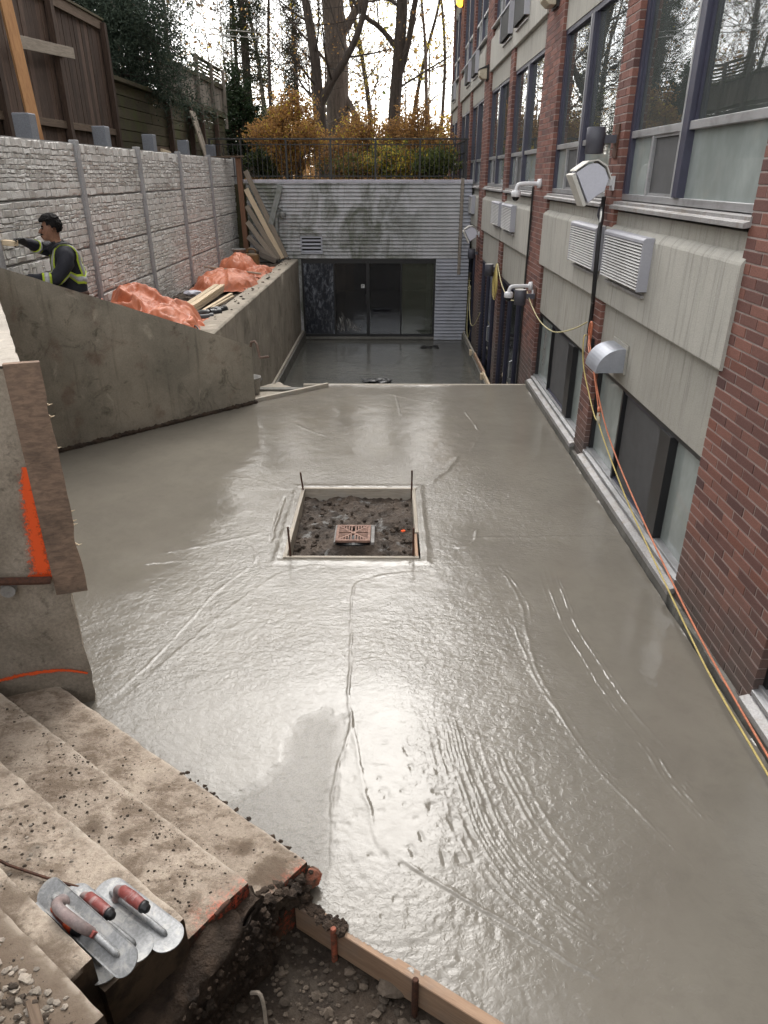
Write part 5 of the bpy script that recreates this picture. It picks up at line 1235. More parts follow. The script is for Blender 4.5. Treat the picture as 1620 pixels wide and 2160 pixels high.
# ------------------------------------------------------------------ cast stone panel fence
def stone_fence():
    X = -3.95; g = thing('stone_fence', 'tall pale fence of stone patterned concrete panels between slim posts', 'fence', (X, 12.3, .8))
    posts = [5.05, 7.46, 9.87, 12.27, 14.62, 17.05, 19.75]; z0, z1 = .72, 3.17
    for y in posts: MB().box(X-.05, X+.045, y-.05, y+.05, z0-.2, z1+.03).build('post', 'fence_post_concrete', g, bevel=.01)
    cellsz = []; r = random.Random(5)
    for a, b in zip(posts, posts[1:]):
        ya, yb = a+.052, b-.052; nP = 4; hp = (z1-z0)/nP
        for p in range(nP):
            za, zb = z0+p*hp, z0+(p+1)*hp; MB().box(X-.045, X-.006, ya, yb, za+.004, zb-.004).build('panel', 'fence_panel', g)
            z = za+.012
            rows = []
            while z < zb-.02:
                h = r.choice((.042, .05, .06, .075, .09)); 
                if zb-.012-(z+h) < .05: h = zb-.012-z
                rows.append((z, z+h)); z += h
            for (q0, q1) in rows:
                y = ya
                while y < yb-.01:
                    L = r.choice((.06, .08, .10, .13, .16, .2))*(.8+(q1-q0)*4)
                    if yb-(y+L) < .07: L = yb-y
                    if q1-q0 > .09 and r.random() < .45:
                        s = q0+(q1-q0)*r.uniform(.4, .6); cellsz += [(y, y+L, q0, s), (y, y+L, s, q1)]
                    else: cellsz.append((y, y+L, q0, q1))
                    y += L
    def stone(m, y0, y1, q0, q1):
        """one chiselled stone: wavy outline, pillowed uneven face"""
        gp = .004; w_ = .012; n = len(m.v); d = .009+.009*r.random()
        def J(y, z): return (y+w_*mnoise.noise(Vector((y*9, z*11, 2))), z+w_*1.2*mnoise.noise(Vector((y*8, z*10, 7))))
        ym = (y0+y1)/2; zm = (q0+q1)/2
        ring = [J(y0, q0), J(ym, q0), J(y1, q0), J(y1, q1), J(ym, q1), J(y0, q1)]
        cy = sum(p[0] for p in ring)/6; cz = sum(p[1] for p in ring)/6
        def ins(p, k): 
            dy, dz = cy-p[0], cz-p[1]; L = math.hypot(dy, dz)+1e-6; k = min(k, L*.5); return (p[0]+dy/L*k, p[1]+dz/L*k)
        for p in ring: q = ins(p, gp); m.v.append((X-.008, q[0], q[1]))
        tilt = r.uniform(-.004, .004); tz = r.uniform(-.004, .005)
        for i, p in enumerate(ring):
            q = ins(p, gp+.006+.005*r.random()); m.v.append((X-.006+d+tilt*(1 if p[0] > cy else -1)+tz*(1 if p[1] > cz else -1)+r.uniform(-.003, .003), q[0], q[1]))
        m.v.append((X-.006+d+r.uniform(-.001, .003), cy+r.uniform(-.25, .25)*(y1-y0), cz+r.uniform(-.2, .25)*(q1-q0)))
        for i in range(6):
            j = (i+1) % 6; m.f.append((n+i, n+j, n+6+j, n+6+i)); m.f.append((n+6+i, n+6+j, n+12))
    vis = sorted([c for c in cellsz if c[1] > 7.75 and c[2] > 1.25], key=lambda c: math.hypot(3.95, c[0])-.6*math.sqrt((c[1]-c[0])*(c[3]-c[2]))); near = set(vis[:300]); rest = MB()
    for c in cellsz:
        if c in near: m = MB(); stone(m, *c); m.build('stone', 'fence_stone', g, fix=False)
        else: stone(rest, *c)
    rest.build('stonework', 'fence_stone', g, kind='stuff', fix=False)
stone_fence()
for i, y in enumerate((9.45, 11.88, 14.2, 16.5, 19.0)):
    lab = ('widest grey square post rising behind the stone fence, nearest the leaning timber brace', 'grey square post behind the stone fence, at the right end of the tall wood fence', 'grey square post behind the stone fence, by the light scrap of plywood', 'grey square post behind the stone fence, in front of the leaning pale boards', 'farthest grey square post behind the stone fence, beside the railing')[i]
    rough = box('fence_stake', 'grey_post', -4.42, -4.22, y-.10, y+.10, 2.9, 3.46, bevel=.012, label=lab, cat='post', group='grey square posts behind the stone fence')
# ------------------------------------------------------------------ tall board fence, and the retaining boards behind
def wood_fence():
    X = -5.0; g = thing('board_fence', 'tall dark brown wooden board fence with horizontal rails', 'fence', (X, 10, 3.0)); r = random.Random(9)
    y = 4.0
    while y < 14.45:
        w_ = r.uniform(.125, .145); zt = 5.15+r.uniform(-.012, .012); zb = 3.08+r.uniform(-.03, .03)
        beam('fence_board', 'fence_wood', (X+r.uniform(-.006, .006), y+w_/2, zb), (X+r.uniform(-.006, .006), y+w_/2+r.uniform(-.006, .006), zt), w_, .02, g, up=(1, 0, 0), bevel=0); y += w_+r.uniform(.004, .009)
    for z in (3.50,): beam('rail', 'fence_rail_wood', (X+.04, 4.0, z-.02), (X+.04, 14.4, z), .045, .10, g)
    beam('top_board', 'fence_rail_wood', (X+.035, 4.0, 5.17), (X+.035, 14.45, 5.12), .03, .15, g); beam('cap', 'mossy_wood', (X+.0, 4.0, 5.262), (X+.0, 14.5, 5.212), .14, .035, g)
    for yy in (7.0, 10.30, 12.25, 14.40): beam('post', 'fence_wood', (X+.075, yy, 2.9), (X+.075, yy, 5.15), .11, .09, g, up=(1, 0, 0))
    beam('cross_board', 'old_plank', (-4.87, 10.75, 4.37), (-4.87, 12.74, 4.49), .03, .15, label='pale plank nailed across the tall board fence', cat='plank')
    br = beam('brace', 'orange_lumber', (-4.72, 10.42, 4.80), (-4.44, 9.98, 3.15), .14, .055, up=(.6, -.5, .5), label='leaning orange brown timber brace in front of the tall fence', cat='timber')
wood_fence()
def retaining_boards():
    X = -5.05; g = thing('retaining_boards', 'mossy dark timber retaining wall of horizontal boards', 'retaining wall', (X, 18, 3.0)); r = random.Random(4); z = 3.0; k = 0
    while z < 4.34:
        cut = [14.6, r.uniform(16, 17), r.uniform(19.5, 20.5), 24.3]
        for a, b in zip(cut, cut[1:]): beam('board', 'mossy_wood' if (z > 3.35 or r.random() < .4) else 'fence_rail_wood', (X+r.uniform(-.012, .012), a+.004, z+.095), (X+r.uniform(-.012, .012), b-.004, z+.095), .05, .18, g)
        z += .192; k += 1
    beam('cap', 'mossy_wood', (X+.02, 14.6, z+.04), (X+.02, 24.3, z+.03), .2, .07, g)
    for yy in (18.0, 19.9, 21.1, 22.8): beam('post', 'fence_wood', (X+.10, yy, 2.9), (X+.10+.0, yy, 4.42), .12, .11, g, up=(1, 0, 0))
    lean = thing('leaning_boards', 'pale grooved board panel leaning on the mossy retaining wall', 'boards', (-4.8, 19.9, 3.0))
    for i in range(4): beam('board', 'old_plank', (-4.62+.0*i, 19.75+.125*i+.1, 3.02), (-4.88, 19.62+.125*i, 4.22), .12, .03, lean, up=(1, 0, 0))
    beam('plywood_scrap', 'new_lumber', (-4.35, 15.0, 3.13), (-4.4, 15.75, 3.10), .04, .26, label='light scrap of plywood lying behind the stone fence', cat='plywood')
retaining_boards()
def upper_fence():
    X = -5.15; g = thing('upper_fence', 'weathered grey wooden fence with a lattice of slats on top, on the retaining wall', 'fence', (X, 21, 4.4)); r = random.Random(2); y = 18.0
    zb = lambda y: 4.52; zt = lambda y: 5.2
    while y < 24.9:
        w_ = r.uniform(.13, .15); beam('fence_board', 'grey_wood', (X, y+w_/2, zb(y)), (X+r.uniform(-.008, .008), y+w_/2, zt(y)), w_, .02, g, up=(1, 0, 0), bevel=0); y += w_+.007
    for z in (4.5, 5.2): beam('rail', 'mossy_wood', (X+.03, 18.0, z), (X+.03, 24.9, z), .06, .09, g)
    for i in range(4): beam('slat', 'mossy_wood', (X, 21.6, 5.29+i*.085), (X, 24.9, 5.29+i*.085), .02, .05, g)
    beam('cap', 'mossy_wood', (X, 21.6, 5.65), (X, 24.9, 5.65), .12, .04, g)
    for yy in (18.0, 19.8, 21.6, 23.3, 24.9): beam('post', 'grey_wood', (X+.07, yy, 4.1), (X+.07, yy, 5.66 if yy > 21 else 5.24), .09, .09, g, up=(1, 0, 0))
upper_fence()
# ------------------------------------------------------------------ timber stack of leaning boards in the corner
beam('end_post', 'orange_post', (-3.62, 18.9, .75), (-3.66, 18.9, 3.17), .12, .10, up=(0, 1, 0), label='upright brown post at the far end of the stone fence', cat='post')
beam('cap_board', 'fence_rail_wood', (-4.35, 18.75, 3.19), (-3.5, 18.8, 3.21), .14, .035, label='short brown board lying on the far end of the stone fence', cat='board')
fan = [((-2.62, 18.82, .92), (-3.52, 18.98, 2.90), 'old_plank', 'grey board leaning highest in the corner against the siding'), ((-2.72, 18.78, .90), (-3.53, 18.93, 2.50), 'new_lumber', 'pale wide board leaning in the corner, second from the top'), ((-2.80, 18.74, .89), (-3.54, 18.90, 2.12), 'old_plank', 'board leaning in the corner, third from the top'),
       ((-2.88, 18.70, .88), (-3.55, 18.86, 1.76), 'old_plank', 'board leaning in the corner at mid height of the fan'), ((-2.95, 18.66, .87), (-3.55, 18.82, 1.42), 'grey_wood', 'grey board low in the leaning fan'), ((-2.85, 18.62, .85), (-3.56, 18.78, 1.12), 'grey_wood', 'lowest grey board of the leaning fan')]
for i, (a, b, mt, lab) in enumerate(fan): beam('leaning_board', mt, a, b, .12, .038, up=(0, 1, 0.0), label=lab, cat='board', group='boards leaning in the corner')
# ------------------------------------------------------------------ trees and shrubs
def leaf_cloud(pts, size, r, flat=.3, up=0.0, n_side=4):
    """leaf sized quads at pts"""
    P = np.asarray(pts); k = len(P); d = r.normal(size=(k, 3)); d /= np.linalg.norm(d, axis=1)[:, None]+1e-9
    e = r.normal(size=(k, 3)); e -= (e*d).sum(1)[:, None]*d; e /= np.linalg.norm(e, axis=1)[:, None]+1e-9; f = np.cross(d, e)
    s = size*r.uniform(.6, 1.3, (k, 1)); a = e*s; b = f*s*(.35+flat)
    V = np.stack([P-a, P+b*.9, P+a, P-b*.9], 1).reshape(-1, 3); F = np.arange(k*4).reshape(k, 4); return V, F
def crown(name, V, F, mat, parent): 
    o = LOC[parent.name]; ob = np_mesh(name, V-np.array(o), F, mat, parent, smooth=False, loc=tuple(o)); ob['kind'] = 'stuff'; return ob
def branches(m, p, d, L, rad, depth, rr, tips, spread=.55, bend=.25, up=.12, kids=(2, 3), minr=.004):
    """recursive limb: a gently bent tapered tube, then children along it"""
    n = 5; pts = [Vector(p)]; d = Vector(d).normalized()
    for i in range(n):
        d = (d+Vector((rr.uniform(-1, 1), rr.uniform(-1, 1), rr.uniform(-1, 1)))*bend*.35+Vector((0, 0, up*.3))).normalized(); pts.append(pts[-1]+d*L/n)
    rs = [max(minr, rad*(1-.45*i/n)) for i in range(n+1)]
    m.tube(pts, rs, 7 if rad > .05 else (5 if rad > .018 else 3), cap=False)
    if depth == 0 or rs[-1] <= minr*1.01 and depth < 1: tips.extend(pts[2:]); return
    for k in range(rr.randint(*kids)):
        t = rr.uniform(.35, 1.0); i = min(n-1, int(t*n)); q = pts[i].lerp(pts[i+1], t*n-i); a = rr.uniform(0, 6.28); ax, y, z = frame_axes(d)
        dd = (d*math.cos(spread*rr.uniform(.6, 1.4))+(y*math.cos(a)+z*math.sin(a))*math.sin(spread*rr.uniform(.7, 1.4))).normalized()
        branches(m, q, dd, L*rr.uniform(.5, .78), rs[i]*rr.uniform(.38, .58), depth-1, rr, tips, spread, bend, up, kids, minr)
    branches(m, pts[-1], d, L*rr.uniform(.6, .85), rs[-1]*.75, depth-1, rr, tips, spread, bend, up, kids, minr)
def bare_tree(loc, h, rad, label, seed, leaf=None, nleaf=0, lsize=.05, bark='bark_dark', limbs=None, depth=4, name='tree', group='tall trees behind the railing', lean=(0, 0)):
    rr = random.Random(seed); nr = np.random.default_rng(seed); t = thing(name, label, 'tree', loc, group); m = MB(); tips = []
    base = Vector(loc)
    if limbs is None:
        tr = []; n = 8; p = base-Vector((0, 0, .3)); d = Vector((lean[0], lean[1], 1)).normalized(); L = h*.62
        for i in range(n+1): tr.append(p.copy()); p = p+d*L/n; d = (d+Vector((rr.uniform(-.09, .09), rr.uniform(-.09, .09), .03))).normalized()
        limbs = [([tuple(q) for q in tr], [rad*(1.25 if i == 0 else 1-.55*i/n) for i in range(n+1)])]
    for pts, rs in limbs:
        P_ = smooth_pts(pts, 2); k = len(P_); R_ = list(np.interp(np.linspace(0, 1, k), np.linspace(0, 1, len(rs)), rs)); m.tube(P_, R_, 12, cap=False)
        V_ = [Vector(q) for q in P_]
        for j in range(max(4, int(k*.45))):
            i = rr.randint(int(k*.25), k-2); ax, y, z = frame_axes(V_[i+1]-V_[i]); a = rr.uniform(0, 6.28)
            dd = (ax*.35+(y*math.cos(a)+z*math.sin(a))*.8+Vector((0, 0, .12))).normalized(); branches(m, V_[i], dd, h*rr.uniform(.10, .2), min(.06, R_[i]*rr.uniform(.15, .34)), depth-1, rr, tips)
        branches(m, V_[-1], V_[-1]-V_[-2], h*.25, R_[-1], depth, rr, tips)
    me_o = m.build('trunk', bark, t, smooth=True, fix=False)
    if leaf and nleaf and tips:
        T = np.array([tuple(q) for q in tips]); k = nr.integers(0, len(T), nleaf); V, F = leaf_cloud(T[k]+nr.normal(0, .12, (nleaf, 3)), lsize, nr); crown('crown', V, F, leaf, t)
    return t
# the three big trunks seen against the sky
bare_tree((-2.30, 27, 2.6), 12, .22, 'dark forked tree with one limb leaning right, behind the round yellow bush', 11, 'leaf_amber', 900, .042, limbs=[
    ([(-2.25, 27, 2.4), (-2.28, 27, 4.0), (-2.38, 27, 5.3), (-2.42, 27, 6.2), (-2.60, 27, 7.3), (-2.85, 27, 8.6), (-3.0, 27.2, 10.4)], [.22, .18, .16, .15, .13, .11, .06]),
    ([(-2.36, 27, 4.9), (-2.0, 26.9, 5.5), (-1.45, 26.8, 6.15), (-1.0, 26.7, 6.9), (-.72, 26.7, 7.8), (-.45, 26.8, 9.2)], [.15, .13, .11, .10, .08, .05])])
bare_tree((-2.10, 30, 2.6), 15, .3, 'thick grey brown tree trunk in the middle of the garden', 12, 'leaf_yellow', 1500, .045, 'bark_grey', limbs=[
    ([(-1.95, 30, 2.4), (-1.98, 30, 4.5), (-1.9, 30, 6.4), (-2.05, 30, 8.4), (-2.2, 30, 10.5), (-2.0, 30, 13)], [.50, .42, .40, .38, .32, .2]), ([(-1.95, 30, 7.0), (-1.3, 29.8, 7.9), (-.6, 29.7, 8.8), (.1, 29.6, 10.2)], [.16, .14, .11, .08]),
    ([(-1.88, 30, 5.7), (-1.5, 29.9, 5.2), (-1.25, 29.8, 4.7), (-1.5, 29.7, 4.3), (-1.65, 29.7, 3.2)], [.13, .12, .11, .10, .09])])
bare_tree((.25, 28, 2.6), 14, .28, 'nearly black upright tree with rising twin limbs, to the right behind the railing', 13, 'leaf_yellow', 1200, .045, limbs=[
    ([(.15, 28, 2.4), (.12, 28, 4.5), (.25, 28, 6.0), (.42, 28, 8.0), (.35, 28, 10), (.6, 28, 12)], [.25, .22, .20, .18, .14, .08]), ([(.28, 28, 5.8), (.62, 27.9, 6.8), (.85, 27.8, 8.2), (1.3, 27.8, 9.6)], [.13, .11, .09, .06]),
    ([(.25, 28, 6.6), (-.3, 27.8, 7.2), (-.9, 27.7, 7.5), (-1.4, 27.6, 8.2)], [.10, .08, .07, .05])])
SP = [(-7.2, 26.5, 11, .13, 'leaf_green', 1300, 'slim tree with sparse green leaves above the upper fence'), (-4.3, 28, 12, .12, 'leaf_amber', 900, 'slim dark tree left of the forked trunk'), (-5.6, 31, 13, .15, 'leaf_yellow', 800, 'bare tree with a few yellow leaves behind the ivy'),
      (-8.6, 30, 14, .18, 'leaf_green', 900, 'tall bare tree far left beyond the grey fence'), (-3.3, 36, 15, .2, 'leaf_amber', 900, 'distant bare tree seen between the ivy and the forked trunk'), (-.9, 38, 16, .22, 'leaf_yellow', 1200, 'distant bare tree seen in the gap of bright sky'),
      (1.6, 33, 13, .15, 'leaf_yellow', 8500, 'tree full of bright yellow leaves beside the brick building'), (2.3, 38, 15, .16, 'leaf_yellow', 8500, 'far yellow leaved tree at the corner of the brick building'), (.9, 42, 16, .2, 'leaf_amber', 900, 'far bare tree behind the black trunk'),
      (-6.6, 42, 18, .22, 'leaf_amber', 700, 'farthest bare tree on the left'), (4.5, 40, 15, .2, 'leaf_yellow', 1500, 'yellowing tree half hidden by the brick building'), (-11, 24, 12, .2, 'leaf_green', 900, 'tree standing behind the tall board fence')]
for i, (x, y, h, rd, lf, nl, lab) in enumerate(SP): bare_tree((x, y, 4.1 if (x < -5.45 and y < 27.5) else 2.6), h, rd*.62, lab, 40+i, lf, int(nl*.7), .042 if y < 35 else .055, depth=5, bark='bark_dark' if i % 3 else 'bark_grey', lean=(random.uniform(-.1, .1), 0))
def evergreen(loc, h, rad, label, seed, n, size, mat='needles', droop=.35, z0=.12, bark='bark_dark', asym=None, group=None, per=13, taper=.82):
    """conifer: whorled drooping boughs carrying flat sprays"""
    rr = random.Random(seed); nr = np.random.default_rng(seed); t = thing('evergreen_tree', label, 'tree', loc, group); m = MB(); b = Vector(loc)
    m.tube([b-Vector((0, 0, .2)), b+Vector((.05, 0, h*.5)), b+Vector((0, .05, h))], [rad*.09+.04, rad*.06+.02, .015], 9, cap=False); pts = []; k = int(h*per)
    for i in range(k):
        z = h*(z0+(1-z0)*(i/k)**.9); L = rad*(1-taper*(z/h))*rr.uniform(.55, 1.15); a = rr.uniform(0, 6.28)
        if asym: L *= 1+asym[2]*max(0, math.cos(a-math.atan2(asym[1], asym[0])))
        p = b+Vector((0, 0, z)); q = []
        for j in range(7):
            s = j/6; q.append(p+Vector((math.cos(a)*L*s, math.sin(a)*L*s, L*(.22*s-droop*1.3*s*s)+rr.uniform(-.03, .03))))
        m.tube(q, [.022*(1-.8*j/6)+.004 for j in range(7)], 4, cap=False)
        for j in range(2, 7):
            c = int(n/k/5); s = j/6; W = .10+.26*L*(1-s*.55)*.5
            off = nr.normal(0, 1, (c, 3))*np.array([W, W, .07+.10*s]); off[:, 2] -= np.abs(off[:, 0])*.35*rr.random()+np.abs(nr.normal(0, .08, c)); pts.append(np.array(q[j])+off)
    m.build('trunk', bark, t, fix=False); P = np.concatenate(pts); V, F = leaf_cloud(P, size, nr, -.15); crown('crown', V, F, mat, t); return t
evergreen((-5.65, 16.7, 4.15), 3.6, 1.45, 'dark evergreen tree drooping over the mossy retaining wall', 5, 95000, .05, droop=.34, z0=.05, asym=(1, -.3, .45), per=30, taper=.45)
evergreen((-7.2, 23.0, 4.15), 8, 1.9, 'grey green conifer behind the weathered upper fence', 6, 42000, .05, 'needles', .2)
evergreen((-5.2, 29.5, 2.6), 9, 1.9, 'loose dark conifer rising behind the ivy', 8, 42000, .055, 'evergreen', .25)
evergreen((-3.9, 33.5, 2.6), 7, 1.2, 'small far conifer left of the forked trunk', 9, 14000, .06, 'evergreen', .25)
evergreen((-9.8, 19.5, 4.15), 10, 2.0, 'tall conifer behind the big evergreen, mostly hidden', 10, 22000, .07, 'needles', .25)
def shrub(loc, rx, rz, label, seed, mats, stems=26, name='shrub', lean=.5, nl=9000, size=.035, bark='twig_brown', hollow=.25):
    rr = random.Random(seed); nr = np.random.default_rng(seed); t = thing(name, label, 'shrub', loc); m = MB(); b = Vector(loc); tips = []
    for i in range(stems):
        a = rr.uniform(0, 6.28); s = rr.random()**.6; top = b+Vector((math.cos(a)*rx*s, math.sin(a)*rx*s*.8, rz*(1.0-.45*s*s)*rr.uniform(.75, 1.08))); st = b+Vector((math.cos(a)*.12*rx, math.sin(a)*.12*rx, -.05)); mid = st.lerp(top, .5)+Vector((0, 0, .16*rz))
        q = smooth_pts([tuple(st), tuple(mid), tuple(top)], 2); m.tube(q, list(np.linspace(.016, .004, len(q))), 4, cap=False); V_ = [Vector(x) for x in q]
        tips += V_[int(len(V_)*hollow):]
        for j in range(5):
            k = rr.randint(int(len(V_)*.3), len(V_)-1); d = (Vector((rr.uniform(-1, 1), rr.uniform(-1, 1), rr.uniform(-.3, .9)))).normalized(); e = V_[k]+d*rx*rr.uniform(.12, .34); m.tube([V_[k], V_[k].lerp(e, .5)+Vector((0, 0, .02)), e], [.005, .004, .002], 3, cap=False); tips += [V_[k].lerp(e, .5), e, e]
    m.build('stems', bark, t, fix=False); T = np.array([tuple(x) for x in tips])
    for (mt, frac) in mats:
        c = int(nl*frac); k = nr.integers(0, len(T), c); V, F = leaf_cloud(T[k]+nr.normal(0, .06*rx, (c, 3)), size, nr); crown('foliage', V, F, mt, t)
    return t
GZ = 2.6
shrub((-2.62, 21.0, 2.66), 1.08, 2.0, 'round bush of amber and yellow leaves just behind the railing', 21, [('leaf_amber', .5), ('leaf_yellow', .08), ('leaf_rust', .42)], 44, nl=15000, size=.034)
shrub((-.75, 23.2, GZ), 1.25, 1.75, 'thin rusty shrub with bare twigs in the middle of the garden', 22, [('leaf_rust', .6), ('leaf_amber', .3), ('leaf_yellow', .1)], 46, nl=7500, size=.034)
shrub((.75, 22.9, GZ), 1.15, 2.05, 'tall tawny shrub in front of the black trunk', 23, [('leaf_rust', .6), ('leaf_amber', .4)], 46, nl=8500, size=.034)
shrub((1.35, 24.8, GZ), .8, 1.5, 'yellowish shrub beside the brick building', 24, [('leaf_amber', .4), ('leaf_green', .3), ('leaf_yellow', .3)], 30, nl=6000)
shrub((-1.35, 24.5, GZ), .9, 1.3, 'low brown shrub between the yellow bush and the grey trunk', 25, [('leaf_rust', .7), ('leaf_amber', .3)], 30, nl=5000)
shrub((.1, 21.6, 2.64), 1.1, .78, 'low yellow green bush behind the right half of the railing', 26, [('leaf_green', .5), ('leaf_yellow', .3), ('leaf_amber', .2)], 40, nl=9000)
shrub((1.25, 21.3, 2.64), .75, .72, 'dark green low bush at the right end of the railing', 27, [('leaf_green', .8), ('evergreen', .2)], 34, nl=6500)
shrub((-3.55, 21.9, 2.64), .75, .75, 'grey green bush by the left end of the railing', 28, [('evergreen', .7), ('leaf_green', .3)], 30, nl=5000)
shrub((-1.1, 21.7, 2.64), .9, .62, 'dark leafless low bush behind the middle of the railing', 29, [('leaf_green', .5), ('leaf_rust', .5)], 36, nl=4200)
shrub((-4.85, 25.4, GZ), .75, 3.1, 'tall dark ivy covered shrub at the end of the weathered fence', 30, [('ivy', .9), ('evergreen', .1)], 50, nl=15000, size=.045, hollow=.05)
shrub((-3.9, 26.5, GZ), .95, 1.9, 'spreading ivy bush left of the round yellow bush', 31, [('ivy', .7), ('leaf_green', .3)], 40, nl=9000, size=.045, hollow=.05)
shrub((2.8, 31, GZ), 1.6, 2.2, 'far tawny bush at the corner of the brick building', 32, [('leaf_amber', .6), ('leaf_yellow', .4)], 40, nl=7000, size=.05)
shrub((-2.2, 33, GZ), 1.8, 2.1, 'far rusty bush behind the grey trunk', 33, [('leaf_rust', .7), ('leaf_amber', .3)], 44, nl=8000, size=.05)
shrub((.6, 35, GZ), 1.8, 2.3, 'far brown bush behind the black trunk', 34, [('leaf_rust', .8), ('leaf_yellow', .2)], 44, nl=8000, size=.05)
# far wood and undergrowth reading as one mass
def far_wood():
    nr = np.random.default_rng(77); rr = random.Random(77); m = MB(); tips = []
    for i in range(130):
        y = rr.uniform(40, 80); x = rr.uniform(-.62, .42)*y; h = rr.uniform(5, 13); p = Vector((x, y, 2.4)); d = Vector((rr.uniform(-.08, .08), 0, 1)); m.tube([p, p+d*h*.5, p+d*h], [rr.uniform(.04, .10), .04, .012], 5, cap=False)
        for j in range(16):
            z = rr.uniform(.15, 1)*h; q = p+d*z; a = rr.uniform(0, 6.28); L = (h-z)*.4+.6; e = q+Vector((math.cos(a)*L, math.sin(a)*L, L*.8)); m.tube([q, q.lerp(e, .5)+Vector((0, 0, .1)), e], [.022, .014, .006], 3, cap=False); tips += [q.lerp(e, .4), e, q.lerp(e, .7)]
    o = m.build('distant_wood', 'bark_grey', fix=False, label='far wood of bare trunks behind the garden', kind='stuff')
    T = np.array([tuple(q) for q in tips]); n = 9000; k = nr.integers(0, len(T), n); low = T[k]; V, F = leaf_cloud(low+nr.normal(0, .6, (n, 3)), .13, nr)
    for mt, a, b in (('leaf_rust', 0, 3500), ('leaf_amber', 3500, 7500), ('leaf_green', 7500, 9000)):
        ob = np_mesh('distant_foliage', V[a*4:b*4], np.arange((b-a)*4).reshape(-1, 4), mt, smooth=False); props(ob, 'far thin foliage of the wood', kind='stuff')
    n = 26000; y = nr.uniform(34, 62, n); x = nr.uniform(-.5, .35, n)*y; z = 2.6+np.abs(nr.normal(0, .8, n)); V, F = leaf_cloud(np.stack([x, y, z], -1), .11, nr); ob = np_mesh('undergrowth', V, F, 'leaf_rust', smooth=False); props(ob, 'brown undergrowth of the far wood', kind='stuff')
    n = 12000; y = nr.uniform(20.2, 27, n); x = nr.uniform(-4.0, 1.9, n); z = np.where((y < 22.55), 2.665, 2.605)+np.abs(nr.normal(0, .03, n)); V, F = leaf_cloud(np.stack([x, y, z], -1), .035, nr); ob = np_mesh('leaf_litter', V, F, 'leaf_rust', smooth=False); props(ob, 'fallen leaves on the garden floor', kind='stuff')
far_wood()
# overhead cables
for (z0, lab) in ((6.9, 'upper white utility cable crossing in front of the bare trees'), (6.75, 'lower white utility cable crossing in front of the bare trees')):
    a = Vector((-14, 18, z0+1.0)); b = Vector((-3.6, 27, z0-.0)); n = 14; MB().tube([a.lerp(b, i/n)-Vector((0, 0, .5*math.sin(math.pi*i/n))) for i in range(n+1)], .013, 5).build('cable', 'flood_trim', label=lab, cat='cable')
MB().tube([Vector((-3.6, 27, 6.2)).lerp(Vector((9, 27.9, 5.9)), i/10)-Vector((0, 0, .5*math.sin(math.pi*i/10))) for i in range(11)], .012, 5).build('cable', 'iron_black', label='thin dark cable strung between the trunks towards the building', cat='cable')
# neighbours' house on the left, seen only as a reflection in the windows
def house():
    g = thing('brick_house', 'brick house with a dark gabled roof behind the tall fence, mirrored in the windows', 'house', (-17, 8, 4.1))
    MB().box(-20, -13, 2, 14, 4.0, 8.6).build('wall', 'house_brick', g); MB().prism([(1.6, 8.55), (8, 12.6), (14.4, 8.55)], 0, -20.3, -12.6).build('roof', 'roof_shingle', g)
    for y in (4.2, 8, 11.6):
        for z in (5.0, 7.0):
            w_ = MB().box(-13.02, -12.95, y-.5, y+.5, z, z+1.2).build('window', 'white_trim', g); MB().box(-12.955, -12.945, y-.42, y+.42, z+.08, z+1.12).build('pane', 'grille_dark', w_)
house()
# ------------------------------------------------------------------ things lying on the raised bed
def tarp(name, label, x0, x1, y0, y1, zb, lumps, seed, res=110, fold=.05):
    u = np.linspace(-1, 1, res); U, W = np.meshgrid(u, u); r_ = np.maximum(abs(U), abs(W)); X = (x0+x1)/2+U*(x1-x0)/2; Y = (y0+y1)/2+W*(y1-y0)/2
    wob = .10*fbm(U*1.6+seed, W*1.6, seed); X = X+wob*(x1-x0)*.6*r_; Y = Y+.12*fbm(U*1.7, W*1.7+seed, seed+1)*(y1-y0)*r_
    Z = np.zeros_like(X)
    for (cx, cy, sx, sy, h) in lumps: Z = np.maximum(Z, h*np.clip(1-((X-cx)/sx)**2-((Y-cy)/sy)**2, 0, 1)**.55)+0*Z
    wx, wy = X*3.2+1.1*fbm(X*2, Y*2, seed+2), Y*3.2+1.1*fbm(X*2, Y*2, seed+3)
    rid = 1-np.abs(2*vnoise(wx*1.3+wy*.5, wy*.8-wx*.35, seed+4)); rid2 = 1-np.abs(2*vnoise(wx*3.1, wy*3.1, seed+5)); rid3 = 1-np.abs(2*vnoise(wx*7.5, wy*7.5, seed+6))
    e = np.clip((1-r_)*7, 0, 1); Z = (Z+fold*(rid**2-.4)*1.7+fold*.55*(rid2**2-.4)+fold*.10*(rid3**2-.4))*e+.015+.03*(rid2-.4)*(1-e)
    for _ in range(4):
        Zp = np.pad(Z, 1, mode='edge'); Z = (Zp[:-2, 1:-1]+Zp[2:, 1:-1]+Zp[1:-1, :-2]+Zp[1:-1, 2:]+2*Z)/6
    Z = zb+np.maximum(Z, .008)
    idx = np.arange(res*res).reshape(res, res); F = np.stack([idx[:-1, :-1], idx[:-1, 1:], idx[1:, 1:], idx[1:, :-1]], -1).reshape(-1, 4)
    c = np.array(((x0+x1)/2, (y0+y1)/2, zb)); o = np_mesh(name, np.stack([X.ravel(), Y.ravel(), Z.ravel()], -1)-c, F, 'tarp_orange', loc=tuple(c)); m = o.modifiers.new('thick', 'SOLIDIFY'); m.thickness = .004
    return props(o, label, 'tarp')
tarp('tarp', 'big crumpled orange tarp heaped nearest the sloping wall', -3.92, -2.50, 8.9, 11.3, .80, [(-3.52, 10.0, .55, .75, .58), (-3.85, 9.5, .3, .5, .46), (-3.15, 9.9, .5, .9, .40), (-2.85, 9.6, .35, .6, .20)], 1, 150, .085)
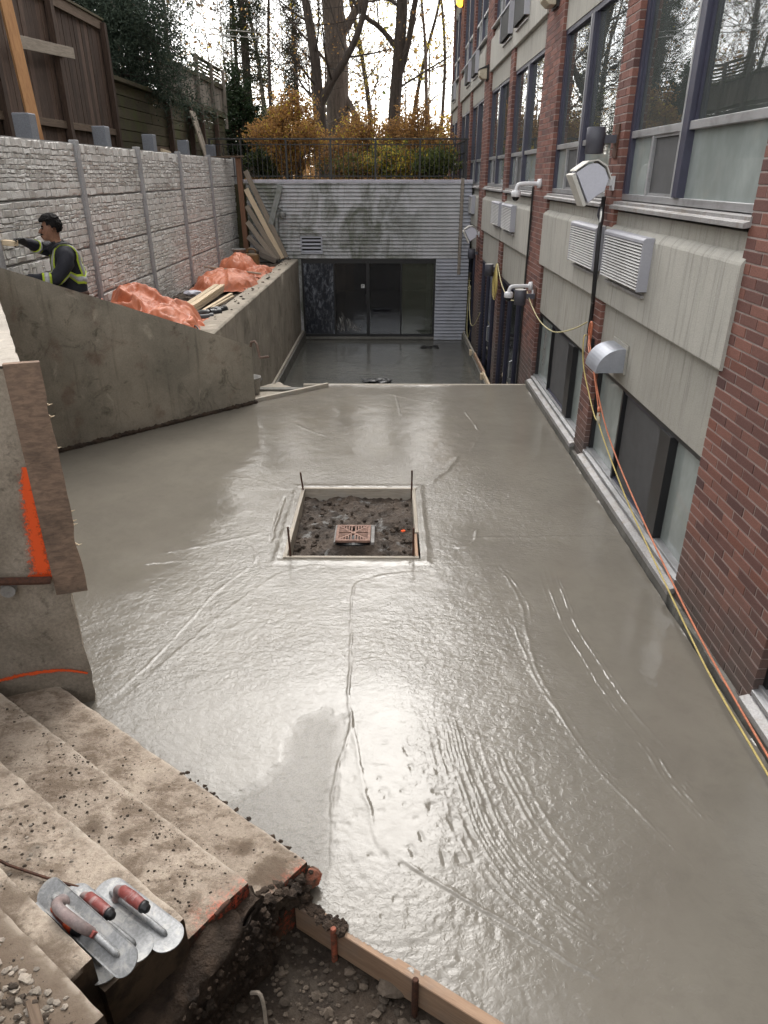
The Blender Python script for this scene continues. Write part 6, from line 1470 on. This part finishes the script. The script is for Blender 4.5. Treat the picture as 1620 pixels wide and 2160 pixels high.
tarp('tarp', 'flatter orange tarp bundle beyond the pale lumber', -3.82, -2.55, 13.5, 15.4, .82, [(-3.2, 14.3, .6, .75, .30), (-2.95, 14.2, .4, .6, .26)], 7, 120, .05)
tarp('tarp', 'small dull orange tarp at the far end of the raised bed', -3.85, -2.6, 15.6, 17.4, .82, [(-3.4, 16.5, .45, .6, .36), (-2.85, 16.2, .3, .6, .14)], 13, 100, .06)
MB().tube([(-3.75, 14.9, 1.14), (-2.62, 15.0, .99)], .018, 8).build('wooden_pole', 'old_plank_plain', label='thin wooden pole lying across the flatter tarp bundle', cat='pole')
MB().tube(smooth_pts([(-2.62, 9.62, .93), (-2.60, 9.5, 1.0), (-2.52, 9.35, .99), (-2.46, 9.25, .93)], 2), .012, 7).build('strap', 'black_plastic', label='dark strap end lying by the corner of the nearest tarp', cat='strap')
lum = ['topmost', 'second', 'third', 'lowest']
k = 0
for row in range(3):
    for c in range(2 if row < 2 else 2):
        a = Vector((-3.22+.10*c, 11.2+.05*row+.03*c, .86+.042*row)); b = a+Vector((-.02+.01*c, 2.55, .0))
        nm = ('lowest', 'middle', 'top')[row]+' '+('left', 'right')[c]
        beam('lumber', 'new_lumber', a, b, .092, .038, label=f'pale new timber, {nm} piece of the small stack between the tarps', cat='timber', group='new timber stacked on the raised bed')
beam('lumber', 'new_lumber', (-2.98, 11.25, .85), (-2.90, 13.3, .84), .06, .038, label='single pale timber lying beside the small stack', cat='timber')
beam('lumber', 'new_lumber', (-2.9, 11.2, .87), (-2.78, 12.9, .86), .04, .03, label='thin pale lath lying nearest the retaining wall top', cat='timber')
for i, (pts, lab) in enumerate((([(-2.98, 10.95, .86), (-2.86, 11.0, .90), (-2.76, 10.98, .88)], 'black plastic pipe elbow on the left of the small pipe heap'), ([(-2.80, 11.15, .88), (-2.70, 11.12, .92), (-2.62, 11.2, .90), (-2.60, 11.3, .90)], 'black plastic pipe bend at the back of the small pipe heap'), ([(-2.95, 10.72, .86), (-2.66, 10.80, .87)], 'short straight black plastic pipe at the front of the small pipe heap'), ([(-2.72, 10.95, .90), (-2.60, 11.02, .90)], 'black pipe coupling by the retaining wall top'))):
    q = smooth_pts(pts, 2); t = thing('plastic_pipe', lab, 'pipe', q[0], 'black pipe fittings'); MB().tube(q, .058, 16, cap=False).build('tube', 'black_plastic', t, True)
    for e_ in (0, -1):
        p = Vector(q[e_]); d = (Vector(q[e_])-Vector(q[1 if e_ == 0 else -2])).normalized(); MB().tube([p-d*.05, p+d*.012], .068, 16, cap=False).build('collar', 'black_plastic', t, True); MB().tube([p-d*.002, p+d*.002], .052, 14).build('opening', 'grille_dark', t)
MB().ball((-3.55, 13.15, .88), .09, 2, (1.8, 1.2, .6), .22).build('plastic_bag', 'flood_shell', label='crumpled clear plastic bag on the soil by the stone fence', cat='bag')
bucket((-3.55, 17.55, .88), .12, .145, .36, 'bucket_grey', 'pale plastic bucket at the far end of the raised bed')
jg = thing('fuel_jug', 'brown plastic jug with a handle beside the far bucket', 'jug', (-3.12, 16.9, .95))
MB().box(-3.30, -2.98, 16.82, 17.0, .93, 1.20).build('body', 'jug_brown', jg, bevel=.04); MB().tube(smooth_pts([(-3.24, 16.91, 1.19), (-3.22, 16.91, 1.30), (-3.06, 16.91, 1.30), (-3.04, 16.91, 1.19)], 2), .02, 8).build('handle', 'jug_brown', jg, True); MB().tube([(-3.0, 16.91, 1.19), (-3.0, 16.91, 1.25)], .03, 10).build('cap', 'black_plastic', jg)

# ------------------------------------------------------------------ trowels on the steps
def trowel(label, p_back, p_front, zlift, width, roll, closed=False, bright=False, flip=False, grip_top=.075, neck_at=.36):
    a = Vector(p_back); b = Vector(p_front); L = (b-a).length; x = (b-a).normalized(); z = Vector((0, 0, 1)); z = (z-x*z.dot(x)).normalized(); y = z.cross(x)
    Q = Matrix.Rotation(roll, 3, x); y = Q @ y; z = Q @ z; c = (a+b)/2+Vector((0, 0, zlift)); M4 = Matrix((x, y, z)).transposed()
    t = thing('trowel', label, 'trowel', tuple(c), 'finishing trowels on the steps'); eu = M4.to_euler()
    def part(nm, mb, mat, smooth=False, bevel=0):
        o = mb.build(nm, mat, None, smooth, origin=(0, 0, 0), bevel=bevel); o.parent = t; o.location = (0, 0, 0); return o
    t.rotation_euler = eu
    w2 = width/2; out = []
    for s, sg in ((1, 1), (-1, -1)):
        for k in range(13):
            th = -math.pi/2+math.pi*k/12; out.append(((L/2-w2*.92+w2*.92*math.cos(th))*s, w2*math.sin(th)*s))
    bl = MB(); n = len(out); th = .0022
    bl.v = [(px, py, -th+.006*(py/w2)**2*.3) for px, py in out]+[(px, py, th+.006*(py/w2)**2*.3) for px, py in out]+[(px*.96, py*.9, th+.0006) for px, py in out]
    bl.f = [tuple(range(n))[::-1]]+[(i, (i+1) % n, n+(i+1) % n, n+i) for i in range(n)]+[(n+i, n+(i+1) % n, 2*n+(i+1) % n, 2*n+i) for i in range(n)]+[tuple(range(2*n, 3*n))]
    part('blade', bl, 'trowel_steel')
    rb = MB(); R0 = L*.36; seg = 9; rb.tube([(-R0, 0, .003), (-R0+.012, 0, .010), (-R0*.5, 0, .011), (R0*.5, 0, .011), (R0-.012, 0, .010), (R0, 0, .003)], [.006, .011, .012, .012, .011, .006], 8); part('mounting_rib', rb, 'trowel_steel', True)
    nx = -L*neck_at*.62
    if closed:
        pts = smooth_pts([(nx-.015, 0, .012), (nx, 0, .05), (nx+.03, 0, grip_top+.005), (nx+.075, 0, grip_top+.012), (nx+.125, 0, grip_top-.006), (nx+.155, 0, .045), (nx+.165, 0, .012)], 3)
        k = len(pts); part('handle', MB().tube(pts, [float(np.interp(i/(k-1), [0, .12, .3, .55, .8, 1], [.030, .022, .0175, .0195, .018, .014])) for i in range(k)], 14), 'trowel_neck', True)
        part('handle_foot', MB().box(nx+.15, nx+.185, -.011, .011, .010, .034), 'trowel_grip', False, .003)
    else:
        pts = smooth_pts([(nx-.012, 0, .008), (nx-.012, 0, .04), (nx, 0, grip_top-.012), (nx+.03, 0, grip_top)], 3); k = len(pts); part('neck', MB().tube(pts, [float(np.interp(i/(k-1), [0, .3, 1], [.022, .013, .016])) for i in range(k)], 12), 'grip_bright' if bright else 'trowel_neck', True)
        g0 = nx+.022; part('grip', MB().tube([(g0, 0, grip_top), (g0+.006, 0, grip_top), (g0+.055, 0, grip_top+.002), (g0+.105, 0, grip_top), (g0+.112, 0, grip_top)], [.015, .0195, .021, .0195, .0195], 16), 'trowel_grip', True)
        part('end_cap', MB().tube([(g0+.1125, 0, grip_top), (g0+.122, 0, grip_top), (g0+.127, 0, grip_top), (g0+.136, 0, grip_top), (g0+.142, 0, grip_top)], [.021, .021, .016, .015, .008], 16), 'black_plastic', True)
        if bright: part('grip_collar', MB().tube([(g0+.07, 0, grip_top), (g0+.108, 0, grip_top)], .0222, 16), 'grip_bright', True)
    return t
trowel('cement caked trowel lying flat at the right, red grip with a black end cap', (-1.05, 1.715, .462), (-.705, 1.495, .462), .0, .115, 0)
trowel('trowel hidden beneath the tilted one, only its tips and red grip showing', (-1.165, 1.690, .462), (-.795, 1.455, .462), .004, .11, 0)
trowel('top trowel resting tilted on the others, with a curved pinkish grey handle', (-1.215, 1.650, .545), (-.800, 1.365, .545), .0, .095, R(28), True)
trowel('lowest trowel half under the step edge, dark red grip with an orange collar', (-1.245, 1.650, .463), (-.885, 1.385, .463), .002, .115, 0, False, True)
# ------------------------------------------------------------------ the worker behind the sloping wall
def worker():
    me = bpy.data.meshes.new('rig'); V = []; Rr = []; E = []
    def v(p, r): V.append(p); Rr.append(r if isinstance(r, tuple) else (r, r)); return len(V)-1
    def chain(start, pts):
        a = start
        for p, r in pts: b = v(p, r); E.append((a, b)); a = b
        return a
    pel = v((-3.50, 8.03, 1.64), (.175, .14))
    sp = chain(pel, [((-3.49, 8.02, 1.78), (.178, .14))]); ch = chain(sp, [((-3.50, 8.0, 1.93), (.19, .155))]); ub = chain(ch, [((-3.525, 7.98, 2.045), (.145, .125))])
    nk = chain(ub, [((-3.545, 7.965, 2.125), .062), ((-3.56, 7.955, 2.185), .052)])
    hd0 = chain(nk, [((-3.575, 7.935, 2.27), (.082, .088))]); hd = chain(hd0, [((-3.572, 7.94, 2.345), (.088, .098)), ((-3.565, 7.945, 2.405), (.062, .070))])
    f = Vector((-.86, -.48, -.16)).normalized(); c = Vector((-3.575, 7.935, 2.285))
    jaw = v(tuple(c+f*.058+Vector((0, 0, -.050))), .050); E.append((hd0, jaw)); chin = v(tuple(c+f*.100+Vector((0, 0, -.078))), .026); E.append((jaw, chin))
    ls = chain(ub, [((-3.44, 7.86, 2.05), .098), ((-3.415, 7.80, 1.98), .094)]); le = chain(ls, [((-3.46, 7.76, 1.88), .084), ((-3.53, 7.72, 1.80), .074)]); lw = chain(le, [((-3.66, 7.66, 1.815), .062), ((-3.78, 7.60, 1.83), .042)])
    rs = chain(ub, [((-3.63, 8.10, 2.075), .085), ((-3.68, 8.08, 2.07), .075)]); re = chain(rs, [((-3.74, 8.0, 2.09), .070)]); rw = chain(re, [((-3.775, 7.86, 2.145), .060), ((-3.80, 7.73, 2.185), .040)])
    for s, (hx, hy) in ((1, (-3.45, 7.98)), (-1, (-3.55, 8.10))): chain(pel, [((hx, hy, 1.52), .10), ((hx-.02, hy+.0, 1.22), .072), ((hx, hy+.03, .92), .052), ((hx+.0, hy+.03, .86), .05), ((hx-.10, hy-.05, .84), .042)])
    hands = []
    for w_, d, side in ((rw, Vector((-.35, -.93, .1)).normalized(), Vector((-.5, .25, -.8)).normalized()), (lw, Vector((-.85, -.45, -.1)).normalized(), Vector((.1, .2, -1)).normalized())):
        p = Vector(V[w_]); pm = v(tuple(p+d*.055), (.036, .026)); E.append((w_, pm)); hands.append(p+d*.08)
        n = d.cross(side).normalized(); ax = side
        kn = v(tuple(p+d*.085), (.034, .022)); E.append((pm, kn))
        for i, (off, ln) in enumerate(((-.031, .068), (-.0105, .078), (.0105, .073), (.030, .056))):
            a = p+d*.095+ax*off; chain(kn, [(tuple(a), .0115), (tuple(a+d*ln*.38+n*.012), .0105), (tuple(a+d*ln*.55+n*.036), .010), (tuple(a+d*ln*.42+n*.056), .0085)])
        b = p+d*.035-ax*.032; chain(pm, [(tuple(b), .013), (tuple(b+d*.03-ax*.012+n*.018), .0115), (tuple(b+d*.055-ax*.004+n*.036), .010)])
    me.from_pydata(V, E, []); o = bpy.data.objects.new('rig', me); C.objects.link(o); m = o.modifiers.new('skin', 'SKIN'); m.use_smooth_shade = True
    for i, s in enumerate(me.skin_vertices[0].data): s.radius = Rr[i]; s.use_root = (i == 0)
    sb = o.modifiers.new('sub', 'SUBSURF'); sb.levels = 2; sb.render_levels = 2
    dg = bpy.context.evaluated_depsgraph_get()
    body = bpy.data.meshes.new_from_object(o.evaluated_get(dg)); bpy.data.objects.remove(o)
    base = Vector((-3.5, 8.05, .82)); t = thing('person', 'dark haired man in a navy hi-vis jacket bending behind the sloping wall', 'person', tuple(base))
    # cloth folds
    for q in body.vertices:
        if q.co.z < 2.1 and min((q.co-h).length for h in hands) > .12:
            nz_ = mnoise.noise(q.co*11)*.014+mnoise.noise(Vector((q.co.x*7, q.co.y*7, q.co.z*26)))*.010; q.co = q.co+q.normal*nz_
    from mathutils.bvhtree import BVHTree
    bvh = BVHTree.FromPolygons([q.co.copy() for q in body.vertices], [tuple(p.vertices) for p in body.polygons])
    for mt in ('jacket', 'skin', 'glove', 'trousers', 'boot'): body.materials.append(M[mt])
    for p in body.polygons:
        q = p.center; k = 0
        if q.z > 2.165 and (q-Vector((-3.58, 7.93, 2.3))).length < .19 and not (q.x < -3.70): k = 1
        elif min((q-h).length for h in hands) < .125: k = 2
        elif q.z < .95: k = 4
        elif q.z < 1.56: k = 3
        p.material_index = k
    for q in body.vertices: q.co -= base
    body.shade_smooth(); bo = bpy.data.objects.new('body', body); place(bo, tuple(base), t)
    def snap(p, off=.006):
        q, n, _, _ = bvh.find_nearest(p); return q+n*off, n
    def ribbon(name, pts, w_, mat, off=.006, closed=False):
        P_ = [Vector(p) for p in smooth_pts([tuple(p) for p in pts], 2)]; k = len(P_); m_ = MB(); Lr = []
        for i, p in enumerate(P_):
            q, n = snap(p, 0); tn = (P_[min(i+1, k-1)]-P_[max(i-1, 0)]); sd_ = n.cross(tn).normalized()
            row = [snap(q+sd_*w_*s, off)[0] for s in (-.5, 0, .5)]; Lr.append(row)
        for row in Lr: m_.v += [tuple(x) for x in row]
        for i in range(k-1):
            for j in range(2): m_.f.append((i*3+j, i*3+j+1, i*3+j+4, i*3+j+3))
        ob = m_.build(name, mat, t, True, fix=False); s_ = ob.modifiers.new('thick', 'SOLIDIFY'); s_.thickness = .003; return ob
    def band(pts, w_=.05):
        ribbon('reflective_stripe', pts, w_, 'silver_tape', .008); 
        ribbon('hi_vis_edge', pts, w_*2.0, 'lime_tape', .004)
    def ring(c, ax, r, n=26, a0=0, a1=6.2832):
        d, y, z = frame_axes(ax); return [Vector(c)+(y*math.cos(a)+z*math.sin(a))*r for a in np.linspace(a0, a1, n)]
    band(ring((-3.49, 8.02, 1.80), (.06, -.03, 1),   .26), .05)
    band([(-3.33, 8.02, 1.82), (-3.325, 7.98, 1.95), (-3.36, 7.93, 2.08), (-3.44, 7.90, 2.16), (-3.52, 7.86, 2.08), (-3.58, 7.86, 1.95), (-3.60, 7.9, 1.82)], .042)
    band([(-3.60, 8.12, 2.16), (-3.68, 8.05, 2.05), (-3.68, 8.02, 1.9)], .036)
    band(ring((-3.60, 7.69, 1.808), (-.9, -.4, .05), .075), .045); band(ring((-3.755, 7.93, 2.118), (-.2, -.9, .35), .07), .03)
    # belt, hair, ears, eyes, moustache
    ribbon('belt', ring((-3.50, 8.03, 1.62), (0, 0, 1), .24), .045, 'belt_brown')
    up = Vector((.0, .0, 1)); up = (up-f*up.dot(f)).normalized(); rt = f.cross(up).normalized(); hc = Vector((-3.572, 7.94, 2.325))
    bm = bmesh.new(); bmesh.ops.create_icosphere(bm, subdivisions=5, radius=1)
    dead = []
    for q in bm.verts:
        d = q.co.normalized(); fr = d.dot(f); h = d.dot(up)
        if (fr > .45 and h < .38) or (fr > .12 and h < .05) or (fr <= .12 and fr > -.25 and h < -.22) or (fr <= -.25 and h < -.72): dead.append(q); continue
        sp_ = 1+.06*mnoise.noise(d*5)+.035*mnoise.noise(Vector((d.x*30, d.y*30, d.z*9)))+(.07 if h > .5 else .0)
        q.co = hc+d*.110*sp_*(1+.06*max(0, -fr))+up*.004
    bmesh.ops.delete(bm, geom=dead, context='VERTS'); hm = bpy.data.meshes.new('hair')
    for q in bm.verts: q.co -= base
    bm.to_mesh(hm); bm.free(); hm.materials.append(M['hair']); ho = bpy.data.objects.new('hair', hm); place(ho, tuple(base), t)
    def surf(dirv, off=.0): 
        o_ = Vector((-3.575, 7.935, 2.30)); loc, n, _, _ = bvh.ray_cast(o_+dirv.normalized()*.17, -dirv.normalized()); return (loc if loc else o_+dirv*.1)+dirv.normalized()*off
    for s in (1, -1):
        e = surf(f*.9+rt*.34*s+up*.10); MB().ball(tuple(e), .0125, 2, (1, 1, .7)).build('eye', 'smoked_dome', t, True)
        b0 = surf(f*.9+rt*.15*s+up*.30, .003); b1 = surf(f*.85+rt*.55*s+up*.30, .003); MB().tube([b0, (b0+b1)/2+up*.006, b1], [.006, .007, .004], 6).build('eyebrow', 'hair', t)
        er = surf(rt*s+f*-.10+up*-.05, .002); MB().ball(tuple(er), .027, 2, (.55, .8, 1.2)).build('ear', 'skin', t, True)
    n0 = surf(f+up*.12, .0); n1 = surf(f+up*-.16, .028); MB().tube([n0, n0.lerp(n1, .6), n1, n1-up*.012-f*.022], [.009, .014, .019, .010], 8).build('nose', 'skin', t, True)
    m0 = [surf(f+rt*s+up*(-.40-.12*abs(s)), .004) for s in (-.34, -.15, 0, .15, .34)]; MB().tube(m0, [.006, .010, .011, .010, .006], 6).build('moustache', 'hair', t)
    l0 = [surf(f+rt*s+up*-.56, .002) for s in (-.2, 0, .2)]; MB().tube(l0, [.004, .007, .004], 6).build('lips', 'lip', t)
    # collar
    ribbon('collar', ring((-3.548, 7.963, 2.135), (-.1, -.1, 1), .12), .075, 'jacket', .020)
    beam('wood_block', 'new_lumber', (-3.93, 7.60, 2.185), (-3.80, 7.59, 2.175), .085, .05, label='sawn block of pale timber held in the gloved hand of the worker', cat='timber')
worker()
